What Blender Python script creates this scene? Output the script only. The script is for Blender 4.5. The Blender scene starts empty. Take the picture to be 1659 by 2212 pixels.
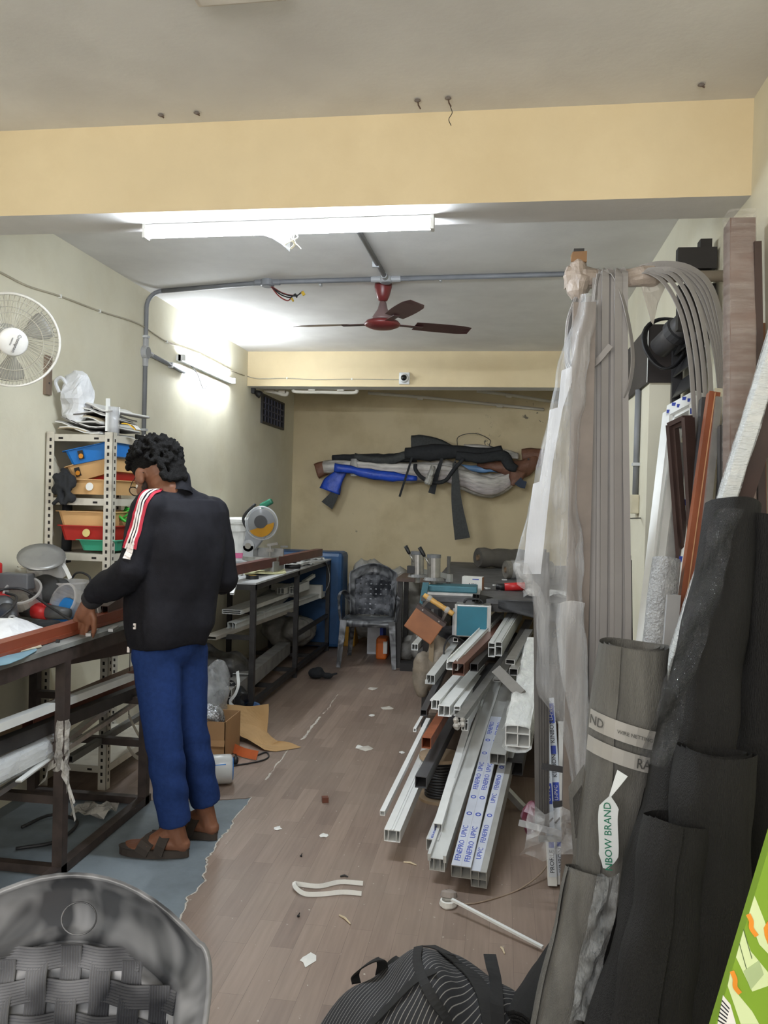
import bpy, bmesh, math, random
from mathutils import Vector, Matrix, noise
from mathutils.bvhtree import BVHTree
V = Vector
scene = bpy.context.scene
COL = scene.collection
# ---------------------------------------------------------------- camera
FPX, IW, IH = 1745.0, 1659.0, 2212.0
YAW, PITCH, ROLL = 0.1435, -0.0129, 0.0254
CAM = V((0, 0, 1.45))
cf = V((-math.sin(YAW)*math.cos(PITCH), math.cos(YAW)*math.cos(PITCH), math.sin(PITCH)))
_r0 = V((math.cos(YAW), math.sin(YAW), 0)); _u0 = _r0.cross(cf)
cr = _r0*math.cos(ROLL) + _u0*math.sin(ROLL); cu = -_r0*math.sin(ROLL) + _u0*math.cos(ROLL)
cd = bpy.data.cameras.new('camera'); cam = bpy.data.objects.new('camera', cd); COL.objects.link(cam)
cd.sensor_fit = 'VERTICAL'; cd.sensor_height = 36.0; cd.lens = FPX/IH*36.0; cd.clip_start = 0.02
cam.matrix_world = Matrix(((cr.x, cu.x, -cf.x, CAM.x), (cr.y, cu.y, -cf.y, CAM.y), (cr.z, cu.z, -cf.z, CAM.z), (0, 0, 0, 1)))
scene.camera = cam
# ---------------------------------------------------------------- world, daylight from the open shop front, exposure
wd = bpy.data.worlds.new('world'); scene.world = wd; wd.use_nodes = True
wd.node_tree.nodes['Background'].inputs[0].default_value = (0.85, 0.92, 1.0, 1)
wd.node_tree.nodes['Background'].inputs[1].default_value = 0.6
def area_light(name, loc, size, rot, power, color):
    l = bpy.data.lights.new(name, 'AREA'); l.shape = 'RECTANGLE'; l.size, l.size_y = size; l.energy = power; l.color = color
    o = bpy.data.objects.new(name, l); COL.objects.link(o); o.location = loc; o.rotation_euler = rot
    return o
area_light('shop_front_daylight', (-0.75, -1.95, 1.95), (2.6, 1.2), (math.pi/2, 0, 0), 72, (1.0, 0.95, 0.90))
scene.view_settings.view_transform = 'Standard'; scene.view_settings.look = 'None'
scene.view_settings.exposure = 0.3; scene.view_settings.gamma = 1.0; scene.view_settings.use_curve_mapping = False
TUBE_FRONT, TUBE_WALL = 200.0, 160.0
# ---------------------------------------------------------------- room numbers (metres)
XL, XR, HC, HB = -2.233, 0.7465, 2.736, 2.434
YB1, YB2, YB3, YB4, YBACK, YFRONT = 2.668, 2.864, 6.86, 7.06, 8.48, -2.0
BX, BZ = -1.60, 0.886          # bench front edge and height
# ---------------------------------------------------------------- helpers
def ray(px, py): return cf + cr*((px - IW/2)/FPX) - cu*((py - IH/2)/FPX)
def _at(px, py, i, v):
    d = ray(px, py); return CAM + d*((v - CAM[i])/d[i])
def pY(px, py, y): return _at(px, py, 1, y)
def pX(px, py, x): return _at(px, py, 0, x)
def pZ(px, py, z): return _at(px, py, 2, z)
def lin(c): return tuple((x/12.92 if x <= .04045 else ((x+.055)/1.055)**2.4) for x in (c[0]/255., c[1]/255., c[2]/255.))
MATS = {}
def M(name, col, rough=.6, metal=0., var=.12, scale=9., bump=0., col2=None, alpha=1., emit=0., trans=0., detail=4., fac=None, stretch=None, bscale=None, coat=0.):
    if name in MATS: return MATS[name]
    m = bpy.data.materials.new(name); m.use_nodes = True; nt = m.node_tree; n = nt.nodes; L = nt.links
    b = n['Principled BSDF']; c = lin(col)
    tc = n.new('ShaderNodeTexCoord'); mp = n.new('ShaderNodeMapping'); L.new(tc.outputs['Object'], mp.inputs[0])
    if stretch: mp.inputs['Scale'].default_value = stretch
    t = n.new('ShaderNodeTexNoise'); t.inputs['Scale'].default_value = scale; t.inputs['Detail'].default_value = detail; L.new(mp.outputs[0], t.inputs[0])
    r = n.new('ShaderNodeValToRGB'); L.new(t.outputs[0], r.inputs[0])
    a1 = tuple(min(1, x*(1-var)) for x in c); a2 = lin(col2) if col2 else tuple(min(1, x*(1+var)) for x in c)
    lo, hi = fac or (.35, .65)
    r.color_ramp.elements[0].position = lo; r.color_ramp.elements[1].position = hi
    r.color_ramp.elements[0].color = (*a1, 1); r.color_ramp.elements[1].color = (*a2, 1)
    L.new(r.outputs[0], b.inputs['Base Color'])
    b.inputs['Roughness'].default_value = rough; b.inputs['Metallic'].default_value = metal
    b.inputs['Coat Weight'].default_value = coat
    if trans: b.inputs['Transmission Weight'].default_value = trans
    if alpha < 1: b.inputs['Alpha'].default_value = alpha
    if emit:
        b.inputs['Emission Color'].default_value = (*c, 1); b.inputs['Emission Strength'].default_value = emit
    if bump:
        t2 = n.new('ShaderNodeTexNoise'); t2.inputs['Scale'].default_value = bscale or scale*4; t2.inputs['Detail'].default_value = 3; L.new(mp.outputs[0], t2.inputs[0])
        bp = n.new('ShaderNodeBump'); bp.inputs['Strength'].default_value = bump; bp.inputs['Distance'].default_value = .01
        L.new(t2.outputs[0], bp.inputs['Height']); L.new(bp.outputs[0], b.inputs['Normal'])
    MATS[name] = m; return m
def matte(m, s=.15):
    m.node_tree.nodes['Principled BSDF'].inputs['Specular IOR Level'].default_value = s; return m
def film(name, col, amin, amax, scale=14., rough=.25, stretch=(1, 1, .25), bump=.5):
    """clear plastic sheet: streaky, partly see-through"""
    if name in MATS: return MATS[name]
    m = M(name, col, rough=rough, var=.05, bump=bump, scale=scale, stretch=stretch)
    nt = m.node_tree; b = nt.nodes['Principled BSDF']; t = nt.nodes['Noise Texture']
    mr = nt.nodes.new('ShaderNodeMapRange'); mr.inputs[1].default_value = .32; mr.inputs[2].default_value = .68
    mr.inputs[3].default_value = amin; mr.inputs[4].default_value = amax
    nt.links.new(t.outputs[0], mr.inputs[0]); nt.links.new(mr.outputs[0], b.inputs['Alpha'])
    return m
def root_loc(o):
    p = V((0, 0, 0))
    while o is not None:
        p = p + o.location; o = o.parent
    return p
def tag(o, label, cat, group=None, kind=None):
    if label: o['label'] = label
    if cat: o['category'] = cat
    if group: o['group'] = group
    if kind: o['kind'] = kind
    return o
def thing(name, label, cat, loc=(0, 0, 0), group=None):
    o = bpy.data.objects.new(name, None); COL.objects.link(o); o.location = loc; o.empty_display_size = .1
    return tag(o, label, cat, group)
def rot(ax, deg): return Matrix.Rotation(math.radians(deg), 3, ax)
def frame(d, up=(0, 0, 1)):
    d = V(d).normalized(); up = V(up)
    s = d.cross(up)
    if s.length < 1e-4: s = d.cross(V((1, 0, 0)))
    s.normalize(); return s, s.cross(d).normalized(), d        # side, up, dir
class MB:
    def __init__(s): s.v = []; s.f = []; s.mi = []; s.cur = 0
    def add(s, vs, fs):
        k = len(s.v); s.v += [V(v) for v in vs]
        for f in fs: s.f.append([i+k for i in f]); s.mi.append(s.cur)
        return s
    def box(s, c, sz, R=None):
        c = V(c); h = V(sz)/2; R = R or Matrix.Identity(3)
        vs = [c + R @ V((x*h.x, y*h.y, z*h.z)) for x in (-1, 1) for y in (-1, 1) for z in (-1, 1)]
        return s.add(vs, [(0, 1, 3, 2), (4, 6, 7, 5), (0, 4, 5, 1), (2, 3, 7, 6), (0, 2, 6, 4), (1, 5, 7, 3)])
    def bb(s, a, b): return s.box((V(a)+V(b))/2, [abs(b[i]-a[i]) for i in range(3)])
    def sweep(s, pts, sec, up=(0, 0, 1), cap=True, closed=False, sc=None, ups=None):
        pts = [V(p) for p in pts]; n = len(pts); m = len(sec); vs = []; last = V(up)
        for i, p in enumerate(pts):
            if closed: d = pts[(i+1) % n] - pts[i-1]
            else: d = pts[min(i+1, n-1)] - pts[max(i-1, 0)]
            if ups: last = V(ups[i])
            a, u, d = frame(d, last)
            if not ups: last = u
            k = sc[i] if sc else 1
            k = k if isinstance(k, tuple) else (k, k)
            vs += [p + a*(x*k[0]) + u*(y*k[1]) for x, y in sec]
        fs = []
        for i in range(n if closed else n-1):
            j = (i+1) % n
            for q in range(m):
                w = (q+1) % m; fs.append((i*m+q, i*m+w, j*m+w, j*m+q))
        if cap and not closed: fs += [tuple(range(m))[::-1], tuple((n-1)*m+q for q in range(m))]
        return s.add(vs, fs)
    def bar(s, p0, p1, w, h, up=(0, 0, 1)): return s.sweep([p0, p1], [(-w/2, -h/2), (w/2, -h/2), (w/2, h/2), (-w/2, h/2)], up)
    def ribbon(s, pts, w, t, up=(0, 0, 1), ups=None, sc=None): return s.sweep(pts, [(-w/2, -t/2), (w/2, -t/2), (w/2, t/2), (-w/2, t/2)], up, ups=ups, sc=sc)
    def tube(s, pts, r, n=8, closed=False, cap=True, up=(0, 0, 1)):
        sc = list(r) if isinstance(r, (list, tuple)) else None; r0 = 1 if sc else r
        sec = [(r0*math.cos(2*math.pi*i/n), r0*math.sin(2*math.pi*i/n)) for i in range(n)]
        return s.sweep(pts, sec, up, cap=cap, closed=closed, sc=sc)
    def lathe(s, prof, c=(0, 0, 0), axis=(0, 0, 1), n=20, cap=True):
        a, u, d = frame(axis, (0, 1, .01)); c = V(c); vs = []; m = len(prof)
        for i in range(n):
            t = 2*math.pi*i/n
            vs += [c + (a*math.cos(t)+u*math.sin(t))*r + d*z for r, z in prof]
        fs = [(i*m+q, ((i+1) % n)*m+q, ((i+1) % n)*m+q+1, i*m+q+1) for i in range(n) for q in range(m-1)]
        if cap: fs += [tuple(i*m for i in range(n))[::-1], tuple(i*m+m-1 for i in range(n))]
        return s.add(vs, fs)
    def ell(s, c, r, R=None, n=12):
        c = V(c); R = R or Matrix.Identity(3); r = (r, r, r) if not hasattr(r, '__len__') else r; k = max(4, n//2); vs = [c+R@V((0, 0, r[2]))]
        for i in range(1, k):
            a = math.pi*i/k
            for j in range(n):
                b = 2*math.pi*j/n; vs.append(c + R@V((r[0]*math.sin(a)*math.cos(b), r[1]*math.sin(a)*math.sin(b), r[2]*math.cos(a))))
        vs.append(c+R@V((0, 0, -r[2]))); e = len(vs)-1; fs = []
        for j in range(n):
            w = (j+1) % n; fs.append((0, 1+j, 1+w)); fs.append((e, 1+(k-2)*n+w, 1+(k-2)*n+j))
            for i in range(k-2): fs.append((1+i*n+j, 1+(i+1)*n+j, 1+(i+1)*n+w, 1+i*n+w))
        return s.add(vs, fs)
    def capsule(s, pts, rs, n=12):
        for i in range(len(pts)):
            s.ell(pts[i], rs[i], n=n)
        return s.tube(pts, list(rs), n)
    def grid(s, rows, closed=False):
        m = len(rows[0]); vs = [p for r in rows for p in r]; fs = []
        for i in range(len(rows)-1):
            for j in range(m if closed else m-1):
                k = (j+1) % m; fs.append((i*m+j, i*m+k, (i+1)*m+k, (i+1)*m+j))
        return s.add(vs, fs)
    def slab(s, rows, t):
        """grid surface with real thickness"""
        n = len(rows); m = len(rows[0]); R = [[V(p) for p in r] for r in rows]; B = []
        for i in range(n):
            q = []
            for j in range(m):
                a = R[min(i+1, n-1)][j]-R[max(i-1, 0)][j]; b = R[i][min(j+1, m-1)]-R[i][max(j-1, 0)]
                nn = a.cross(b)
                nn = nn.normalized() if nn.length > 1e-9 else V((0, 0, 1))
                q.append(R[i][j]-nn*t)
            B.append(q)
        k = n*m; fs = []
        for i in range(n-1):
            for j in range(m-1):
                a, b, c, d = i*m+j, i*m+j+1, (i+1)*m+j+1, (i+1)*m+j
                fs += [(a, b, c, d), (k+d, k+c, k+b, k+a)]
        for i in range(n-1):
            a, d = i*m, (i+1)*m; fs.append((a, d, k+d, k+a)); a, d = i*m+m-1, (i+1)*m+m-1; fs.append((d, a, k+a, k+d))
        for j in range(m-1):
            fs.append((j+1, j, k+j, k+j+1)); a = (n-1)*m+j; fs.append((a, a+1, k+a+1, k+a))
        return s.add([p for r in R for p in r]+[p for r in B for p in r], fs)
    def prism(s, poly, o, ax, ay, depth):
        o, ax, ay = V(o), V(ax), V(ay); nz = ax.cross(ay).normalized()*depth; n = len(poly)
        vs = [o+ax*x+ay*y for x, y in poly]; vs += [v+nz for v in vs]
        return s.add(vs, [tuple(range(n))[::-1], tuple(range(n, 2*n))]+[(i, (i+1) % n, n+(i+1) % n, n+i) for i in range(n)])
    def hollow(s, p0, p1, w, h, t=.003, up=(0, 0, 1), webs=(), hweb=()):
        p0, p1 = V(p0), V(p1); a, u, d = frame(p1-p0, up)
        for sg in (-1, 1):
            o = a*(sg*(w-t)/2); s.bar(p0+o, p1+o, t, h, u)
            o = u*(sg*(h-t)/2); s.bar(p0+o, p1+o, w-2*t, t, u)
        for x in webs: o = a*(x*w); s.bar(p0+o, p1+o, t*.8, h-2*t, u)
        for x in hweb: o = u*(x*h); s.bar(p0+o, p1+o, w-2*t, t*.8, u)
        return s
    def jitter(s, amp, fr=3., seed=0):
        o = V((seed*7.3, seed*3.1, seed*1.7))
        for v in s.v: v += noise.noise_vector(v*fr+o)*amp
        return s
    def build(s, name, mat, parent=None, smooth=False, bevel=0., sub=0, tri=False):
        me = bpy.data.meshes.new(name)
        if parent is None:
            xs = [v.x for v in s.v]; ys = [v.y for v in s.v]; zs = [v.z for v in s.v]
            o0 = V(((min(xs)+max(xs))/2, (min(ys)+max(ys))/2, min(zs)))
        else: o0 = root_loc(parent)
        me.from_pydata([v-o0 for v in s.v], [], s.f); mats = mat if isinstance(mat, (list, tuple)) else [mat]
        for m in mats: me.materials.append(m)
        if len(mats) > 1: me.polygons.foreach_set('material_index', s.mi)
        if smooth: me.polygons.foreach_set('use_smooth', [True]*len(s.f))
        me.update()
        o = bpy.data.objects.new(name, me); COL.objects.link(o)
        if parent is None: o.location = o0
        else: o.parent = parent
        if bevel:
            b = o.modifiers.new('bevel', 'BEVEL'); b.width = bevel; b.segments = 2; b.limit_method = 'ANGLE'; b.angle_limit = .6
        if sub: q = o.modifiers.new('sub', 'SUBSURF'); q.levels = q.render_levels = sub
        return o
def crease(o, ang=40):
    """smooth shading that keeps hard edges"""
    me = o.data; me.polygons.foreach_set('use_smooth', [True]*len(me.polygons))
    bm = bmesh.new(); bm.from_mesh(me); a = math.radians(ang)
    for e in bm.edges:
        if len(e.link_faces) == 2 and e.calc_face_angle(0) > a: e.smooth = False
    bm.to_mesh(me); bm.free(); return o
def remesh(o, vox, smooth=4, shade=True):
    r = o.modifiers.new('r', 'REMESH'); r.mode = 'VOXEL'; r.voxel_size = vox
    if smooth: k = o.modifiers.new('s', 'SMOOTH'); k.iterations = smooth; k.factor = .5
    dg = bpy.context.evaluated_depsgraph_get(); dg.update(); ev = o.evaluated_get(dg); me = bpy.data.meshes.new_from_object(ev)
    old = o.data; o.modifiers.clear(); nm = old.name; o.data = me; bpy.data.meshes.remove(old); me.name = nm
    if shade: me.polygons.foreach_set('use_smooth', [True]*len(me.polygons))
    return o
FONT_CACHE = {}
def text(body, mat, parent, origin, ax, ay, size, depth=.0006, name='lettering', align='CENTER', label=None):
    """lettering as a thin raised mesh on the plane (ax, ay); size = cap height in metres"""
    if body not in FONT_CACHE:
        cu_ = bpy.data.curves.new('t', 'FONT'); cu_.body = body; cu_.align_x = 'CENTER'; cu_.align_y = 'CENTER'; cu_.size = 1; cu_.extrude = .5; cu_.resolution_u = 2
        to = bpy.data.objects.new('t', cu_); COL.objects.link(to)
        dg = bpy.context.evaluated_depsgraph_get(); dg.update(); me = bpy.data.meshes.new_from_object(to.evaluated_get(dg))
        FONT_CACHE[body] = ([v.co.copy() for v in me.vertices], [list(p.vertices) for p in me.polygons])
        bpy.data.objects.remove(to); bpy.data.curves.remove(cu_); bpy.data.meshes.remove(me)
    vs, fs = FONT_CACHE[body]; ax = V(ax).normalized(); ay = V(ay).normalized(); az = ax.cross(ay)
    k = size/.7; mb = MB(); o = V(origin)
    mb.add([o+ax*(v.x*k)+ay*(v.y*k)+az*((v.z+.5)*depth*2) for v in vs], fs)
    ob = mb.build(name, mat, parent)
    if label: ob['label'] = label
    return ob
def copy_tree(o, parent=None):
    c = o.copy(); COL.objects.link(c); c.parent = parent
    for ch in [x for x in bpy.data.objects if x.parent == o]: copy_tree(ch, c)
    return c
def curve(pts, n=6):
    """Catmull-Rom through points"""
    pts = [V(p) for p in pts]; P = [pts[0]*2-pts[1]]+pts+[pts[-1]*2-pts[-2]]; out = []
    for i in range(1, len(P)-2):
        a, b, c, d = P[i-1:i+3]
        for k in range(n):
            t = k/n; out.append(.5*((2*b)+(c-a)*t+(2*a-5*b+4*c-d)*t*t+(3*b-a-3*c+d)*t**3))
    return out+[pts[-1]]
# common materials
WHITE = M('upvc_white', (226, 228, 226), .35, var=.05)
UPVC2 = M('upvc_white_dusty', (196, 198, 196), .45, var=.08)
BLACKST = M('black_painted_steel', (46, 44, 44), .5, var=.3, scale=14)
RUSTST = M('dark_brown_steel', (62, 52, 48), .55, var=.3, scale=16)
DKGREY = M('dark_grey_plastic', (58, 58, 60), .5)
BLACK = M('black_plastic', (26, 26, 28), .5)
GREYPVC = M('grey_pvc', (124, 126, 130), .5, var=.08)
LGREY = M('light_grey_plastic', (165, 166, 168), .5, var=.06)
STEEL = M('brushed_steel', (176, 174, 170), .32, metal=.85, var=.1, scale=30)
ALU = M('aluminium', (170, 170, 168), .38, metal=.7, var=.1, scale=20)
RED = M('red_plastic', (190, 40, 42), .4)
BROWNUP = M('brown_laminate', (104, 62, 48), .4, var=.12, scale=20, stretch=(1, .1, 1))
DKBROWN = M('dark_brown_laminate', (66, 50, 46), .4, var=.12)
ORANGEW = M('golden_oak_laminate', (142, 80, 52), .4, var=.18, scale=16, stretch=(1, 1, .1))
CABLE = M('cable_black', (36, 36, 38), .5)
CLOTHBLK = M('black_cloth', (30, 32, 36), .85, bump=.3)
INKBLUE = M('ink_blue', (44, 70, 170), .5, var=.05)
INKBLK = M('ink_black', (24, 26, 40), .5, var=.05)
PAPERW = M('white_paper', (225, 225, 220), .7, var=.05)
# ================================================================ the room
def paint(name, c, stain, amt=(.58, .75), sc=2.2, rough=.75, bump=.06, spots=0.):
    m = M(name, c, rough, var=.04, scale=3., bump=bump, bscale=60); nt = m.node_tree; n = nt.nodes; L = nt.links; b = n['Principled BSDF']
    src = b.inputs['Base Color'].links[0].from_socket
    tc = n['Texture Coordinate']
    t = n.new('ShaderNodeTexNoise'); t.inputs['Scale'].default_value = sc; t.inputs['Detail'].default_value = 8; t.inputs['Roughness'].default_value = .62; L.new(tc.outputs['Object'], t.inputs[0])
    mr = n.new('ShaderNodeMapRange'); mr.inputs[1].default_value = amt[0]; mr.inputs[2].default_value = amt[1]; L.new(t.outputs[0], mr.inputs[0])
    mx = n.new('ShaderNodeMix'); mx.data_type = 'RGBA'; L.new(mr.outputs[0], mx.inputs[0]); L.new(src, mx.inputs[6]); mx.inputs[7].default_value = (*lin(stain), 1)
    out = mx.outputs[2]
    if spots:
        t2 = n.new('ShaderNodeTexNoise'); t2.inputs['Scale'].default_value = 9; t2.inputs['Detail'].default_value = 6; t2.inputs['Roughness'].default_value = .7; t2.inputs['Distortion'].default_value = .8; L.new(tc.outputs['Object'], t2.inputs[0])
        t3 = n.new('ShaderNodeTexNoise'); t3.inputs['Scale'].default_value = 1.1; L.new(tc.outputs['Object'], t3.inputs[0])
        ad = n.new('ShaderNodeMath'); ad.operation = 'ADD'; L.new(t2.outputs[0], ad.inputs[0]); L.new(t3.outputs[0], ad.inputs[1])
        m2 = n.new('ShaderNodeMapRange'); m2.inputs[1].default_value = spots; m2.inputs[2].default_value = spots+.035; L.new(ad.outputs[0], m2.inputs[0])
        x2 = n.new('ShaderNodeMix'); x2.data_type = 'RGBA'; L.new(m2.outputs[0], x2.inputs[0]); L.new(out, x2.inputs[6]); x2.inputs[7].default_value = (*lin((112, 104, 92)), 1); out = x2.outputs[2]
    L.new(out, b.inputs['Base Color']); return m
CREAM = paint('cream_wall_paint', (224, 219, 198), (212, 204, 178), (.5, .85))
YELLOW = paint('yellow_beam_paint', (222, 205, 168), (214, 195, 156), (.45, .8))
BACKP = paint('stained_back_wall_paint', (206, 191, 156), (170, 152, 116), (.5, .85), sc=1.6, spots=1.27)
CEILP = paint('ceiling_distemper', (222, 220, 217), (206, 203, 200), (.42, .75), sc=1.8)
CONC = paint('bare_grey_floor', (118, 128, 134), (96, 104, 110), (.4, .7), sc=4, rough=.7, spots=1.36)
def struct(name, mb, mat, **k):
    o = mb.build(name, mat, **k); o['kind'] = 'structure'; return o
T = .12
struct('floor', MB().bb((XL-T, YFRONT, -.12), (XR+T, YBACK+T, 0)), CONC)
struct('ceiling', MB().bb((XL-T, YFRONT, HC), (XR+T, YBACK+T, HC+.12)), CEILP)
struct('wall_left', MB().bb((XL-T, YFRONT, 0), (XL, YBACK, HC)), CREAM)
struct('wall_right', MB().bb((XR, YFRONT, 0), (XR+T, YBACK, HC)), CREAM)
struct('wall_back', MB().bb((XL-T, YBACK, 0), (XR+T, YBACK+T, HC)), BACKP)
def beam(name, y0, y1):
    mb = MB(); e = .0005
    mb.add([(XL, y0, HB), (XR, y0, HB), (XR, y0, HC), (XL, y0, HC), (XL, y1, HB), (XR, y1, HB), (XR, y1, HC), (XL, y1, HC)], [(0, 1, 2, 3), (5, 4, 7, 6), (0, 3, 7, 4), (1, 5, 6, 2)])
    mb.cur = 1; mb.add([(XL, y0, HB), (XR, y0, HB), (XR, y1, HB), (XL, y1, HB)], [(0, 3, 2, 1)])
    return struct(name, mb, [YELLOW, CEILP])
beam('trim_1', YB1, YB2); beam('trim_2', YB3, YB4)
# pilaster on the right wall
PILY = pX(1473, 840, XR).y; PILX = pY(1403, 840, PILY).x; PILY2 = PILY+.62
struct('wall_pilaster', MB().bb((PILX, PILY, 0), (XR, PILY2, pY(1403, 702, PILY).z)), CREAM)
# ---------------- vinyl plank sheet with a torn edge over the bare grey floor
def vinyl_mat():
    m = bpy.data.materials.new('printed_plank_vinyl'); m.use_nodes = True; nt = m.node_tree; n = nt.nodes; L = nt.links; b = n['Principled BSDF']
    tc = n.new('ShaderNodeTexCoord'); mp = n.new('ShaderNodeMapping'); mp.inputs['Rotation'].default_value = (0, 0, math.pi/2); L.new(tc.outputs['Object'], mp.inputs[0])
    br = n.new('ShaderNodeTexBrick'); br.offset = .37; br.inputs['Scale'].default_value = 1; br.inputs['Brick Width'].default_value = .42; br.inputs['Row Height'].default_value = .078; br.inputs['Mortar Size'].default_value = .0006; br.inputs['Bias'].default_value = 0
    br.inputs['Color1'].default_value = (*lin((146, 127, 114)), 1); br.inputs['Color2'].default_value = (*lin((124, 106, 95)), 1); br.inputs['Mortar'].default_value = (*lin((104, 88, 78)), 1); L.new(mp.outputs[0], br.inputs[0])
    m2 = n.new('ShaderNodeMapping'); m2.inputs['Scale'].default_value = (28, 1.6, 1); L.new(tc.outputs['Object'], m2.inputs[0])
    g = n.new('ShaderNodeTexNoise'); g.inputs['Scale'].default_value = 2.2; g.inputs['Detail'].default_value = 6; L.new(m2.outputs[0], g.inputs[0])
    mr = n.new('ShaderNodeMapRange'); mr.inputs[1].default_value = .3; mr.inputs[2].default_value = .7; mr.inputs[3].default_value = .86; mr.inputs[4].default_value = 1.12; L.new(g.outputs[0], mr.inputs[0])
    mx = n.new('ShaderNodeMix'); mx.data_type = 'RGBA'; mx.blend_type = 'MULTIPLY'; mx.inputs[0].default_value = 1; L.new(br.outputs[0], mx.inputs[6]); L.new(mr.outputs[0], mx.inputs[7])
    d = n.new('ShaderNodeTexNoise'); d.inputs['Scale'].default_value = 1.3; d.inputs['Detail'].default_value = 7; L.new(tc.outputs['Object'], d.inputs[0])
    r2 = n.new('ShaderNodeMapRange'); r2.inputs[1].default_value = .42; r2.inputs[2].default_value = .7; L.new(d.outputs[0], r2.inputs[0])
    m3 = n.new('ShaderNodeMath'); m3.operation = 'MULTIPLY'; m3.inputs[1].default_value = .45; L.new(r2.outputs[0], m3.inputs[0])
    x2 = n.new('ShaderNodeMix'); x2.data_type = 'RGBA'; L.new(m3.outputs[0], x2.inputs[0]); L.new(mx.outputs[2], x2.inputs[6]); x2.inputs[7].default_value = (*lin((150, 136, 124)), 1)
    # dust flecks
    f = n.new('ShaderNodeTexNoise'); f.inputs['Scale'].default_value = 55; f.inputs['Detail'].default_value = 2; L.new(tc.outputs['Object'], f.inputs[0])
    r3 = n.new('ShaderNodeMapRange'); r3.inputs[1].default_value = .73; r3.inputs[2].default_value = .77; L.new(f.outputs[0], r3.inputs[0])
    x3 = n.new('ShaderNodeMix'); x3.data_type = 'RGBA'; L.new(r3.outputs[0], x3.inputs[0]); L.new(x2.outputs[2], x3.inputs[6]); x3.inputs[7].default_value = (*lin((190, 180, 168)), 1)
    L.new(x3.outputs[2], b.inputs['Base Color']); b.inputs['Roughness'].default_value = .48
    return m
VINYL = vinyl_mat()
random.seed(4)
tear = [pZ(x, y, .003) for x, y in [(60, 1708), (150, 1716), (250, 1722), (330, 1728), (440, 1729), (490, 1727), (543, 1722), (528, 1742), (505, 1768), (497, 1790), (478, 1805), (466, 1822), (463, 1835), (446, 1852), (447, 1866), (438, 1888), (441, 1905), (425, 1922), (402, 1938), (399, 1958), (387, 1985), (378, 2030), (362, 2090), (330, 2170), (260, 2300)]]
tr = []
for i in range(len(tear)-1):
    for k in range(4):
        t = k/4; p = tear[i].lerp(tear[i+1], t); j = .006 if k else 0
        tr.append(V((p.x+random.uniform(-j, j), p.y+random.uniform(-j, j), .003)))
tr.append(tear[-1])
poly = [V((XR, YFRONT, .003)), V((XR, YBACK, .003)), V((XL, YBACK, .003)), V((XL, tr[0].y, .003))]+tr+[V((tr[-1].x, YFRONT, .003))]
bm = bmesh.new(); vs = [bm.verts.new(p) for p in poly]; fc = bm.faces.new(vs)
ex = bmesh.ops.extrude_face_region(bm, geom=[fc])
for v in ex['geom']:
    if isinstance(v, bmesh.types.BMVert): v.co.z = 0.0002
bmesh.ops.triangulate(bm, faces=bm.faces[:]); bmesh.ops.recalc_face_normals(bm, faces=bm.faces[:])
me = bpy.data.meshes.new('vinyl_flooring'); bm.to_mesh(me); bm.free(); me.materials.append(VINYL)
vin = bpy.data.objects.new('vinyl_flooring', me); COL.objects.link(vin)
tag(vin, 'brown plank-print vinyl sheet covering the floor, torn beside the bench', 'flooring')
TORN = M('torn_vinyl_backing', (196, 190, 180), .8)
mb = MB()
for i in range(24, len(tr)-1):
    w = .003+.005*random.random(); d = (tr[i+1]-tr[i]).normalized(); s = V((d.y, -d.x, 0))*w
    mb.add([tr[i]+V((0, 0, .001)), tr[i+1]+V((0, 0, .001)), tr[i+1]-s+V((0, 0, .0015)), tr[i]-s+V((0, 0, .0015))], [(0, 1, 2, 3)])
o = mb.build('torn_edge', TORN, vin); o['label'] = 'ragged pale edge of the torn vinyl'
mb = MB()
def seam(pts, w0):
    pts = [pZ(x, y, .0035) for x, y in pts]; P = []
    for i in range(len(pts)-1):
        for k in range(6): P.append(pts[i].lerp(pts[i+1], k/6)+V((random.uniform(-.006, .006), 0, 0)))
    for i in range(len(P)-1):
        w = w0*random.uniform(.2, 1); mb.add([P[i]+V((-w, 0, 0)), P[i]+V((w, 0, 0)), P[i+1]+V((w*.6, 0, 0)), P[i+1]+V((-w*.6, 0, 0))], [(0, 1, 2, 3)])
seam([(729, 1500), (712, 1527), (695, 1545)], .006); seam([(690, 1548), (668, 1578), (648, 1602)], .012); seam([(625, 1618), (598, 1650), (571, 1692)], .007)
mb.build('seam_tear', TORN, vin)['label'] = 'pale crack along a seam of the vinyl'
# ================================================================ lights, fans, conduits on ceiling and walls
GLOW = M('tube_glow', (235, 245, 255), .4, var=0, emit=TUBE_FRONT); GLOW2 = M('tube_glow_wall', (240, 248, 255), .4, var=0, emit=TUBE_WALL)
FIXW = M('white_enamel', (222, 224, 224), .4, var=.04)
a = pY(312, 500, 2.80); b = pY(938, 484, 2.775); zt = HB
a.z = b.z = zt; t = thing('tube_light', 'long lit white LED tube light under the yellow beam', 'light', (a+b)/2)
d = (b-a).normalized(); up = V((0, 0, 1))
MB().bar(a+V((0, 0, -.009)), b+V((0, 0, -.009)), .034, .016).build('housing', FIXW, t, bevel=.002)
mb = MB(); sec = [(.017*math.cos(q), .03*math.sin(q)) for q in [math.pi+math.pi*i/10 for i in range(11)]]
mb.sweep([a+d*.012+V((0, 0, -.0175)), b-d*.012+V((0, 0, -.0175))], sec); mb.build('diffuser', GLOW, t, smooth=False)
for p in (a, b):
    q = p+d*(.006 if p is a else -.006); MB().bar(q-d*.006+V((0, 0, -.024)), q+d*.006+V((0, 0, -.024)), .037, .05).build('end_cap', FIXW, t)
p0 = a.lerp(b, .52)+V((0, 0, -.045)); mb = MB(); random.seed(2)
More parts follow.
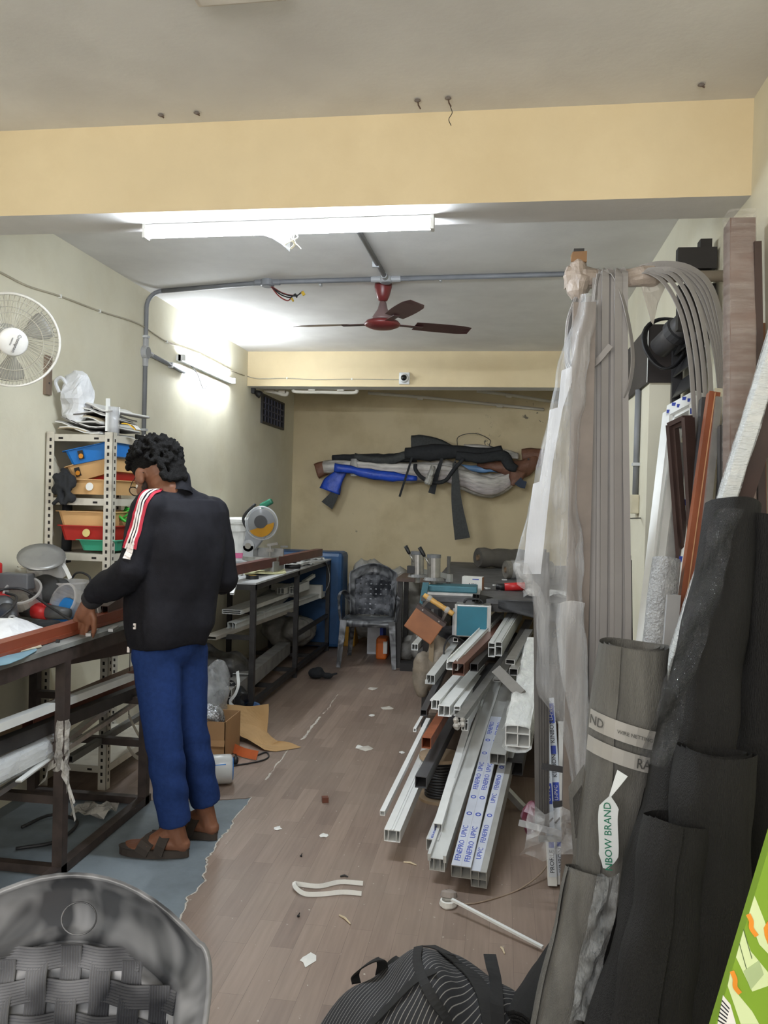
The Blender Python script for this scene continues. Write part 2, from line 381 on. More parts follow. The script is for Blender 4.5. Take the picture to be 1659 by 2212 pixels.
for k in range(4):
    c = curve([p0+V((random.uniform(-.02, .02), 0, 0)), p0+V((random.uniform(-.03, .03), -.01, -.02)), p0+V((.01+random.uniform(-.03, .03), -.005, -.04)), p0+V((random.uniform(-.01, .04), 0, -.055))], 4); mb.tube(c, .0022, 5)
mb.build('loose_wire', M('white_tape', (220, 216, 196), .6), t)
mb = MB(); mb.slab([[a.lerp(b, .40+.03*i)+V((0, -.005, -.047-(.004*i*i if j else 0))) for i in range(5)] for j in range(2)], .001); mb.build('loose_tape', M('clear_tape', (215, 220, 225), .3, alpha=.5), t)
# tube on the left wall
a = pX(392, 772, XL+.04); b = pX(504, 826, XL+.04); b.z = a.z
t = thing('wall_tube_light', 'lit tube light fixed high on the left wall above the far bench', 'light', (a+b)/2)
MB().bar(a+V((-.022, 0, 0)), b+V((-.022, 0, 0)), .034, .04).build('housing', FIXW, t)
MB().tube([a+V((.008, .02, 0)), b+V((.008, -.02, 0))], .014, 10).build('tube', GLOW2, t, smooth=True)
for p, s in ((a, 1), (b, -1)): MB().bar(p+V((0, s*.0, 0)), p+V((0, s*.022, 0)), .045, .04).build('end_holder', FIXW, t)
p = a+V((-.02, .22, -.02)); mb = MB()
mb.tube(curve([p, p+V((.01, .1, -.04)), p+V((.01, .22, -.13)), p+V((.01, .3, -.1)), p+V((.01, .36, -.06))]), .003, 5); mb.build('dangling_wire', CABLE, t)
# unlit fixture plate at the top edge
c = pZ(520, -8, HC-.015); t = thing('ceiling_lamp', 'flat pale rectangular lamp casing on the near ceiling, cut by the top edge', 'light', c)
MB().box(c+V((0, -.085, 0)), (.235, .19, .03), rot('Z', -1)).build('casing', M('lamp_casing', (196, 186, 172), .6), t, bevel=.004)
MB().box(c+V((0, -.085, -.017)), (.205, .16, .006), rot('Z', -1)).build('cover', M('lamp_cover', (206, 198, 186), .5), t)
# nails and hooks in the near ceiling
for px, py, lab in ((902, 215, 'short rusty nail in the near ceiling, left of the hook with thread'), (968, 210, 'rusty ceiling hook with a dangling thread near the beam'), (348, 247, 'small nail stub in the ceiling near the left end of the beam'), (425, 242, 'tiny nail stub second from the left along the beam'), (1515, 181, 'small nail stub in the ceiling at the far right')):
    c = pZ(px, py, HC); t = thing('ceiling_nail', lab, 'nail', c, 'nails in the near ceiling')
    MB().lathe([(.009, -.002), (.011, -.004), (.004, -.008)], c, n=9).build('hole_rim', M('chipped_plaster', (120, 112, 108), .9), t)
    big = .03 if px > 900 and px < 1000 else .012
    MB().tube([c, c+V((.003, 0, -big*.6)), c+V((.01, 0, -big))], .0025, 6).build('shank', M('rusty_iron', (84, 66, 56), .8), t)
    if px == 968: MB().tube(curve([c+V((.008, 0, -.03)), c+V((.014, 0, -.05)), c+V((.004, 0, -.07)), c+V((.012, 0, -.09))]), .0012, 4).build('thread', CABLE, t)
# ---------------- ceiling fan
FANB = M('fan_brown', (74, 46, 46), .35, var=.1); FANR = M('fan_maroon', (112, 44, 44), .35, var=.1)
c = pZ(828, 613, HC); t = thing('ceiling_fan', 'brown three-blade ceiling fan hanging below the conduit junction', 'fan', c)
MB().lathe([(.05, 0), (.052, -.02), (.038, -.075), (.026, -.1), (.012, -.104)], c).build('canopy', FANR, t, smooth=True)
MB().tube([c+V((0, 0, -.09)), c+V((0, 0, -.15))], .011, 10).build('rod', FANB, t, smooth=True)
MB().lathe([(.014, -.105), (.02, -.11), (.03, -.15), (.062, -.2), (.066, -.212), (.05, -.216)], c).build('lower_canopy', M('fan_grey_cone', (122, 100, 98), .4), t, smooth=True)
hub = c+V((0, 0, -.238)); MB().lathe([(.05, .024), (.095, .016), (.108, 0), (.1, -.012), (.07, -.024), (.03, -.03), (.004, -.031)], hub, n=28).build('motor', FANR, t, smooth=True)
for ang in (24, 172, -62):
    q = math.radians(ang); d = V((math.cos(q), math.sin(q), 0)); s = V((-d.y, d.x, 0)); rows = []
    for i in range(7):
        f = i/6; rr = .2+.35*f; w = .055+.012*math.sin(f*3)
        if i == 6: w *= .7
        rows.append([hub+d*rr+s*(w*(j-1))+V((0, 0, .006-.010*(j-1))) for j in range(3)])
    bl = MB().slab(rows, .002).build('blade', FANB, t, smooth=False)
    MB().bar(hub+d*.09, hub+d*.25, .04, .004).build('blade_bracket', FANB, bl)
# ---------------- grey conduits
YC = 4.64; zc = HC-.014; wallx = XL+.014
cc = pX(316, 690, wallx).y
t = thing('ceiling_conduit', 'grey conduit pipe running across the ceiling and bending down the left wall', 'conduit', (-.8, YC, zc))
bend = [V((wallx+.09*(1-math.sin(q)), cc+(YC-cc)*0, zc-.09*(1-math.cos(q)))) for q in [i*math.pi/2/6 for i in range(7)]]
bend = [V((wallx+.10-.10*math.sin(q), cc, zc-.10+.10*math.cos(q))) for q in [i*math.pi/2/7 for i in range(8)]]
pr_ = pZ(1240, 592, zc); pm = pZ(830, 603, zc); pj = pZ(578, 610, zc)
MB().tube([pr_+V((.35, 0, 0)), pr_, pm], .0135, 10).build('pipe_run', GREYPVC, t, smooth=True)
MB().tube([pm, pj, bend[0]], .0135, 10).build('pipe_run', GREYPVC, t, smooth=True)
MB().tube(bend+[V((wallx, cc, 1.72))], .0135, 10).build('pipe_drop', GREYPVC, t, smooth=True)
for p in (pZ(693, 607, HC), pZ(952, 597, HC)): MB().bar(p+V((-.006, 0, -.015)), p+V((.006, 0, -.015)), .034, .03).build('clip', M('clip_grey', (186, 188, 190), .5), t)
for z in (2.44, 1.86): MB().box((wallx+.001, cc, z), (.034, .036, .014)).build('clip', M('clip_grey', (186, 188, 190), .5), t)
def jbox(name, label, c, axis, r=.034):
    t = thing(name, label, 'junction box', c); MB().lathe([(r, -.018), (r, .016), (r*.85, .019)], c, axis, n=18).build('body', LGREY if 'pale' in label else GREYPVC, t, smooth=False)
    MB().lathe([(r*.8, .0195), (r*.8, .022)], c, axis, n=18).build('lid', GREYPVC, t)
    return t
jt = jbox('junction_box', 'grey round junction box on the ceiling with dangling wires', pj+V((0, 0, -.004)), (0, 0, -1), .04)
for s in (-1, 1): MB().tube([pj+V((s*.03, 0, 0)), pj+V((s*.075, 0, 0))], .018, 10).build('socket', GREYPVC, jt)
WC = {'y': M('yellow_tape', (204, 170, 60), .6), 'r': M('red_wire', (130, 50, 46), .6), 'k': CABLE}
random.seed(9); e = pZ(640, 622, HC-.05); e0 = pj+V((.02, 0, -.022))
for k in range(4):
    q = e+V((random.uniform(-.1, .06), random.uniform(-.02, .02), random.uniform(-.07, .01)))
    MB().tube(curve([e0, e0.lerp(q, .4)+V((0, 0, -.03)), e0.lerp(q, .8)+V((0, 0, -.03)), q]), .004, 5).build('wire', WC['k' if k % 2 else 'r'], jt)
    MB().tube([q, q+V((.012, 0, -.02))], .006, 5).build('tape_end', WC['y'] if k < 3 else CABLE, jt)
jt = jbox('junction_box', 'pale four-way conduit junction above the ceiling fan', pm+V((.01, 0, -.002)), (0, 0, -1), .036)
for s in (-1, 1): MB().tube([pm+V((.01+s*.03, 0, 0)), pm+V((.01+s*.085, 0, 0))], .018, 10).build('socket', LGREY, jt)
MB().tube([pm+V((.01, -.03, 0)), pm+V((.01, -.085, 0))], .018, 10).build('socket', LGREY, jt)
t = thing('conduit_branch', 'grey conduit running along the ceiling from the beam to the fan junction', 'conduit', pm+V((0, -.8, 0)))
MB().tube([pm+V((.01, -.08, 0)), V((pm.x-.02, YB2, zc))], .0135, 10).build('pipe', GREYPVC, t, smooth=True)
p = pZ(812, 565, HC); MB().box(p+V((0, 0, -.015)), (.036, .02, .032)).build('clip', M('clip_grey', (186, 188, 190), .5), t)
pw = pX(316, 762, wallx); pw.y = cc
jt = jbox('junction_box', 'pale round junction box on the left wall conduit', pw, (1, 0, 0), .042)
for dv in ((0, 0, 1), (0, 0, -1), (0, 1, 0)): MB().tube([pw+V(dv)*.03, pw+V(dv)*.085], .018, 10).build('socket', LGREY, jt)
t = thing('conduit_stub', 'short grey conduit from the wall junction box to the lit wall tube', 'conduit', pw)
pe = pX(398, 797, wallx); pe.z = pw.z-.02; MB().tube([pw+V((0, .07, 0)), pe], .0135, 10).build('pipe', GREYPVC, t, smooth=True)
m_ = pw.lerp(pe, .62); MB().box(m_, (.034, .014, .036)).build('clip', M('clip_grey', (186, 188, 190), .5), t)
# white cable along the left wall and on to the rear beam
cp = [pX(x, y, XL+.006) for x, y in ((-60, 560), (0, 588), (60, 618), (130, 640), (215, 672), (300, 700), (360, 738), (430, 765), (500, 800), (528, 811))]
t = thing('wall_cable', 'thin off-white cable slung along the left wall past the conduit', 'cable', cp[4])
MB().tube(curve(cp, 5), .005, 6).build('cable', M('cable_cream', (176, 168, 148), .6), t, smooth=True)
for i in (3, 4, 6, 7): MB().box(cp[i], (.014, .01, .018)).build('clip', PAPERW, t)
cp = [pY(x, y, YB3-.006) for x, y in ((531, 812), (560, 818), (620, 817), (680, 820), (760, 819), (840, 820), (866, 820))]
t = thing('camera_cable', 'thin cable tacked along the rear beam to the security camera', 'cable', cp[3])
MB().tube(curve(cp, 5), .0045, 6).build('cable', M('cable_cream', (176, 168, 148), .6), t, smooth=True)
for i in (2, 4): MB().box(cp[i], (.012, .012, .016)).build('clip', PAPERW, t)
# security camera on the rear beam
c = pY(874, 818, YB3); t = thing('security_camera', 'small white square security camera on the rear beam', 'camera', c)
MB().box(c+V((0, -.012, 0)), (.092, .024, .1)).build('base_plate', FIXW, t, bevel=.006)
MB().lathe([(.04, 0), (.038, .02), (.026, .034)], c+V((0, -.022, 0)), (0, -1, 0)).build('dome', FIXW, t, smooth=True)
MB().lathe([(.026, 0), (.025, .012), (.012, .02), (.002, .022)], c+V((0, -.05, 0)), (0, -1, 0)).build('lens', M('camera_glass', (12, 12, 16), .12), t, smooth=True)
# ventilation grille high on the left wall behind the rear beam
q = [pX(565, 858, XL), pX(610, 872, XL), pX(612, 926, XL), pX(566, 910, XL)]
y0, y1 = q[0].y, q[1].y; z0, z1 = (q[3].z+q[2].z)/2, (q[0].z+q[1].z)/2; c = V((XL, (y0+y1)/2, z0))
t = thing('ventilation_grille', 'dark barred ventilation opening high on the left wall by the back corner', 'grille', c)
MB().bb((XL-.001, y0, z0), (XL+.006, y1, z1)).build('backing', M('opening_shade_blue', (26, 28, 44), .8), t)  # solid dark panel stands in for the shade inside the opening
for s in ((y0-.02, y0), (y1, y1+.02)): MB().bb((XL, s[0], z0-.02), (XL+.02, s[1], z1+.02)).build('frame_bar', BLACKST, t)
for s in ((z0-.02, z0), (z1, z1+.02)): MB().bb((XL, y0, s[0]), (XL+.02, y1, s[1])).build('frame_bar', BLACKST, t)
GB = M('grille_blue_grey', (70, 72, 92), .6)
for i in range(1, 7): y = y0+(y1-y0)*i/7; MB().bb((XL+.006, y-.012, z0), (XL+.014, y+.012, z1)).build('bar', GB, t)
for i in range(1, 4): z = z0+(z1-z0)*i/4; MB().bb((XL+.006, y0, z-.006), (XL+.018, y1, z+.006)).build('cross_bar', GB, t)
# small lamp holder under the rear beam corner
c = pX(551, 846, XL+.03); t = thing('wall_spotlight', 'small dark lamp holder under the left end of the rear beam', 'lamp', c)
MB().lathe([(.018, 0), (.03, .03), (.034, .06), (.03, .062)], c, (1, .3, -.6), n=14).build('cup', BLACK, t, smooth=True)
MB().box(c+V((-.015, 0, .01)), (.03, .05, .05)).build('bracket', DKGREY, t)
# white pvc pipes behind the rear beam
PVCW = M('white_pvc', (205, 200, 188), .45, var=.06)
def pipe(label, pts, r=.016):
    t = thing('pvc_pipe', label, 'pipe', pts[0], 'white pipes behind the rear beam'); MB().tube(curve(pts, 4), r, 10).build('pipe', PVCW, t, smooth=True)
    for f in (.3, .75):
        k = V(pts[0]).lerp(V(pts[-1]), f); MB().lathe([(r*1.35, -.03), (r*1.35, .03)], k, V(pts[-1])-V(pts[0]), n=12).build('coupling', PVCW, t)
    return t
zz = 2.42
pipe('short white pipe with elbow in the left corner behind the rear beam', [pY(572, 843, 7.25), pY(595, 848, 7.25), pY(617, 853, 7.25), pY(622, 846, 7.25)])
pipe('white pipe with both ends bent up behind the middle of the rear beam', [pY(633, 841, 7.07), pY(640, 846, 7.08), pY(700, 847, 7.08), pY(765, 848, 7.08), pY(771, 841, 7.07)])
pipe('long white pipe sloping across the top of the back wall', [pY(795, 849, 8.3), pY(900, 857, 8.35), pY(1000, 867, 8.4), pY(1175, 885, 8.45)])
pipe('white pipe higher on the back wall near the plastic drape', [pY(1030, 845, 8.25), pY(1100, 853, 8.3), pY(1195, 868, 8.4), pY(1260, 876, 8.4)])
c = pY(1252, 905, 8.44); t = thing('switch_board', 'pale electrical board on the back wall behind the hanging strips', 'switchboard', c)
MB().box(c, (.16, .05, .2)).build('panel', LGREY, t, bevel=.006)
for i in range(3): MB().box(c+V((-.045+.045*i, -.03, .02)), (.03, .012, .05)).build('switch', FIXW, t)
# wooden strip on the left wall
c = pX(100, 811, XL); a = pX(100, 768, XL); b = pX(100, 853, XL)
t = thing('wooden_strip', 'short grey-brown wooden strip screwed to the left wall beside the wall fan', 'wood strip', c)
st = MB().bb((XL, c.y-.026, b.z), (XL+.016, c.y+.026, a.z)).build('plank', M('weathered_wood', (128, 110, 94), .8, var=.2, scale=20, stretch=(1, 1, .15)), t)
for z in (.3, .62): MB().lathe([(.005, 0), (.004, .003)], V((XL+.016, c.y, b.z+(a.z-b.z)*z)), (1, 0, 0), n=8).build('screw', BLACKST, st)
# ---------------- wall fan, cut by the left edge
c = pY(24, 735, 3.0); N = V((.62, -.74, -.26)).normalized(); S, U, _n = frame(N, (0, 0, 1)); RAD = .183
t = thing('wall_fan', 'white wall fan with round wire guard at the left edge', 'fan', c)
GUARD = M('fan_guard_wire', (196, 192, 178), .45, var=.05)
def guard(name, depth, hubr, sgn, nsp):
    mb = MB()
    def pt(r, a):
        f = r/RAD; z = depth*(1-f**4)*sgn; return c+S*(r*math.cos(a))+U*(r*math.sin(a))+N*z
    for i in range(nsp):
        a = 2*math.pi*i/nsp; mb.tube([pt(hubr, a), pt(RAD*.5, a+.09), pt(RAD*.8, a+.14), pt(RAD*.95, a+.15), pt(RAD, a+.15)], .0011, 3, cap=False)
    for r in ((hubr, RAD*.62, RAD*.86) if sgn > 0 else (hubr, RAD*.7)): mb.tube([pt(r, 2*math.pi*k/40) for k in range(40)], .0016, 4, closed=True)
    return mb.build(name, GUARD, t)
guard('front_guard', .06, .052, 1, 84); guard('rear_guard', .06, .05, -1, 56)
MB().tube([c+S*(RAD*math.cos(2*math.pi*k/48))+U*(RAD*math.sin(2*math.pi*k/48)) for k in range(48)], .006, 8, closed=True).build('rim', M('fan_rim_white', (226, 224, 216), .4), t, smooth=True)
hb = MB().lathe([(.056, 0), (.056, .006), (.05, .012), (.02, .015), (.001, .0155)], c+N*.058, N, n=32).build('badge', M('badge_white', (232, 232, 230), .3), t, smooth=True)
ta = (-U*.93+S*.3).normalized(); tb = N.cross(ta)
text('Crompton', M('badge_print', (52, 54, 64), .5), hb, c+N*.0745+tb*.012, ta, tb, .0125)
text('HIGH FLO', M('badge_print', (52, 54, 64), .5), hb, c+N*.0745-tb*.008, ta, tb, .005)
TB = M('fan_blade_smoke', (150, 148, 142), .35, alpha=.55)
for k in range(3):
    q0 = k*2.09+.5; rows = []
    for i in range(6):
        rr = .05+.115*i/5; w = .3+.5*math.sin(i/5*2.4)
        rows.append([c+S*(rr*math.cos(q0+w*(j/4-.5)))+U*(rr*math.sin(q0+w*(j/4-.5)))+N*(.02*(j/4-.5)) for j in range(5)])
    MB().slab(rows, .002).build('blade', TB, t, smooth=True)
MB().lathe([(.045, .03), (.05, 0), (.055, -.06), (.05, -.13), (.03, -.15)], c-N*.06, N, n=20).build('motor_housing', LGREY, t, smooth=True)
wc = V((XL, c.y+.12, c.z-.06))
MB().tube(curve([c-N*.16, (c-N*.2+wc)/2+V((0, 0, -.05)), wc]), .02, 10).build('neck', LGREY, t, smooth=True)
MB().box(wc+V((.015, 0, -.02)), (.03, .1, .16)).build('wall_bracket', LGREY, t, bevel=.008)
# ================================================================ left side: rack, benches and what is on them
def loft(mb, rings, cap0=True, cap1=False):
    n = len(rings[0]); mb.grid(rings, closed=True); k = len(mb.v)-n*len(rings)
    if cap0: mb.f.append([k+i for i in range(n)][::-1]); mb.mi.append(mb.cur)
    if cap1: mb.f.append([k+(len(rings)-1)*n+i for i in range(n)]); mb.mi.append(mb.cur)
    return mb
def rrect(w, d, r, z, c, R, n=3):
    out = []
    for sx, sy, a0 in ((1, 1, 0), (-1, 1, 90), (-1, -1, 180), (1, -1, 270)):
        for i in range(n):
            a = math.radians(a0+90*i/(n-1)); out.append(c+R@V((sx*(w/2-r)+r*math.cos(a), sy*(d/2-r)+r*math.sin(a), z)))
    return out
def tray_mesh(c, w, d, h, R=None, taper=.03, rim=.012, wall=.004, r=.02):
    c = V(c); R = R or Matrix.Identity(3); q = lambda ww, dd, z: rrect(ww, dd, r, z, c, R)
    return loft(MB(), [q(w-taper, d-taper, 0), q(w, d, h-.004), q(w+2*rim, d+2*rim, h-.004), q(w+2*rim, d+2*rim, h), q(w-2*wall, d-2*wall, h), q(w-taper-2*wall, d-taper-2*wall, wall)], True, True)
def tub(name, label, cat, c, r0, r1, h, mat, axis=(0, 0, 1), group=None, lid=None, rimm=.006):
    """round open container with a rolled rim"""
    t = thing(name, label, cat, c, group); w = .003
    MB().lathe([(r0, 0), (r1, h), (r1+rimm, h), (r1+rimm, h+.008), (r1-w, h+.008), (r0-w, w)], c, axis, n=24).build('body', mat, t, smooth=False)
    return t
# ---------------- slotted-angle rack
SLOT = M('slotted_angle_white', (205, 200, 186), .5, var=.1, scale=12, col2=(168, 160, 146), fac=(.5, .75))
RY0, RY1, RX0, RX1 = 3.70, 4.42, XL+.01, pY(243, 1000, 3.70).x
rk = thing('slotted_rack', 'off-white slotted-angle rack full of coloured trays against the left wall', 'rack', ((RX0+RX1)/2, (RY0+RY1)/2, 0))
ZS = [pY(170, y, RY0).z for y in (938, 1076, 1196)]
SLOTSHADE = M('slot_shadow', (34, 30, 28), .9)  # dark boxes set slightly proud imitate the shade inside punched slots
for (x, sx) in ((RX0, 1), (RX1, -1)):
    for (y, sy) in ((RY0, 1), (RY1, -1)):
        zt = ZS[0]+.012; p = MB().bb((x, y, 0), (x+sx*.042, y+sy*.003, zt)); p.bb((x, y, 0), (x+sx*.003, y+sy*.042, zt)); po = p.build('post', SLOT, rk)
        h = MB(); z = .04
        while z < zt-.03:
            e = .0008
            h.bb((x+sx*.018, y-sy*e, z), (x+sx*.029, y+sy*(.003+e), z+.016)); h.bb((x-sx*e, y+sy*.018, z), (x+sx*(.003+e), y+sy*.028, z+.016)); z += .034
        so = h.build('slot_shades', SLOTSHADE, po); so['kind'] = 'stuff'
for z in ZS+[.12]:
    s = MB().bb((RX0+.004, RY0+.004, z-.002), (RX1-.004, RY1-.004, z)); s.bb((RX0+.042, RY0+.003, z-.034), (RX1-.042, RY0+.006, z)); s.bb((RX1-.006, RY0+.042, z-.034), (RX1-.003, RY1-.042, z)); sh = s.build('shelf', SLOT, rk)
    h = MB()
    for f in (.1, .85): xx = RX0+.05+(RX1-RX0-.1)*f; h.bb((xx-.012, RY0+.0022, z-.024), (xx+.012, RY0+.0065, z-.014))
    h.build('slot_shades', SLOTSHADE, sh)['kind'] = 'stuff'
TCOL = {'blue': (30, 116, 196), 'cream': (214, 172, 118), 'red': (176, 40, 34), 'teal': (60, 160, 128)}
STK = M('yellow_sticker', (200, 160, 60), .5)
def tray(label, col, px, py, w, d, h, tilt=0, yaw=0, y=None, stick=None, roll=0):
    yc = (y or RY0+.03+d/2); c = pY(px, py, yc-d/2); c.y = yc
    R = rot('Z', yaw)@rot('Y', roll)@rot('X', tilt); t = thing('storage_tray', label, 'tray', c, 'plastic trays on the slotted rack')
    MB_ = tray_mesh(c, w, d, h, R).build('body', M('tray_'+col, TCOL[col], .4, var=.06), t)
    if stick:
        o = c+R@V((stick, -d/2-.001, h*.52)); ax = R@V((1, 0, 0)); ay = R@V((0, -.12, 1))
        if col == 'blue' or 'tilted' in label:
            MB().prism([(-.014, -.022), (.014, -.022), (.014, .022), (-.014, .022)], o, ax, ay, .001).build('sticker', M('sticker_dark', (40, 36, 36), .5), t)
            MB().lathe([(.012, 0), (.012, .0012)], o+R@V((0, -.0015, -.006)), R@V((0, -1, 0)), n=16).build('sticker_disc', M('sticker_orange', (216, 140, 40), .5), t)
        else: MB().lathe([(.02, 0), (.02, .0012)], o, R@V((0, -1, .12)), n=18).build('sticker', M('sticker_pale', (206, 190, 120), .5) if col != 'cream' else PAPERW, t)
    return t
tray('cream tray with round white sticker low on the upper rack shelf', 'cream', 185, 1068, .27, .52, .075, stick=.02)
tray('red tray wedged between cream trays on the upper rack shelf', 'red', 205, 1042, .22, .5, .08, roll=-4, y=RY0+.38, stick=None)
tray('tilted cream tray with orange disc sticker under the blue tray', 'cream', 200, 1030, .25, .5, .085, roll=-16, y=RY0+.33, stick=-.07)
tray('blue tray lying tilted on top of the upper stack', 'blue', 198, 995, .27, .5, .075, roll=-12, y=RY0+.3, stick=-.05)
tray('teal green tray on the lowest visible rack shelf', 'teal', 208, 1190, .2, .45, .055, stick=.0)
tray('red tray with round yellow sticker above the teal tray', 'red', 182, 1168, .27, .5, .075, stick=.01)
tray('cream tray holding a green wire coil on the lower rack shelf', 'cream', 180, 1137, .28, .52, .075)
c = pY(262, 1112, RY0+.12); t = thing('wire_coil', 'coil of bright green wire in the cream tray', 'wire coil', c); GRN = M('green_wire', (62, 170, 62), .45)
for k in range(7): MB().tube([c+V((.0+.055*math.cos(a), .1+.05*k*.3+.09*math.sin(a), -.02+.006*k+.02*math.sin(a*2+k))) for a in [i*2*math.pi/24 for i in range(24)]], .006, 6, closed=True).build('loop', GRN, t, smooth=True)
# black cloth bundle hanging on the rack
random.seed(3); c = pY(140, 1042, RY0-.005); mb = MB()
for k in range(26):
    q = c+V((random.gauss(0, .025), random.uniform(-.02, .025), random.gauss(0, .032))); mb.ell(q, (random.uniform(.016, .03), .02, random.uniform(.016, .035)), rot('Y', random.uniform(-60, 60)), 8)
for k in range(4):
    p = c+V((-.03+.022*k, -.02, -.02)); mb.tube(curve([p+V((0, 0, .06)), p, p+V((random.uniform(-.02, .02), 0, -.05)), p+V((random.uniform(-.03, .03), 0, -.09))], 4), .011, 6)
o = mb.build('black_cloth_bundle', CLOTHBLK, None); remesh(o, .006, 3); tag(o, 'bundle of black straps and cloth on the left rack post', 'cloth')
mb = MB(); p = pY(122, 1060, RY0+.03); rows = [[p+V((.022*math.cos(a)-.0, .1+.03*math.sin(a), -z)) for a in [i*2*math.pi/10 for i in range(10)]] for z in (0, .1, .22, .36)]
loft(mb, rows, True, True).jitter(.012, 12); o = mb.build('black_garment', CLOTHBLK, smooth=True); tag(o, 'black garment hanging inside the left side of the rack', 'cloth')
# on top of the rack: bag, papers, roll
BAGW = film('white_polybag', (236, 238, 242), .75, .97, 10, .35, (1, 1, 1), .4)
c = pY(163, 862, RY0+.08); mb = MB(); n = 18
for i in range(9):
    pass
rows = []
for i in range(10):
    f = i/9; r = .075*(math.sin(math.pi*(.12+.8*f))**.6)*(1 if f < .6 else 1-.35*(f-.6)/.4)
    rows.append([c+V((r*1.05*math.cos(a)+.02*f, r*.8*math.sin(a), -.125+.27*f)) for a in [2*math.pi*k/n for k in range(n)]])
loft(mb, rows, True, False).jitter(.035, 14, 2); o = mb.build('polybag', BAGW, smooth=False); tag(o, 'crumpled white polythene bag on top of the rack', 'bag')
mb = MB(); mb.tube(curve([c+V((-.07, -.03, .03)), c+V((-.085, -.04, .08)), c+V((-.05, -.045, .1)), c+V((-.02, -.04, .06))]), .009, 6); mb.build('handle', BAGW, o)
PG = [M('paper_grey', (150, 148, 146), .6), PAPERW, M('paper_dark', (84, 80, 78), .6), M('paper_tan', (170, 156, 130), .7)]
random.seed(12); names = ['lowest brown folder', 'white catalogue', 'dark ring folder', 'grey brochure', 'white brochure', 'black folder', 'pale catalogue', 'top grey folder']
for k in range(8):
    z0 = ZS[0]+.006+.017*k; x0 = -2.06+random.uniform(-.02, .03)+.01*k; y0 = RY0+.2; ang = -9+random.uniform(-4, 4); w = .27-.012*k; R = rot('Z', random.uniform(-12, 10))@rot('Y', 8+random.uniform(-2, 4))
    t = thing('catalogue', names[k]+' in the pile on top of the rack', 'catalogue', (x0, y0, z0), 'papers piled on the rack'); cc_ = V((x0, y0, z0+.012))
    MB().slab([[cc_+R@V((w*(i/6-.5), .32*(j/1-.5), .012*math.sin(i*.9+k))) for i in range(7)] for j in range(2)], -.005).build('cover', PG[(3, 1, 2, 0, 1, 2, 1, 0)[k]], t)
    MB().slab([[cc_+R@V((w*.97*(i/6-.5), .31*(j/1-.5), .012*math.sin(i*.9+k)+.0055)) for i in range(7)] for j in range(2)], -.007).build('page_block', PG[(1, 0, 1, 1, 3, 1, 0, 1)[k]], t)
c = pY(283, 922, RY0+.1); mb = MB(); R = rot('Y', 18); mb.slab([[c+R@V((.075*(i/4-.5), .06*(j-.5), .008*math.sin(i))) for i in range(5)] for j in range(2)], .004); o = mb.build('pamphlet', M('pamphlet_yellow', (226, 178, 44), .5), None); tag(o, 'yellow pamphlet sticking out of the paper pile', 'pamphlet')
MB().slab([[c+R@V((.05*(i/4-.5)+.02, .05*(j-.5)-.002, .008*math.sin(i)+.004)) for i in range(5)] for j in range(2)], .002).build('white_panel', PAPERW, o)
CLEARP = film('clear_polythene', (220, 222, 224), .18, .55, 9, .2)
c = V((RX1-.03, RY0+.06, ZS[0]+.001)); t = thing('clear_roll', 'clear plastic tube standing at the corner of the rack top', 'plastic roll', c)
MB().lathe([(.03, 0), (.03, .14), (.026, .14), (.026, .004)], c, n=16).build('tube', CLEARP, t, smooth=True)
MB().box(c+V((-.02, -.02, .1)), (.022, .004, .16)).build('white_strip', WHITE, t)
p = pY(334, 935, 4.3); t = thing('steel_bracket', 'black perforated steel bracket bar on the far end of the rack top', 'bracket', p)
br = MB().bar(V((RX1-.12, 4.2, ZS[0]+.03)), V((RX1+.02, 4.46, ZS[0]+.0)), .02, .028).build('bar', BLACK, t)
for f in (.2, .8): MB().lathe([(.005, 0), (.005, .024)], V((RX1-.12, 4.2, ZS[0]+.03)).lerp(V((RX1+.02, 4.46, ZS[0])), f)+V((0, 0, -.002)), V((0, 0, 1)), n=8).build('bolt', STEEL, br)
o = MB().box((RX1-.01, 4.36, ZS[0]+.012), (.06, .05, .024)).build('small_carton', M('carton_red', (150, 50, 40), .6)); tag(o, 'small red carton behind the head on the rack top', 'carton')
# cloth bundle on the lower floor level of the rack is left dark and empty
# ---------------- near bench
BTOP = M('bench_top_worn', (126, 130, 128), .55, var=.2, scale=6, col2=(150, 152, 148), bump=.2)
NB0, NB1 = .7, 3.62
nb = thing('steel_workbench', 'dark steel-framed workbench with worn grey top where the man works', 'workbench', ((XL+BX)/2, (NB0+NB1)/2, 0))
MB().bb((XL+.012, NB0, BZ-.018), (BX, NB1, BZ)).build('worktop', BTOP, nb)
MB().bb((BX-.04, NB0, BZ-.07), (BX-.004, NB1, BZ-.018)).build('front_rail', RUSTST, nb)
MB().bb((XL+.02, NB1-.04, BZ-.07), (BX-.04, NB1, BZ-.018)).build('end_rail', RUSTST, nb)
legs = (1.2, 2.85, 3.58)
for y in legs:
    for x in (BX-.024, XL+.05): MB().bb((x-.02, y-.02, 0), (x+.02, y+.02, BZ-.018)).build('leg', RUSTST, nb)
    for z in (.0, .27, .47): MB().bb((XL+.07, y-.018, z+.004), (BX-.044, y+.018, z+.036)).build('cross_rail', RUSTST, nb)
MB().bb((BX-.044, NB0, .004), (BX-.004, NB1, .04)).build('floor_rail', RUSTST, nb)
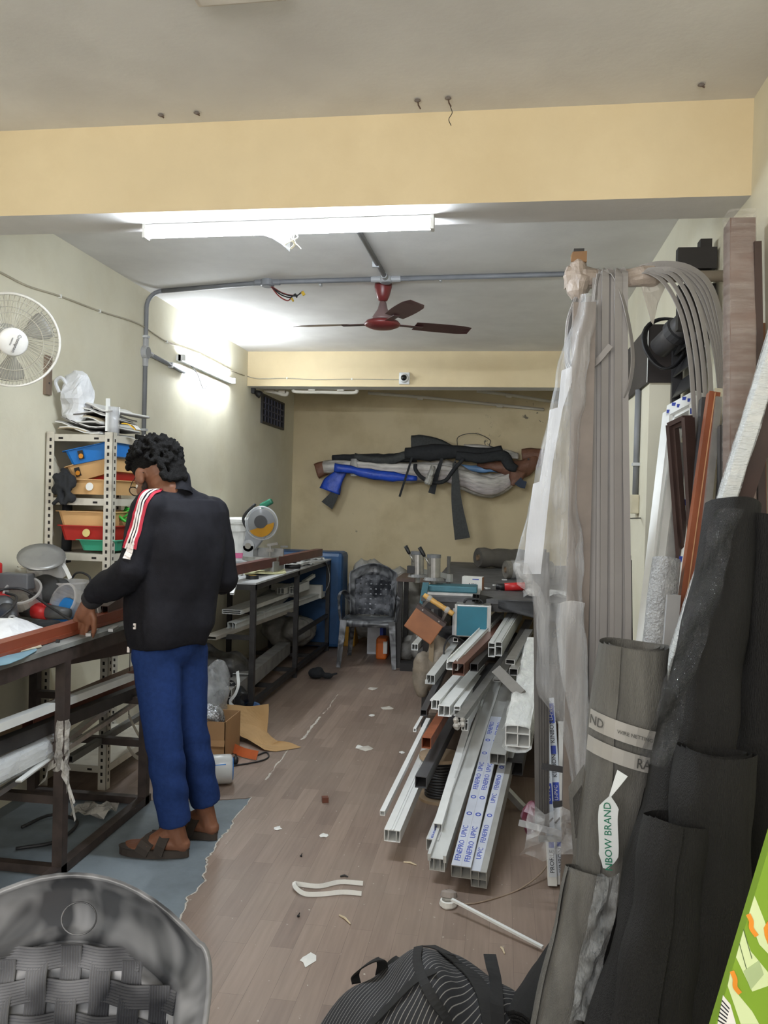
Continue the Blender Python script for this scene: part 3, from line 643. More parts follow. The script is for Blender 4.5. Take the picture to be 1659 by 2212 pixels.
# a film wrapped round the leg
TAPE = film('crinkled_tape', (200, 196, 188), .35, .85, 20, .25, (1, 1, 1), .8)
c = V((BX-.024, 2.85, .40)); mb = MB(); loft(mb, [[c+V(((.026+.006*math.sin(i*3+k))*math.cos(a), (.026+.006*math.cos(i*2+k))*math.sin(a), .028*i)) for k, a in enumerate([2*math.pi*q/12 for q in range(12)])] for i in range(8)], False)
mb.jitter(.006, 30); tw = mb.build('tape_wrap', TAPE, nb)
for k, (dx, dz) in enumerate(((.05, -.13), (.06, -.2), (-.05, -.08), (.02, -.1))):
    MB().slab([[c+V((.02*(1 if dx > 0 else -1)+dx*f+.012*math.sin(9*f+k), -.03-.012*math.cos(7*f+k)+.01*s, .02+dz*f+(.035-.03*f)*s)) for f in (0, .3, .6, 1)] for s in (0, 1)], .0006).build('loose_end', TAPE, tw)
# things lying under the near bench
def prof(label, p0, p1, w, h, mat, up=(0, 0, 1), webs=(), hweb=(), t=.003, group=None, name='upvc_profile', cat='profile', lips=()):
    p0, p1 = V(p0), V(p1); th = thing(name, label, cat, p0.lerp(p1, .5)-V((0, 0, h/2)), group)
    mb = MB(); mb.hollow(p0, p1, w, h, t, up, webs, hweb); a, u, d = frame(p1-p0, up)
    for (lx, ly, lw, lh) in lips: o = a*(lx*w)+u*(ly*h); mb.bar(p0+o, p1+o, lw, lh, u)
    b = mb.build('body', mat, th); return th
UB = 'lengths stored under the near bench'
prof('bright white strip profile lying across the leg gap under the near bench', pX(-120, 1613, -1.66), pX(282, 1462, -1.66), .035, .03, WHITE, group=UB)
prof('dark brown profile just below the near bench top', pX(-120, 1460, -1.8), pX(290, 1392, -1.8), .05, .07, DKBROWN, group=UB)
prof('reddish brown frame profile behind the white strip under the near bench', pX(60, 1560, -1.78), pX(330, 1440, -1.78), .05, .075, BROWNUP, group=UB, hweb=(.2,))
prof('black box section under the white strip of the near bench', pX(-120, 1660, -1.70), pX(300, 1490, -1.70), .04, .05, BLACKST, group=UB)
prof('scratched steel tube sloping under the near bench towards the man', pX(-120, 1790, -1.68), pX(310, 1507, -1.72), .016, .02, STEEL, group=UB)
prof('grey aluminium channel behind the taped bench leg', pX(110, 1625, -1.74), pX(292, 1480, -1.9), .03, .025, ALU, group=UB)
prof('thin pale strip sticking out below the wrapped profile', pX(40, 1688, -1.63), pX(150, 1605, -1.70), .022, .006, WHITE, group=UB, t=.002)
a, b = pX(-120, 1722, -1.66), pX(112, 1608, -1.70); wp = prof('thick white profile wrapped in clear film under the near bench', a, b, .055, .06, WHITE, group=UB)
d = (b-a).normalized(); mb = MB(); loft(mb, [[(a+d*((b-a).length*f))+V((0, .05*math.cos(q)*1.0, 0))*0+frame(d)[0]*(.05*math.cos(q))+frame(d)[1]*(.048*math.sin(q)) for q in [2*math.pi*i/14 for i in range(14)]] for f in [k/10 for k in range(11)]+[1.03]], False).jitter(.008, 16)
mb.build('film_wrap', film('wrap_film', (225, 228, 232), .12, .5, 18, .2, (1, .2, 1)), wp)
prof('brown wooden board on the lower rail under the near bench', pX(-60, 1640, -2.0), pX(120, 1560, -2.0), .02, .14, M('ply_tan', (138, 116, 88), .7), group=UB, t=.008)
prof('long grey plastic bar lying low under the near bench', pX(150, 1640, -1.8), pX(330, 1530, -1.95), .03, .03, M('dusty_grey', (98, 96, 92), .7), group=UB)
random.seed(6)
o = MB().sweep(curve([V((-1.9, 3.0, .012)), V((-1.78, 3.1, .012)), V((-1.8, 3.3, .012)), V((-1.95, 3.35, .012)), V((-2.0, 3.2, .012))]), [(.007*math.cos(a), .007*math.sin(a)) for a in [i*math.pi/3 for i in range(6)]]).build('loose_cable', CABLE, smooth=True); tag(o, 'loop of black cable on the floor under the near bench', 'cable')
mb = MB(); rows = [[V((-1.86+.16*i/5, 3.35+.14*j/4, .04*abs(math.sin(i*1.3+j)))) for i in range(6)] for j in range(5)]; mb.slab(rows, .001).jitter(.02, 12); o = mb.build('film_scrap', TAPE, None); o.location.z = .003; tag(o, 'crumpled clear film scrap on the floor under the near bench', 'film scrap')
c = pX(310, 1640, -1.8); hk = pX(278, 1545, -1.76); t = thing('hanging_ribbon', 'pale packing ribbon loops dangling under the bench behind the trousers', 'ribbon', c)
MB().tube([hk, V((hk.x, hk.y, BZ-.018))], .002, 5).build('string', CABLE, t)
for k, pts in enumerate((((278, 1545), (295, 1580), (312, 1605), (330, 1625)), ((272, 1605), (300, 1608), (320, 1606), (322, 1630)), ((275, 1610), (290, 1632), (310, 1640), (318, 1625)))):
    MB().ribbon(curve([pX(x, y, -1.76) for x, y in pts], 4), .02, .001, up=(1, 0, .2)).build('loop', M('ribbon_pale', (168, 164, 154), .5), t)
# ---------------- things on the near bench
zb = BZ
prof('long reddish brown profile the man is holding on the near bench', pZ(-160, 1448, zb+.026), pZ(330, 1305, zb+.026), .052, .05, M('mahogany_laminate', (132, 66, 44), .38, var=.1), webs=(.1,), lips=((.5, -.3, .012, .014), (-.5, .42, .012, .004)))
prof('thin dark teal strip lying in front of the brown profile', pZ(0, 1420, zb+.004), pZ(110, 1378, zb+.004), .012, .006, M('teal_strip', (40, 66, 74), .4), t=.002, name='plastic_strip', cat='strip')
o = MB().slab([[pZ(x, y, zb+.001)+V((0, 0, .004)) for x, y in ((-30, 1447), (20, 1437), (50, 1425), (80, 1408))], [pZ(x, y, zb+.001)+V((0, 0, .004)) for x, y in ((-30, 1427), (20, 1418), (48, 1412), (78, 1404))]], .002).build('blue_wrapper', M('wrapper_blue', (120, 160, 178), .4)); tag(o, 'pale blue wrapper strip at the bench edge', 'wrapper')
o = MB().slab([[pZ(x, y, zb+.004) for x, y in ((45, 1408), (65, 1403), (90, 1398))], [pZ(x, y, zb+.004) for x, y in ((50, 1398), (68, 1394), (88, 1392))]], .003).build('paper_scrap', M('scrap_cream', (196, 190, 168), .7)); tag(o, 'small cream paper scrap on the bench in front of the brown profile', 'paper scrap')
# power drill (red and grey)
def at_bench(px, py, z): return pZ(px, py, zb+z)
c = V((-2.03, 3.03, zb)); t = thing('rotary_drill', 'red and grey rotary drill lying on the near bench with chuck towards the camera', 'drill', c)
p0 = V((-2.10, 3.18, zb+.075)); p1 = V((-1.935, 3.0, zb+.055)); dd = (p1-p0).normalized()
MB().tube([p0-dd*.17, p0-dd*.02, p0+dd*.02], [.045, .052, .05], 14).build('motor_body', RED, t, smooth=True)
MB().tube([p0+dd*.02, p0+dd*.07, p0+dd*.1], [.053, .052, .043], 14).build('gear_case', M('gear_grey', (82, 84, 86), .4), t, smooth=True)
MB().tube([p0+dd*.1, p0+dd*.135, p0+dd*.14, p0+dd*.17, p0+dd*.2, p0+dd*.235], [.036, .036, .04, .038, .03, .022], 16).build('chuck', DKGREY, t, smooth=True)
MB().tube([p0+dd*.23, p0+dd*.243], [.015, .015], 12).build('chuck_ring', STEEL, t); MB().tube([p0+dd*.24, p0+dd*.245], [.007, .007], 10).build('chuck_bore', BLACK, t)
MB().tube(curve([p0-dd*.13+V((0, 0, .02)), p0-dd*.15+V((-.05, -.02, .1)), p0-dd*.17+V((-.05, -.03, .19))]), [.024]*6+[.022]*7, 10).build('handle', M('drill_black', (36, 36, 38), .5), t, smooth=True)
MB().bb(p0-dd*.19+V((-.05, -.06, .03)), p0-dd*.12+V((.015, .02, .17))).build('switch_housing', RED, t, bevel=.012)
ld = [p0+V((.03, -.02, .06)), p0+V((.1, -.05, .05)), p0+V((.17, -.2, .02)), p0+V((.1, -.26, -.05)), p0+V((.03, -.16, -.04)), p0+V((.0, -.06, .06)), p0+V((.06, .05, .07)), p0+V((.2, .04, .0)), p0+V((.34, .02, -.06)), p0+V((.42, .1, -.064))]
MB().tube(curve(ld, 6), .0055, 7).build('power_cord', CABLE, t, smooth=True)
# angle grinder behind
c = V((-1.93, 3.28, zb)); t = thing('angle_grinder', 'grey angle grinder with red band beside the drill', 'grinder', c)
g0 = c+V((-.12, -.02, .055)); g1 = c+V((.1, -.03, .045)); MB().tube([g0, g0.lerp(g1, .35), g0.lerp(g1, .4)], [.034, .034, .03], 12).build('handle_body', DKGREY, t, smooth=True)
MB().tube([g0.lerp(g1, .25), g0.lerp(g1, .55)], [.036, .036], 12).build('red_band', RED, t, smooth=True)
MB().tube([g0.lerp(g1, .55), g1], [.033, .024], 12).build('gear_head', M('gear_grey', (82, 84, 86), .4), t, smooth=True)
o = MB().lathe([(.055, 0), (.058, .004), (.055, .03), (.03, .034)], V((-1.86, 3.12, zb)), n=20).build('black_pouch', CLOTHBLK, smooth=True); tag(o, 'flat black padded pouch in front of the drill cord', 'pouch')
# clear tubs and lids
TUBM = film('frosted_tub', (214, 212, 210), .28, .5, 4, .3, (1, 1, 1), .1)
tub('clear_tub', 'clear round tub tipped towards the camera behind the drill', 'tub', V((-2.05, 3.3, zb+.06)), .06, .075, .1, TUBM, (.1, -.62, .75), 'clear tubs on the near bench')
tub('clear_tub', 'clear round tub lying on its side with blue inside, next to the hand', 'tub', V((-1.86, 3.42, zb+.05)), .062, .075, .11, TUBM, (-.35, -.85, .35), 'clear tubs on the near bench')
tub('clear_tub', 'wide clear tub standing at the back of the near bench', 'tub', V((-2.0, 3.5, zb+.05)), .09, .105, .1, TUBM, (0, 0, 1), 'clear tubs on the near bench')
tub('clear_tub', 'clear tub stacked crooked on the wide tub by the wall', 'tub', V((-2.06, 3.5, zb+.165)), .07, .085, .07, TUBM, (-.2, -.3, .9), 'clear tubs on the near bench')
o = MB().lathe([(.001, 0), (.07, .002), (.076, .012), (.07, .014), (.001, .008)], V((-1.93, 3.36, zb+.03)), (.0, -.75, .65), n=24, cap=False).build('round_lid', M('lid_blue', (38, 130, 205), .4), smooth=True); tag(o, 'bright blue round lid between the clear tubs', 'lid')
o = MB().lathe([(.001, .012), (.04, .008), (.07, 0), (.1, .005), (.102, .012), (.07, .01), (.001, .02)], V((-2.03, 3.36, zb+.27)), (.25, -.45, .85), n=28, cap=False).build('steel_bowl', M('bowl_grey', (150, 150, 148), .35, metal=.4), smooth=True); tag(o, 'grey shallow bowl tilted on top of the bench clutter', 'bowl')
mb = MB()
for k in range(9): mb.ell(V((-2.08+random.uniform(-.1, .12), 3.42+random.uniform(-.08, .1), zb+.06+random.uniform(0, .08))), (random.uniform(.05, .08), .06, random.uniform(.05, .08)), None, 8)
o = mb.build('toolbag', M('dark_canvas', (62, 62, 62), .8)); remesh(o, .014, 4); tag(o, 'dark grey canvas tool bag heaped against the wall under the bowl', 'bag')
o = MB().bb((-2.16, 3.24, zb+.14), (-2.02, 3.3, zb+.21)).build('grey_case', M('case_grey', (96, 98, 102), .5), bevel=.006); tag(o, 'small grey tool case wedged behind the tipped tub', 'case')
o = MB().bb((-2.2, 2.92, zb+.001), (-2.12, 3.06, zb+.33)).build('blue_carton', M('carton_blue', (46, 120, 190), .5), bevel=.004); tag(o, 'blue carton edge at the far left of the near bench', 'carton')
mb = MB(); rows = [[V((-1.95+.26*i/9, 3.47+.16*j/6, zb+.03+.13*math.sin(math.pi*i/9)*math.sin(math.pi*j/6)**.7)) for i in range(10)] for j in range(7)]; mb.slab(rows, .0015).jitter(.035, 9, 5)
o = mb.build('polythene_bag', film('grey_polybag', (188, 188, 186), .45, .8, 8, .35, (1, 1, 1), .5), None); tag(o, 'translucent grey polythene bag heaped by the rack post', 'bag')
mb = MB(); rows = [[V((-2.21+.15*i/8, 3.44+.2*j/6, zb+.22+.1*math.sin(math.pi*i/8)*math.sin(math.pi*j/6))) for i in range(9)] for j in range(7)]; mb.slab(rows, .0015).jitter(.04, 11, 3)
o = mb.build('cream_polybag', film('cream_polybag', (225, 220, 200), .5, .85, 8, .4, (1, 1, 1), .5), None); tag(o, 'pale cream polythene bag against the left wall behind the bowl', 'bag')
st = [pY(105, 1200, 3.42), pY(125, 1207, 3.4), pY(140, 1225, 3.38), pY(152, 1250, 3.36)]
o = MB().ribbon(curve(st, 5), .018, .002, up=(0, -1, .4)).build('packing_strip', WHITE); tag(o, 'curved white plastic strip bending over the clear tubs', 'strip')
o = MB().tube(curve([pY(156, 1248, 3.4), pY(165, 1238, 3.38), pY(180, 1238, 3.36), pY(194, 1248, 3.35), pY(195, 1270, 3.34)], 6), .005, 6).build('arched_cable', CABLE, smooth=True); tag(o, 'arched black cord over the polythene bag', 'cable')
mb = MB(); rows = [[V((-2.1+.4*i/9, 2.64+.36*j/8, zb+.02+.07*max(0, math.sin(math.pi*i/9)*math.sin(math.pi*j/8)))) for i in range(10)] for j in range(9)]; mb.slab(rows, .002).jitter(.03, 8, 8)
o = mb.build('white_polybag', BAGW); tag(o, 'crumpled white bag spread on the bench in front of the drill', 'bag')
for k in range(3):
    prof(('upper', 'middle', 'lower')[k]+' black channel piece poking from the white bag', V((-2.0+.02*k, 2.55, zb+.088-.028*k)), V((-1.93+.012*k, 2.79+.02*k, zb+.084-.028*k)), .05, .026, BLACK, group='black channel offcuts in the white bag', name='channel_offcut', cat='profile')
mb = MB(); q = V((-1.885, 2.83, zb+.06))
for a_, b_ in (((0, -.03), (.05, -.03)), ((0, 0), (.055, 0)), ((0, .02), (.05, .02)), ((.05, -.035), (.05, .025))): mb.bar(q+V((a_[0], 0, a_[1])), q+V((b_[0], 0.01, b_[1])), .02, .005)
o = mb.build('white_clip', WHITE); tag(o, 'white plastic clip end beside the black channel offcuts', 'clip')
o = MB().bb((-2.12, 2.84, zb), (-1.78, 3.25, zb+.004)).build('cardboard_sheet', M('sheet_cream', (204, 196, 172), .7)); tag(o, 'flat cream card under the drill on the near bench', 'card')
for k, (px, py, w) in enumerate(((205, 1352, .16), (245, 1358, .09), (243, 1340, .03), (200, 1366, .12), (125, 1385, .012))):
    c = pZ(px, py, zb+.006); o = MB().box(c, (.02 if w > .02 else .012, w, .012), rot('Z', 12)).build('metal_offcut', BLACK if k % 2 == 0 else ALU); tag(o, ('long black metal piece beside the hand', 'dark hinge plate at the jacket edge', 'small black offcut near the jacket', 'thin aluminium strip parallel to the brown profile', 'tiny black bolt head above the bench leg')[k], 'offcut', 'metal bits on the near bench')
prof('short dark brown profile with white end behind the hand', pY(222, 1322, 3.3), pY(300, 1268, 3.75), .05, .055, DKBROWN, webs=(0,))
prof('narrow white edge profile lying on the short dark profile', pY(208, 1325, 3.27), pY(214, 1316, 3.3), .02, .06, WHITE)
# ================================================================ far bench and the back of the room
FB0, FB1 = 5.2, 7.62
FTOP = M('bench_top_white', (196, 198, 200), .45, var=.1, scale=7, col2=(150, 150, 150), fac=(.55, .7))
fb = thing('steel_workbench', 'black steel-framed workbench with dusty white top at the far left', 'workbench', ((XL+BX)/2, (FB0+FB1)/2, 0))
MB().bb((XL+.012, FB0, BZ-.012), (BX, FB1, BZ)).build('worktop', FTOP, fb)
for a, b in (((BX-.04, FB0, BZ-.05), (BX-.004, FB1, BZ-.012)), ((XL+.02, FB0+.004, BZ-.05), (BX-.04, FB0+.04, BZ-.012)), ((XL+.02, FB1-.04, BZ-.05), (BX-.04, FB1, BZ-.012))): MB().bb(a, b).build('top_rail', BLACKST, fb)
for y in (FB0+.022, 6.38, FB1-.022):
    for x in (BX-.022, XL+.05): MB().bb((x-.018, y-.018, 0), (x+.018, y+.018, BZ-.012)).build('leg', BLACKST, fb)
for y in (FB0+.022, 5.8, 6.38, 7.0, FB1-.022): MB().bb((XL+.07, y-.015, .05), (BX-.04, y+.015, .08)).build('floor_cross_rail', BLACKST, fb)
for y in (FB0+.022, 6.38, FB1-.022): MB().bb((XL+.07, y-.015, .5), (BX-.04, y+.015, .53)).build('shelf_cross_rail', BLACKST, fb)
MB().bb((BX-.04, FB0, .05), (BX-.004, FB1, .085)).build('floor_rail', BLACKST, fb)
MB().bb((BX-.04, 6.38, .33), (BX-.01, FB1, .36)).build('mid_rail', BLACKST, fb)
# profiles on the shelf rails, sticking out towards the camera
FS = 'profiles stacked on the rail of the far bench'; zs = .53
def fsprof(label, px, py, x2, y1, w, h, mat, z, **k):
    p = pZ(px, py, z); prof(label, p, V((x2, y1, z)), w, h, mat, group=FS, **k)
fsprof('wide bright white profile projecting from the far bench shelf past the jacket', 500, 1322, -1.78, 7.2, .14, .03, WHITE, zs+.12, hweb=(0,))
fsprof('ribbed grey-white sash profile beside the wide white one on the far bench shelf', 500, 1352, -1.66, 7.5, .06, .05, UPVC2, zs+.03, webs=(.1,), lips=((.5, .4, .02, .006), (-.5, -.4, .02, .006)))
fsprof('dull beige board lowest on the far bench shelf next to the trousers', 452, 1378, -1.72, 6.6, .1, .022, M('board_beige', (150, 144, 134), .6), zs+.0)
fsprof('long grey profile along the back of the far bench shelf', 560, 1330, -2.0, 7.5, .08, .06, UPVC2, zs+.03)
fsprof('second long grey profile against the wall on the far bench shelf', 545, 1310, -2.12, 7.5, .07, .07, M('upvc_grey', (150, 150, 148), .5), zs+.035)
prof('short white hollow profile end with two chambers above the far bench shelf', pY(606, 1277, 6.4), pY(640, 1265, 6.9), .06, .05, WHITE, webs=(0,), group=FS)
prof('second short white profile end beside the hollow one', pY(632, 1275, 6.5), pY(662, 1262, 7.0), .05, .06, WHITE, webs=(0,), hweb=(.2,), group=FS)
o = MB().bb((-2.1, 7.3, zs+.01), (-1.62, 7.36, zs+.13)).build('white_plank', M('plank_offwhite', (190, 188, 180), .6)); tag(o, 'off-white plank on edge at the far end of the bench shelf', 'plank')
prof('slim white stick propped diagonally behind the far bench middle leg', pY(655, 1258, 7.2), pY(678, 1243, 7.4), .03, .03, WHITE)
o = MB().bb((-2.2, 7.66, .02), (-1.50, 7.98, BZ+.06)).build('blue_drum', M('blue_sheet', (38, 76, 118), .45, var=.1), bevel=.04); tag(o, 'large blue plastic container behind the far bench', 'container')
MB().bb((-2.0, 7.655, BZ-.06), (-1.7, 7.665, BZ)).build('moulded_band', M('blue_dark', (28, 56, 92), .5), o)
# grey double-channel tube poking out under the far bench
a, b = pY(484, 1506, 4.9), V((-1.85, 6.9, .14)); gt = prof('grey two-channel box tube tied with white strap under the far bench', a, b, .1, .105, M('dusty_tube', (140, 138, 134), .6, var=.2), hweb=(0,), t=.008)
d = (b-a).normalized(); mb = MB(); s_, u_, _ = frame(d); k = a+d*.42
for w_, off, m_ in ((.018, 0, BLACK), (.02, .03, WHITE)):
    q = k+d*off; MB().sweep([q+s_*(.06*cx)+u_*(.063*cy) for cx, cy in ((-1, -1), (-1, 1), (1, 1), (1, -1))], [(-.001, -w_/2), (.001, -w_/2), (.001, w_/2), (-.001, w_/2)], d, closed=True, ups=[d]*4).build('strap', m_, gt)
cv = curve([pY(513, 1450, 4.95), pY(514, 1462, 4.9), pY(515, 1480, 4.86), pY(508, 1500, 4.85), pY(497, 1515, 4.86), pY(502, 1524, 4.84), pY(512, 1528, 4.82)], 5)
MB().ribbon(cv, .02, .0012, up=(0, -1, .3)).build('strap_tail', WHITE, gt)
t = thing('strap_tangle', 'tangle of black straps hanging beside the grey box tube', 'strap', pY(512, 1500, 4.95)); random.seed(21)
for k in range(6):
    q = pY(512+random.uniform(-8, 10), 1480+random.uniform(-8, 8), 5.0); MB().ribbon(curve([q, q+V((random.uniform(-.05, .05), -.03, -.05)), q+V((random.uniform(-.05, .06), -.02, -.12)), q+V((random.uniform(-.03, .03), 0, -.19))], 4), .022, .003, up=(0, -1, 0)).build('strap_loop', CLOTHBLK, t)
tub('blue_basin', 'small blue plastic basin on the floor at the far bench leg', 'basin', V((-1.68, 5.12, .004)), .1, .135, .07, M('basin_blue', (88, 120, 168), .45, var=.06), rimm=.012)
random.seed(8)
def heap(name, label, cat, c, s, mat, n=10, vox=.016, seed=1, jit=.03, fr=9, small=.35):
    random.seed(seed); mb = MB()
    for k in range(n): mb.ell(V(c)+V((random.uniform(-1, 1)*s[0]*.5, random.uniform(-1, 1)*s[1]*.5, s[2]*random.uniform(.3, .62))), (s[0]*random.uniform(small, .5), s[1]*random.uniform(small, .5), s[2]*random.uniform(small*.8, .38)), rot('Z', random.uniform(0, 90)), 10)
    o = mb.build(name, mat); remesh(o, vox, 2)
    for v in o.data.vertices:
        w = o.location+v.co; v.co += noise.noise_vector(w*fr)*jit
        if v.co.z+o.location.z < c[2]+.004: v.co.z = c[2]+.004-o.location.z
    tag(o, label, cat); return o
GREYBAG = M('dusty_polythene', (132, 130, 126), .55, var=.25, bump=.4, scale=10)
heap('plastic_heap', 'heap of crumpled grey polythene on the floor under the far bench', 'polythene', (-1.88, 7.25, .09), (.34, .4, .3), GREYBAG, seed=5)
heap('plastic_heap', 'dark crumpled polythene heap under the near end of the far bench', 'polythene', (-1.98, 5.5, .1), (.28, .4, .34), M('dark_polythene', (74, 72, 70), .5, var=.4, bump=.4), seed=7)
tub('paint_bucket', 'open pale grey bucket with a stick under the far end of the bench', 'bucket', V((-1.62, 7.95, .30)), .14, .17, .22, M('bucket_grey', (150, 150, 142), .5))
o = MB().bb((-1.55, 7.88, .001), (-1.4, 8.1, .3)).build('yellow_can', M('can_yellow', (190, 140, 40), .5), bevel=.01); tag(o, 'yellow can on the floor behind the far bench end leg', 'can')
c = pZ(683, 1466, .004); mb = MB(); mb.ell(c+V((0, 0, .045)), (.07, .06, .045)); mb.ell(c+V((.09, 0, .03)), (.05, .03, .025)); mb.bar(c+V((.1, 0, .03)), c+V((.17, .02, .05)), .05, .01); mb.ell(c+V((.02, -.01, .07)), (.04, .04, .03)); o = mb.build('black_cloth', CLOTHBLK); remesh(o, .008, 2); tag(o, 'crumpled black cloth on the floor by the far bench', 'cloth')
# ---------------- on the far bench
zb = BZ
tub('white_bucket', 'large white plastic bucket with lid rim behind the man at the wall', 'bucket', V((-2.07, 6.25, zb+.001)), .125, .15, .36, M('bucket_white', (214, 214, 210), .45), rimm=.012)
b_ = [x for x in bpy.data.objects if x.name.startswith('white_bucket')][-1]
MB().lathe([(.155, .0), (.162, .01), (.162, .03), (.14, .04), (.001, .045)], V((-2.07, 6.25, zb+.365)), n=26).build('lid', M('bucket_white', (214, 214, 210), .45), b_)
MB().lathe([(.1525, 0), (.1535, .05)], V((-2.07, 6.25, zb+.3)), n=26, cap=False).build('collar_band', M('bucket_white', (214, 214, 210), .45), b_)
MB().slab([[V((-2.07+.136*math.sin(a), 6.25-.136*math.cos(a), zb+z)) for a in (-.1, .2, .5, .8)] for z in (.09, .13)], .002).build('pink_label', M('label_pink', (200, 100, 140), .5), b_)
# mitre saw
SX, SY = -1.80, 6.0; sw = thing('mitre_saw', 'grey mitre saw with clear blade guard and green handle on the far bench', 'saw', (SX, SY, zb))
MB().bb((SX-.2, SY-.1, zb+.002), (SX+.12, SY+.2, zb+.09)).build('base_box', M('saw_base', (150, 152, 154), .45, metal=.3), sw, bevel=.01)
MB().lathe([(.14, 0), (.14, .03)], V((SX-.02, SY+.02, zb+.09)), n=28).build('turntable', ALU, sw)
MB().bb((SX-.16, SY+.08, zb+.12), (SX+.14, SY+.1, zb+.18)).build('fence', ALU, sw)
pv = V((SX-.1, SY, zb+.2)); MB().tube([pv+V((0, -.05, 0)), pv+V((0, .05, 0))], .045, 16).build('pivot', LGREY, sw); MB().tube([pv+V((0, -.058, 0)), pv+V((0, -.05, 0))], .024, 14).build('pivot_cap', STEEL, sw)
MB().bb((SX-.14, SY-.05, zb+.09), (SX-.06, SY+.05, zb+.2)).build('pivot_stand', LGREY, sw)
cb = V((SX+.0, SY, zb+.4)); MB().prism([(-.05, -.03), (.03, -.05), (.14, .1), (.13, .25), (.03, .3), (-.02, .2)], pv+V((0, .03, 0)), (1, 0, 0), (0, 0, 1), .06).build('arm', M('saw_arm_grey', (142, 144, 148), .4), sw, bevel=.008)
bc = pY(565, 1130, SY-.03); MB().lathe([(.125, -.02), (.128, 0), (.125, .02)], bc, (0, 1, 0), n=32).build('blade_guard', film('guard_clear', (200, 204, 208), .2, .4, 3, .12, (1, 1, 1), .0), sw, smooth=True)
MB().tube([bc+V((.126*math.cos(a), 0, .126*math.sin(a))) for a in [2*math.pi*i/36 for i in range(36)]], .006, 6, closed=True).build('guard_rim', M('guard_rim_clear', (206, 208, 210), .25, alpha=.7), sw, smooth=True)
MB().lathe([(.108, -.0015), (.108, .0015)], bc, (0, 1, 0), n=40).build('blade', M('blade_grey', (120, 120, 122), .3, metal=.8), sw)
MB().lathe([(.05, -.03), (.05, .02), (.03, .03)], bc+V((0, -.0, .01)), (0, 1, 0), n=20).build('arbor', DKGREY, sw)
MB().prism([(.105*math.cos(a), .105*math.sin(a)) for a in [math.radians(215+i*15) for i in range(11)]], bc+V((0, -.021, 0)), (1, 0, 0), (0, 0, 1), .006).build('amber_shield', M('amber_plastic', (176, 126, 30), .3, alpha=.85), sw)
MB().tube(curve([pv+V((.04, -.02, .32)), pv+V((-.04, -.02, .24)), pv+V((-.05, -.02, .18)), pv+V((.0, -.02, .1))], 5), .011, 8).build('side_handle', BLACK, sw, smooth=True)
hd = pY(577, 1087, SY); MB().bar(hd+V((-.05, 0, -.03)), hd+V((.04, 0, .02)), .05, .045).build('handle', M('handle_green', (30, 110, 84), .4), sw, bevel=.012)
c2 = pv+V((.17, -.04, -.03)); MB().tube([c2+V((0, 0, -.08)), c2+V((0, 0, .05))], .008, 8).build('clamp_rod', STEEL, sw); MB().bar(c2+V((-.02, 0, .04)), c2+V((.06, 0, .055)), .02, .02).build('clamp_arm', STEEL, sw); MB().box(c2+V((0, 0, -.0)), (.05, .04, .02)).build('clamp_pad', STEEL, sw)
mp_ = pZ(500, 1238, zb+.035); prof('dark reddish brown profile lying along the far bench by the saw', pY(500, 1232, 5.2), pY(690, 1193, 7.2), .06, .065, M('mahogany_dark', (92, 52, 48), .4), webs=(.1,))
random.seed(31)
o = MB().slab([[pZ(x, y, zb+.006)+V((0, 0, .012*math.sin(i*1.7))) for i, (x, y) in enumerate(((528, 1241), (560, 1243), (590, 1240), (618, 1237)))], [pZ(x, y, zb+.006)+V((0, 0, .012*math.sin(i*1.7+1))) for i, (x, y) in enumerate(((535, 1233), (560, 1234), (590, 1231), (614, 1230)))]], .012).build('yellow_pad', M('pad_pale_yellow', (206, 204, 160), .7)); tag(o, 'pale yellow flattened wad on the front of the far bench', 'wad')
c = pZ(545, 1250, zb+.002); t = thing('tape_roll', 'black tape roll near the front corner of the far bench', 'tape', c); MB().lathe([(.03, 0), (.045, 0), (.045, .024), (.03, .024), (.03, 0)], c, n=20, cap=False).build('roll', BLACK, t); MB().lathe([(.027, 0), (.03, 0), (.03, .024), (.027, .024), (.027, 0)], c, n=20, cap=False).build('core', STK, t)
c = pZ(588, 1228, zb+.001); o = MB().box(c+V((0, 0, .03)), (.09, .14, .06), rot('Z', 20)).build('grey_tool_case', M('case_mid_grey', (126, 128, 132), .5), bevel=.008); tag(o, 'grey plastic tool body in the middle of the far bench', 'tool')
c = pZ(632, 1224, zb+.02); o = MB().tube([c+V((-.06, -.02, 0)), c+V((.06, .02, 0))], .017, 10).build('black_grip', BLACK, smooth=True); tag(o, 'black cylindrical grip lying on the far bench', 'grip')
c = pZ(612, 1216, zb+.001); o = heap('rag_pile', 'dark grey rag pile in the middle of the far bench', 'rag', c, (.16, .3, .07), M('rag_grey', (84, 82, 82), .8, var=.3), seed=3, jit=.012, vox=.01)
c = pZ(660, 1213, zb+.001)
for k in range(9):
    q = pZ(random.uniform(635, 700), random.uniform(1203, 1224), zb+.002); sc = random.uniform(.03, .07); mb = MB(); rows = [[q+V((sc*2*(i/3-.5), sc*3*(j/3-.5), .02*random.random())) for i in range(4)] for j in range(4)]; mb.slab(rows, -.002)
    o = mb.build('paper_offcut', (PAPERW, WHITE, UPVC2)[k % 3]); tag(o, 'curled white offcut among the white scraps at the far end of the bench', 'offcut', 'white offcuts scattered on the far bench')
c = pZ(650, 1202, zb+.001); o = MB().box(c+V((.02, .1, .02)), (.34, .2, .04), rot('Z', 4)).build('black_tool_tray', M('tray_dark', (56, 58, 62), .5), bevel=.006); tag(o, 'flat dark tool tray at the back end of the far bench', 'tool tray')
for k in range(4): MB().bar(c+V((-.12+.08*k, .03, .045)), c+V((-.1+.08*k, .15, .05)), .02, .012).build('tool', (STEEL, PAPERW, DKGREY, STEEL)[k], o)
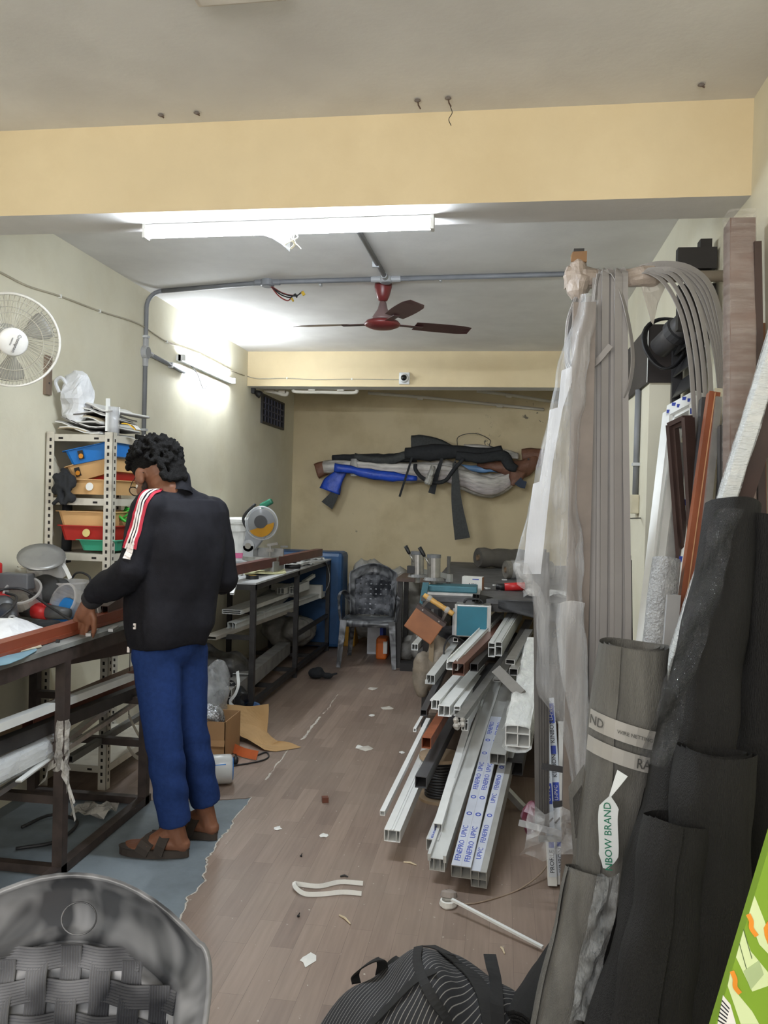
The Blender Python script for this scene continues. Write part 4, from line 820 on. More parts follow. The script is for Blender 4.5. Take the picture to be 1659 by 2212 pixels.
sp = [pZ(655, 1206, zb+.03), pZ(690, 1204, zb+.04), pZ(700, 1208, zb+.03), pY(708, 1225, 7.5), pY(712, 1245, 7.45), pY(710, 1262, 7.45), pY(704, 1275, 7.5)]
o = MB().ribbon(curve(sp, 5), .022, .002, up=(0, -.5, 1)).build('white_strip', WHITE); tag(o, 'long curling white plastic strip hanging off the far bench end', 'strip')
prof('short white profile piece hanging off the front corner of the far bench', pY(501, 1283, 5.12), pY(512, 1248, 5.26), .026, .016, WHITE)
o = MB().box(pZ(516, 1243, zb)+V((0, 0, .035)), (.05, .06, .07)).build('white_block', WHITE, bevel=.004); tag(o, 'white plastic block at the front corner of the far bench', 'block')
c = pZ(600, 1196, zb); t = thing('saw_clamp', 'bright steel clamp lying behind the brown profile', 'clamp', c+V((.0, 0, .06))); MB().bar(c+V((-.06, 0, .07)), c+V((.1, .02, .075)), .02, .02).build('bar', STEEL, t); MB().bar(c+V((.0, 0, .001)), c+V((.0, 0, .07)), .02, .02).build('jaw', STEEL, t)
# ================================================================ sacks, buckets and tables at the back
SACK = M('dusty_woven_sack', (150, 148, 142), .7, var=.18, bump=.5, scale=7)
heap('cement_sack', 'big dusty grey sack slumped behind the left of the chair', 'sack', (-1.28, 8.1, 0), (.3, .36, .92), SACK, n=14, seed=11, jit=.03, vox=.02)
heap('cement_sack', 'large dusty sack standing right behind the chair back', 'sack', (-.96, 7.95, 0), (.34, .36, .86), SACK, n=14, seed=13, jit=.03, vox=.02)
heap('cement_sack', 'dusty polythene sack to the right of the chair', 'sack', (-.66, 7.85, 0), (.22, .26, .66), SACK, n=12, seed=17, jit=.03, vox=.02)
heap('cement_sack', 'small grey sack on the floor right of the chair legs', 'sack', (-.72, 7.2, 0), (.22, .2, .3), GREYBAG, n=8, seed=19, jit=.02, vox=.014)
tub('white_bucket', 'dusty white paint bucket between the sacks and the brown tool box', 'bucket', V((-.52, 6.75, .0)), .13, .155, .36, M('bucket_dusty', (170, 168, 160), .55), rimm=.012)
for k in range(2): MB().lathe([(.147+.003*k, 0), (.155+.003*k, .004), (.155+.003*k, .018), (.148, .022)], V((-.52, 6.75, .28+.04*k)), n=24, cap=False).build('ridge', M('bucket_dusty', (170, 168, 160), .55), [x for x in bpy.data.objects if x.name.startswith('white_bucket')][-1])
o = MB().bb((-1.22, 7.55, .001), (-1.1, 7.75, .34)).build('printed_carton', M('carton_white_blue', (196, 200, 206), .5)); tag(o, 'white and blue carton seen under the chair', 'carton'); MB().bb((-1.1, 7.545, .05), (-1.07, 7.75, .34)).build('blue_stripe', INKBLUE, o)
o = MB().bb((-1.1, 7.3, .001), (-1.0, 7.48, .2)).build('orange_packet', M('packet_orange', (216, 110, 40), .5), bevel=.02); tag(o, 'orange packet on the floor under the chair', 'packet'); MB().bb((-1.03, 7.295, .06), (-.995, 7.35, .17)).build('white_panel', PAPERW, o)
o = MB().bb((-.82, 6.86, .001), (-.5, 7.0, .07)).build('dark_plank', M('plank_black', (42, 40, 40), .7)); tag(o, 'dark plank lying on the floor right of the chair', 'plank')
# second table along the back wall
TTOP = M('table_top_dusty', (84, 84, 86), .6, var=.25, scale=10, bump=.3)
tb2 = thing('steel_table', 'low dark table behind the milling machine reaching towards the sacks', 'table', (-.69, 7.2, 0))
MB().bb((-.88, 6.95, .76), (-.5, 7.5, .79)).build('table_top', M('table_brown', (88, 72, 64), .6), tb2)
for x in (-.85, -.53):
    for y in (6.99, 7.46): MB().bb((x-.02, y-.02, 0), (x+.02, y+.02, .76)).build('leg', BLACKST, tb2)
# main right table
TX0, TX1, TY0, TY1, TZ = -.49, XR-.02, 5.15, 8.3, .85
tb = thing('steel_table', 'large dusty black table on the right holding the milling machine', 'table', ((TX0+TX1)/2, (TY0+TY1)/2, 0))
MB().bb((TX0, TY0, TZ-.03), (TX1, TY1, TZ)).build('table_top', TTOP, tb)
for a, b in (((TX0+.01, TY0+.01, TZ-.08), (TX1, TY0+.05, TZ-.03)), ((TX0+.01, TY0+.05, TZ-.08), (TX0+.05, TY1, TZ-.03))): MB().bb(a, b).build('apron', BLACKST, tb)
for x in (TX0+.04, TX0+.34, TX1-.04):
    for y in (TY0+.04, TY1-.06): MB().bb((x-.022, y-.022, 0), (x+.022, y+.022, TZ-.03)).build('leg', BLACKST, tb)
mb = MB(); rows = [[V((-.05+.75*i/8, TY0-.02+.05*math.sin(i)+.0*j, TZ-.005-.18*j/4)) for i in range(9)] for j in range(5)]; 
o = mb.slab([[V((.0+.72*i/10, TY0-.012-.02*j*math.sin(i*.4), TZ-.004-(.05+.13*(i/10))*j/4)) for i in range(11)] for j in range(5)], .004).build('black_sheet_flap', M('black_rubber_sheet', (44, 44, 46), .6, bump=.3), tb, smooth=True)
# end milling machine with two heads
mm = thing('milling_machine', 'blue end-milling machine with two steel heads and black levers', 'machine', (-.36, 5.45, TZ)); BLUEM = M('machine_blue', (52, 108, 122), .45, var=.15)
z0 = TZ+.001
MB().bb((-.47, 5.25, z0), (-.12, 5.6, z0+.016)).build('bed_plate', ALU, mm); MB().bb((-.46, 5.3, z0+.016), (-.14, 5.5, z0+.055)).build('base', BLUEM, mm, bevel=.006)
MB().prism([(-.0, -.1), (.035, -.1), (.07, .12), (.03, .12)], V((-.52, 5.26, TZ-.04)), (1, 0, 0), (0, 0, 1), .03).build('side_bracket', BLUEM, mm)
for px, py0, py1, yy, lx, ly in ((937, 1247, 1205, 5.42, (948-42, 1182), 0), (902, 1240, 1198, 5.62, (876, 1179), 0)):
    c0 = pY(px, py0, yy); c1 = pY(px, py1, yy); r = .045
    MB().tube([c0, c1], r, 20).build('motor_cylinder', STEEL, mm, smooth=False); MB().tube([c1, c1+V((0, 0, .022))], r+.003, 20).build('motor_cap', M('cap_grey', (110, 112, 114), .4), mm)
    MB().tube([c0-V((0, 0, .02)), c0], [.07, .06], 20).build('collar', M('collar_grey', (130, 130, 130), .4, metal=.5), mm)
    MB().tube([c0-V((0, 0, .06)), c0-V((0, 0, .02))], .02, 10).build('spindle', STEEL, mm)
    cp_ = c0+V((.095, .06, -.03)); MB().tube([cp_-V((0, 0, .03)), cp_+V((0, 0, .17))], .013, 10).build('guide_post', M('post_grey', (104, 102, 98), .4, metal=.5), mm)
    MB().tube([cp_+V((0, 0, .0)), cp_+V((0, 0, .05))], .03, 12).build('post_clamp', ALU, mm); MB().bar(c0+V((.03, .02, .02)), cp_+V((0, 0, .03)), .04, .035).build('clamp_arm', ALU, mm)
    l0 = c1+V((-.02, -.05, -.05)); l1 = pY(lx[0], lx[1], yy-.05); lm = l0.lerp(l1, .5)
    lv = MB().tube([l0, lm], .006, 8).build('lever', STEEL, mm, smooth=True); MB().tube([lm, lm.lerp(l1, .2), l1], [.009, .013, .014], 10).build('lever_grip', BLACK, lv, smooth=True)
MB().box(pY(888, 1230, 5.6), (.05, .06, .05)).build('switch_block', BLACK, mm)
# small carton, red driver, foil and rolls on the table
c = V((-.21, 5.68, TZ+.001)); o = MB().box(c+V((.03, .0, .045)), (.14, .08, .09), rot('Z', -8)).build('white_carton', PAPERW); tag(o, 'small white carton with blue print beside the milling machine', 'carton')
text('NIX', INKBLK, o, c+V((.03, -.043, .035))+V((0, 0, 0)), rot('Z', -8)@V((1, 0, 0)), (0, 0, 1), .022); MB().box(c+rot('Z', -8)@V((.071, 0, 0))+V((.03, 0, .045)), (.003, .078, .088), rot('Z', -8)).build('brown_end', M('card_brown', (150, 104, 74), .7), o)
MB().box(c+V((.05, -.044, .075)), (.045, .002, .006), rot('Z', -8)).build('blue_print', INKBLUE, o)
c = V((.08, 5.7, TZ+.025)); t = thing('cordless_driver', 'red and black power driver lying on the dusty table', 'driver', c-V((0, 0, .025)))
MB().tube([c+V((-.1, 0, 0)), c+V((-.03, 0, 0))], [.02, .026], 12).build('grip', BLACK, t, smooth=True); MB().tube([c+V((-.04, 0, 0)), c+V((.1, .01, .01))], [.028, .03], 12).build('body', RED, t, smooth=True); MB().tube([c+V((.1, .01, .01)), c+V((.15, .02, .005))], [.02, .012], 12).build('chuck', DKGREY, t, smooth=True); MB().box(c+V((.04, .05, 0)), (.05, .09, .045)).build('battery', BLACK, t, bevel=.006)
mb = MB(); rows = [[V((.16+.3*i/8, 5.3+.25*j/5, TZ+.004+.035*abs(math.sin(i*.8+j*.7)))) for i in range(9)] for j in range(6)]; mb.slab(rows, -.001); o = mb.build('clear_wrap', film('table_wrap', (206, 208, 208), .3, .7, 9, .25, (1, 1, 1), .5)); tag(o, 'clear wrapping film spread on the table by the plastic drape', 'film')
MESHG = M('net_grey', (122, 118, 110), .8, var=.12, scale=60)
def roll(name, label, cat, p0, p1, r, mat, wob=0., n=18, seg=8, core=True, group=None, coremat=None):
    t = thing(name, label, cat, (V(p0)+V(p1))/2-V((0, 0, r)), group); p0, p1 = V(p0), V(p1); P = [p0.lerp(p1, i/seg) for i in range(seg+1)]
    rr = [r*(1+wob*noise.noise(V((i*.9, r*40, 0)))) for i in range(seg+1)]
    MB().tube(P, rr, n, cap=False).build('roll', mat, t, smooth=True); d = (p1-p0).normalized(); s, u, _ = frame(d)
    sp = [(p0+s*(r*q*math.cos(a))+u*(r*q*math.sin(a))) for q, a in [(1-.75*i/60, i*.5) for i in range(61)]]
    for e, dd in ((p0, d), (p1, d)):
        mb = MB(); mb.ribbon([x-p0+e for x in sp], .004, .002, ups=[d]*61); mb.lathe([(r*.985, 0), (r*.35, .004)], e+d*(.004 if e is p0 else -.004), d, n=n, cap=False); mb.build('layered_end', mat, t)
        if core: MB().lathe([(r*.34, -.004), (r*.34, .02), (r*.26, .02), (r*.26, -.004)], e if e is p0 else e-d*.016, d, n=n, cap=False).build('core', coremat or M('card_core', (142, 118, 92), .8), t)
    return t
r2 = roll('net_roll', 'grey netting roll in clear film on the far table', 'net roll', V((.05, 6.6, TZ+.075)), V((.42, 6.75, TZ+.075)), .072, MESHG, .1)
MB().tube([V((.08, 6.61, TZ+.075)), V((.2, 6.66, TZ+.075))], .08, 18, cap=False).build('film_sleeve', CLEARP, r2, smooth=True)
rl = roll('net_roll', 'flattened dark netting roll at the back of the far table', 'net roll', V((-.2, 7.6, TZ+.1)), V((.3, 7.9, TZ+.08)), .09, M('net_dark', (96, 92, 86), .8, var=.12), .25)
random.seed(44)
for k in range(10):
    q = V((random.uniform(-.1, .25), random.uniform(5.6, 7.2), TZ+.001)); o = MB().box(q+V((0, 0, .004)), (random.uniform(.015, .04), random.uniform(.015, .05), .007), rot('Z', random.uniform(0, 90))).build('plastic_chip', WHITE); tag(o, 'small white plastic chip on the dusty table', 'chip', 'white chips on the dusty table')
# ---------------- brown hand-held tool box and teal case under the table
tc = pY(920, 1345, 4.95); R = rot('Y', 33); TAN = M('tan_leatherette', (150, 96, 62), .5, var=.15, scale=7)
t = thing('tool_carrier', 'tan leather-look tool carrier with wooden roller handle hanging at the table corner', 'tool carrier', tc+V((0, 0, -.15)))
MB().box(tc+R@V((0, 0, -.02)), (.2, .08, .14), R).build('box_body', TAN, t, bevel=.006); MB().box(tc+R@V((.0, 0, .06)), (.21, .085, .024), R).build('rim', DKBROWN, t)
for x in (-.06, .06): MB().lathe([(.005, 0), (.004, .003)], tc+R@V((x, -.043, .06)), (0, -1, 0), n=8).build('rivet', STEEL, t)
hp0, hp1 = pY(923, 1290, 4.92), pY(972, 1322, 4.9); WD = M('turned_wood', (206, 160, 88), .5, var=.12, scale=14)
dd = (hp1-hp0).normalized(); mb = MB(); P = [hp0-dd*.025+dd*((hp1-hp0).length+.05)*i/14 for i in range(15)]; mb.tube(P, [.014 if i in (0, 14) else (.0165 if i % 3 else .015) for i in range(15)], 12); mb.build('roller_handle', WD, t, smooth=True)
for k, f in ((-.075, .1), (.075, .88)):
    st_ = MB().bar(tc+R@V((k, 0, .06)), hp0.lerp(hp1, f), .016, .006, (0, -1, 0)).build('handle_arm', STEEL, t)
    MB().lathe([(.02, -.012), (.022, .0), (.018, .012)], hp0.lerp(hp1, f), dd, n=10).build('joint_tape', M('tape_grey', (170, 166, 160), .6), st_)
a = tc+R@V((.09, .0, -.07))
MB().ribbon(curve([a, a+V((.0, .0, -.1)), a+V((-.01, .01, -.25))], 4), .03, .002, up=(0, -1, 0)).build('strap', M('strap_khaki', (140, 124, 100), .8), t)
tq = pY(1021, 1342, 5.0); t = thing('instrument_case', 'teal fronted metal case with carrying handle under the table', 'case', tq+V((0, .1, -.1)))
TEAL = M('teal_panel', (28, 108, 128), .45, var=.06)
MB().box(tq+V((0, .1, 0)), (.215, .2, .2)).build('body', ALU, t, bevel=.005); MB().box(tq+V((-.006, -.003, 0)), (.185, .008, .18)).build('front_panel', TEAL, t)
for x in (-.104, .104): MB().box(tq+V((x, -.004, 0)), (.014, .016, .205)).build('edge_trim', ALU, t)
MB().box(tq+V((-.118, .02, -.01)), (.012, .05, .16)).build('side_plate', LGREY, t)
MB().tube(curve([tq+V((-.06, .08, .1)), tq+V((-.04, .08, .125)), tq+V((.04, .08, .125)), tq+V((.06, .08, .1))], 5), .007, 8).build('handle', BLACK, t, smooth=True)
o = MB().sweep(curve([tq+V((-.04, -.06, -.12)), tq+V((-.12, -.1, -.08)), tq+V((-.16, -.16, -.14)), tq+V((-.14, -.22, -.22)), tq+V((-.04, -.25, -.24)), tq+V((.04, -.2, -.18))]), [(.006*math.cos(a), .006*math.sin(a)) for a in [i*math.pi/3 for i in range(6)]]).build('loose_cable', CABLE, smooth=True); tag(o, 'black cable looping below the teal case', 'cable')
o = MB().sweep(curve([tq+V((.1, -.06, -.12)), tq+V((.0, -.12, -.13)), tq+V((-.07, -.16, -.16)), tq+V((-.12, -.18, -.19))]), [(.008*math.cos(a), .008*math.sin(a)) for a in [i*math.pi/3 for i in range(6)]]).build('white_hose', PVCW, smooth=True); tag(o, 'short white hose below the teal case', 'hose')
prof('dark profile with white star-shaped end propped behind the teal case', pY(1028, 1292, 5.08), pY(1100, 1308, 5.5), .05, .05, BLACKST, webs=(0,), hweb=(0,))
o = MB().box(pY(1008, 1291, 5.5), (.12, .1, .04)).build('blue_packet', INKBLUE); tag(o, 'blue packet under the table behind the teal case', 'packet')
prof('small hollow aluminium tube end under the teal case', pY(984, 1382, 5.02), pY(1000, 1372, 5.4), .03, .025, ALU)
prof('short profile with blue printed film sticking out under the table', pY(896, 1398, 5.0), pY(915, 1375, 5.5), .04, .04, WHITE, webs=(0,))
heap('polythene_scrap', 'grey polythene and rags bunched round the right table leg', 'polythene', (-.40, 5.02, .25), (.14, .14, .4), M('polythene_beige', (128, 118, 104), .6, var=.3, bump=.4), n=9, seed=23, jit=.02, vox=.012)
heap('rag_pile', 'dark clutter of cables and tool parts under the right table', 'clutter', (-.15, 5.6, .25), (.5, .4, .4), M('clutter_dark', (60, 58, 60), .6, var=.5, scale=25), n=12, seed=27, jit=.04, vox=.016)
# ================================================================ the bundle of nets hung on the back wall
WB = 8.40
def bund(name, label, pts, rs, mat, flat=.6, n=12, jit=.012, fr=10, y=WB, grp='nets and film hung on the back wall'):
    P = curve([pY(px, py, y+dy) for px, py, dy in pts], 5); k = len(P); R_ = [rs[min(len(rs)-2, int(i/(k-1)*(len(rs)-1)))]+(rs[min(len(rs)-1, int(i/(k-1)*(len(rs)-1))+1)]-rs[min(len(rs)-2, int(i/(k-1)*(len(rs)-1)))])*((i/(k-1)*(len(rs)-1)) % 1 if i < k-1 else 1) for i in range(k)]
    mb = MB(); sec = [(flat*math.cos(a)*(1+.14*math.sin(a*5)), math.sin(a)*(1+.14*math.cos(a*4))) for a in [2*math.pi*q/n for q in range(n)]]
    mb.sweep(P, sec, (0, 0, 1), sc=R_); mb.jitter(jit, fr); o = mb.build(name, mat, smooth=True); tag(o, label, 'net bundle', grp); return o
NETB = M('net_black', (34, 36, 40), .8, var=.2, scale=40); NETG = M('net_charcoal', (62, 64, 64), .8, var=.2, scale=40)
FILMW = M('milky_film', (198, 195, 190), .45, var=.35, scale=26, stretch=(.2, 1, 1), bump=.6, bscale=40); FILMB = M('blue_film', (34, 76, 190), .4, var=.15, bump=.5); BRNP = M('brown_film', (120, 82, 64), .55, var=.2, bump=.5, scale=8)
pegs = thing('wall_pegs', 'row of steel pegs on the back wall carrying the nets', 'peg', pY(900, 1015, YBACK))
for px, py in ((765, 1012), (880, 1000), (985, 1005), (1090, 990), (1140, 1000)): q = pY(px, py, YBACK); MB().tube([q, q+V((0, -.2, .03))], .01, 8).build('peg', BLACKST, pegs)
bund('film_bundle', 'milky white film bundle sagging along the wall nets', [(700, 1008, 0), (765, 1005, 0), (830, 1018, -.02), (900, 1020, -.02), (960, 1012, 0), (1010, 1040, -.03), (1060, 1050, -.03), (1110, 1030, 0), (1150, 1005, 0)], [.06, .06, .085, .095, .09, .095, .105, .07, .05], FILMW, jit=.02, y=WB-.06)
bund('film_bundle', 'bright blue film roll along the lower left of the wall bundle', [(722, 1010, -.2), (765, 1016, -.2), (800, 1024, -.21), (850, 1030, -.21), (900, 1034, -.19)], [.04, .035, .045, .04, .02], FILMB)
bund('film_bundle', 'blue film fan drooping at the left end of the wall bundle', [(745, 1018, -.1), (730, 1030, -.1), (718, 1045, -.1), (712, 1062, -.1)], [.03, .06, .09, .10], FILMB, flat=.22)
bund('film_bundle', 'light blue film strip low on the right of the wall bundle', [(990, 1008, -.05), (1030, 1013, -.05), (1075, 1016, -.05)], [.02, .035, .02], M('film_light_blue', (110, 150, 196), .4))
bund('film_bundle', 'brown wrapped film end on the left of the wall bundle', [(684, 1018, -.03), (700, 1012, -.03), (730, 1004, -.03), (760, 998, -.02)], [.075, .07, .04, .03], BRNP, flat=.35)
bund('film_bundle', 'brown paper wrapped roll on the right of the wall bundle', [(1030, 1000, -.06), (1080, 1005, -.08), (1120, 1015, -.08), (1165, 990, -.05)], [.04, .07, .09, .07], BRNP, jit=.025)
bund('film_bundle', 'brown film corner hanging at the right end of the wall bundle', [(1120, 1015, -.14), (1112, 1035, -.14), (1106, 1050, -.14)], [.08, .06, .015], BRNP, flat=.3)
bund('film_bundle', 'brown film roll at the far right beside the plastic drape', [(1128, 985, -.05), (1150, 985, -.05), (1178, 984, -.05)], [.06, .07, .06], BRNP)
bund('net_bundle', 'thin black net roll along the top left of the wall bundle', [(718, 988, -.08), (780, 988, -.1), (840, 990, -.12), (900, 985, -.12)], [.022, .03, .045, .05], NETB)
bund('net_bundle', 'twisted charcoal net over the middle of the wall bundle', [(765, 985, -.14), (800, 992, -.15), (840, 994, -.15), (880, 982, -.15)], [.025, .03, .04, .04], NETG)
bund('net_bundle', 'wide dark grey net sheet fanned at the top of the wall bundle', [(888, 962, -.1), (930, 962, -.1), (980, 975, -.1), (1030, 985, -.1)], [.09, .085, .05, .03], NETG, flat=.3)
bund('net_bundle', 'thick black net roll across the middle right of the wall bundle', [(875, 978, -.18), (930, 978, -.18), (990, 976, -.18), (1050, 980, -.16), (1085, 972, -.15)], [.05, .075, .06, .05, .045], NETB, flat=.5)
bund('net_bundle', 'charcoal net strip crossing to the right over the brown roll', [(985, 985, -.22), (1040, 990, -.22), (1085, 985, -.2), (1100, 1005, -.2), (1118, 1012, -.2)], [.04, .045, .05, .05, .03], NETB, flat=.4)
bund('net_bundle', 'white film sheaf at the top right of the wall bundle', [(1000, 968, -.04), (1040, 972, -.05), (1090, 980, -.05), (1120, 985, -.04)], [.04, .05, .04, .03], FILMW)
for k, (dy, c_) in enumerate(((-9, 'upper'), (2, 'middle'), (12, 'lower'))):
    bund('film_bundle', c_+' pale pleated film fold draped along the middle of the wall bundle', [(760, 1002+dy*.4, -.13), (830, 1014+dy*.7, -.15), (900, 1018+dy, -.15), (950, 1020+dy, -.14), (1000, 1032+dy, -.15), (1060, 1050+dy, -.15), (1115, 1028+dy*.6, -.1)], [.02, .03, .035, .03, .035, .04, .02], M('fold_shade_film_'+c_, (206-14*k, 202-16*k, 196-14*k), .4, var=.25, scale=30, stretch=(.15, 1, 1), bump=.6), jit=.01)  # strands stepped from white to grey put fold shading into the colour
def strap(label, pts, ws, mat, name='hanging_strap', y=WB-.25):
    P = curve([pY(px, py, y) for px, py in pts], 5); k = len(P)-1; sc = [(ws[0]+(ws[1]-ws[0])*i/k, 1) for i in range(k+1)]
    o = MB().sweep(P, [(-.5, -.003), (.5, -.003), (.5, .003), (-.5, .003)], (0, -1, 0), sc=sc, ups=[(0, -1, 0)]*(k+1)).build(name, mat); tag(o, label, 'strap', 'straps hanging from the wall bundle'); return o
strap('black strap slanting down under the middle of the wall bundle', [(890, 988), (880, 1020), (863, 1073)], (.02, .022), NETB)
strap('short black net tail beside the foil wrapped handle', [(955, 990), (942, 1030), (932, 1066)], (.03, .07), NETB)
strap('long charcoal net tail widening towards its end at the lower middle', [(983, 1000), (986, 1080), (999, 1164)], (.05, .155), NETG)
strap('dark net end sticking out below the blue fan', [(732, 1040), (722, 1068), (706, 1092)], (.04, .14), NETG, y=WB-.1)
strap('small dark blue scrap at the right end of the wall bundle', [(1118, 1038), (1126, 1045), (1136, 1048)], (.09, .07), M('scrap_navy', (38, 50, 70), .7), y=WB-.15)
o = MB().tube(curve([pY(x, y, WB-.26) for x, y in ((897, 1002), (898, 1015), (912, 1032), (938, 1042), (962, 1038), (980, 1015), (1002, 990))], 5), .02, 8).build('strap_loop', NETB, smooth=True); tag(o, 'drooping black strap loop under the wall bundle', 'strap')
c = pY(930, 1028, WB-.3); o = MB().tube(curve([c+V((.02, 0, .1)), c, c+V((-.03, 0, -.09))]), [.02, .024, .028, .03, .032, .034, .034, .036, .038, .04, .042, .044, .03], 10).jitter(.012, 30).build('foil_wrapped_tool', M('crinkled_foil', (190, 190, 186), .25, metal=.7, bump=.8, scale=40)); tag(o, 'foil wrapped handle hanging in the wall bundle', 'foil wrap')
c = pY(766, 1010, WB-.12); o = MB().tube([c+V((0, 0, .09)), c, c+V((0, 0, -.09))], [.04, .055, .04], 10).build('clear_tie', film('tie_film', (210, 210, 206), .4, .8)); tag(o, 'clear film tie round the left of the wall bundle', 'tie')
o = MB().tube(curve([pY(x, y, WB-.05) for x, y in ((988, 962), (989, 945), (1010, 937), (1035, 938), (1058, 950), (1057, 962), (1063, 965))], 5), .004, 5).build('wire_hoop', BLACKST, smooth=True); tag(o, 'thin wire hoop above the wall bundle', 'wire')
# ================================================================ moulded plastic armchairs
def marble():
    m = M('marbled_grey_plastic', (60, 62, 66), .3, var=.25, scale=6, col2=(140, 142, 146), fac=(.38, .7), detail=2); m.node_tree.nodes['Noise Texture'].inputs['Distortion'].default_value = 2.2; return m
CH = marble(); CHD = M('marbled_weave', (58, 60, 66), .34, var=.3, scale=8, col2=(140, 142, 148), fac=(.4, .7), detail=2)
def make_chair(label):
    """faces -Y, origin on the floor under the seat centre; seat .41, back top .86"""
    t = thing('plastic_armchair', label, 'chair', (0, 0, 0)); W2 = .215
    lean = lambda z: .205+(z-.41)*.26
    # backrest frame: arch
    out = []; inn = []; zt = .86; zb_ = .40
    def arch(w0, w1, zs, hw, apex, drop):
        side = [(w0+(w1-w0)*k/5, zb_+(zs-zb_)*k/5) for k in range(6)]; zc = apex-drop; cor = []
        for k in range(1, 6):
            a = math.pi/2*k/6; cor.append((hw+(w1-hw)*math.cos(a)**.8, zs+(zc-zs)*math.sin(a)**.8))
        right = side+cor; top = [(hw*(1-k/8), apex-drop*(1-k/8)**2) for k in range(17)]
        return right+top+[(-x, z) for x, z in right[::-1]]
    out = arch(.19, W2, .735, .196, zt, .068); inn = arch(.15, .165, .66, .152, .768, .05)
    P = lambda x, z, o=0: V((x, lean(z)-.10*(x/W2)**2*.5+o, z))
    rows = []
    for k, (fo, off) in enumerate(((-.04, -.02), (0, -.012), (.25, .0), (.75, .0), (1, .006))):
        rows.append([P(o[0]*(1-fo)+i_[0]*fo, o[1]*(1-fo)+i_[1]*fo, off+.012) for o, i_ in zip(out, inn)])
    MB().slab(rows, -.008).build('back_frame', CH, t, smooth=True)
    oc = P(.012, .808, -.004); rim_ = [oc+V((.026*math.cos(a), 0.26*.022*math.sin(a)-.0015, .022*math.sin(a))) for a in [2*math.pi*q/24 for q in range(24)]]
    MB().tube(rim_, .0012, 6, closed=True).build('oval_emblem', CH, t, smooth=True)
    # woven strips
    def inside(x, z):
        zz = .77-.055*(x/.165)**2
        return abs(x) < .165 and .41 < z < zz
    nx, nz = 7, 8; pitch_x = .33/nx; pitch_z = .36/nz
    for i in range(nx):
        x = -.165+pitch_x*(i+.5); pts = []; zt_ = .765-.055*(x/.165)**2; n = 40
        for j in range(n+1):
            z = .405+(zt_-.405)*j/n; ph = math.cos((z-.41)/pitch_z*math.pi)*(1 if i % 2 == 0 else -1); pts.append(P(x, z, .014+.005*ph))
        mb = MB(); sec = [(-.0155+.031*k/16, (.0015 if k % 2 else -.0005)) for k in range(17)]+[(.0155, -.003), (-.0155, -.003)]
        mb.sweep(pts, sec, ups=[(0, -1, .2)]*len(pts)); mb.build('upright_strip', CHD, t)
    for j in range(nz):
        z = .41+pitch_z*(j+.5); xm = .165
        if z > .70: xm = .165*math.sqrt(max(0, (.77-z)/.055)) if z < .77 else 0
        xm = min(.165, xm)
        if xm < .04: continue
        pts = []
        for k in range(41):
            x = -xm+2*xm*k/40; ph = math.cos((x+.165)/pitch_x*math.pi-math.pi/2*0-math.pi*.5*0)*(1)
            i = int((x+.165)/pitch_x); over = math.sin((x+.165)/pitch_x*math.pi)*(1 if (int((x+.165)/pitch_x) % 2 == 0) else 1)
            ph = -math.cos((z-.41)/pitch_z*math.pi); sgn = math.cos(math.pi*((x+.165)/pitch_x-.5))
            pts.append(P(x, z, .014+.005*sgn*(1 if j % 2 == 0 else -1)))
        mb = MB(); sec = [(-.0165+.033*k/16, (.0015 if k % 2 else -.0005)) for k in range(17)]+[(.0165, -.003), (-.0165, -.003)]
        mb.sweep(pts, sec, ups=[(0, -1, .2)]*len(pts)); mb.build('cross_strip', CHD, t)
    MB().slab([[P(-.168+.336*i/10, .405+(.768-.055*((-.168+.336*i/10)/.165)**2-.405)*j/8, .022) for i in range(11)] for j in range(9)], -.002).build('back_web', CH, t, smooth=True)
    # seat
    rows = []
    for j in range(9):
        f = j/8; y = .22-.44*f; w = .205+.025*f; rows.append([V((w*(i/8*2-1), y, .405+.012*f-.022*(1-(i/4-1)**2)*(1-.6*abs(f-.4))-(.03 if j == 8 else 0))) for i in range(9)])
    MB().slab(rows, .008).build('seat', CH, t, smooth=True)
    MB().slab([[V((.23*(i/8*2-1), -.222+.012*(1-(i/4-1)**2)*-1, .405-.05*k)) for i in range(9)] for k in (0, 1)], -.008).build('seat_apron', CH, t, smooth=True)
    for s in (-1, 1):
        MB().slab([[V((s*.228, -.2+.4*i/6, .4-.045*k)) for i in range(7)] for k in (0, 1)], .006).build('side_apron', CH, t)
        # legs: V-shaped section
        for (x0, y0, x1, y1) in ((.23, -.21, .255, -.255), (.195, .19, .225, .285)):
            mb = MB(); sec = [(-.03, -.004), (.03, -.004), (.03, .004), (-.03, .004)]
            mb.sweep([V((s*x0, y0, .41)), V((s*(x0+x1)/2, (y0+y1)/2, .2)), V((s*x1, y1, .004))], [(-.006, -.03), (.006, -.03), (.006, .03), (-.006, .03)], (0, 1, 0), sc=[1, .8, .62], ups=[(0, 1, 0)]*3)
            mb.sweep([V((s*(x0-.02), y0-(.026 if y0 < 0 else -.026), .41)), V((s*((x0+x1)/2-.016), (y0+y1)/2-(.022 if y0 < 0 else -.022), .2)), V((s*(x1-.014), y1-(.017 if y0 < 0 else -.017), .004))], [(-.03, -.005), (.03, -.005), (.03, .005), (-.03, .005)], (0, 1, 0), sc=[1, .8, .62], ups=[(0, 1, 0)]*3)
            mb.build('leg', CH, t, bevel=.002)
        # armrest: post continuing the front leg, curved arm to the back
        arm = curve([V((s*.245, -.215, .40)), V((s*.262, -.2, .52)), V((s*.268, -.17, .605)), V((s*.268, -.08, .63)), V((s*.262, .06, .625)), V((s*.25, .16, .60)), V((s*.222, .225, .54)), V((s*.2, .235, .44))], 5)
        MB().sweep(arm, [(-.026, -.005), (.0, .006), (.026, -.005), (.022, -.012), (0, -.003), (-.022, -.012)], ups=[V((s*.75, -.15, .65)) if 1 else 0]*len(arm)).build('armrest', CH, t, smooth=False)
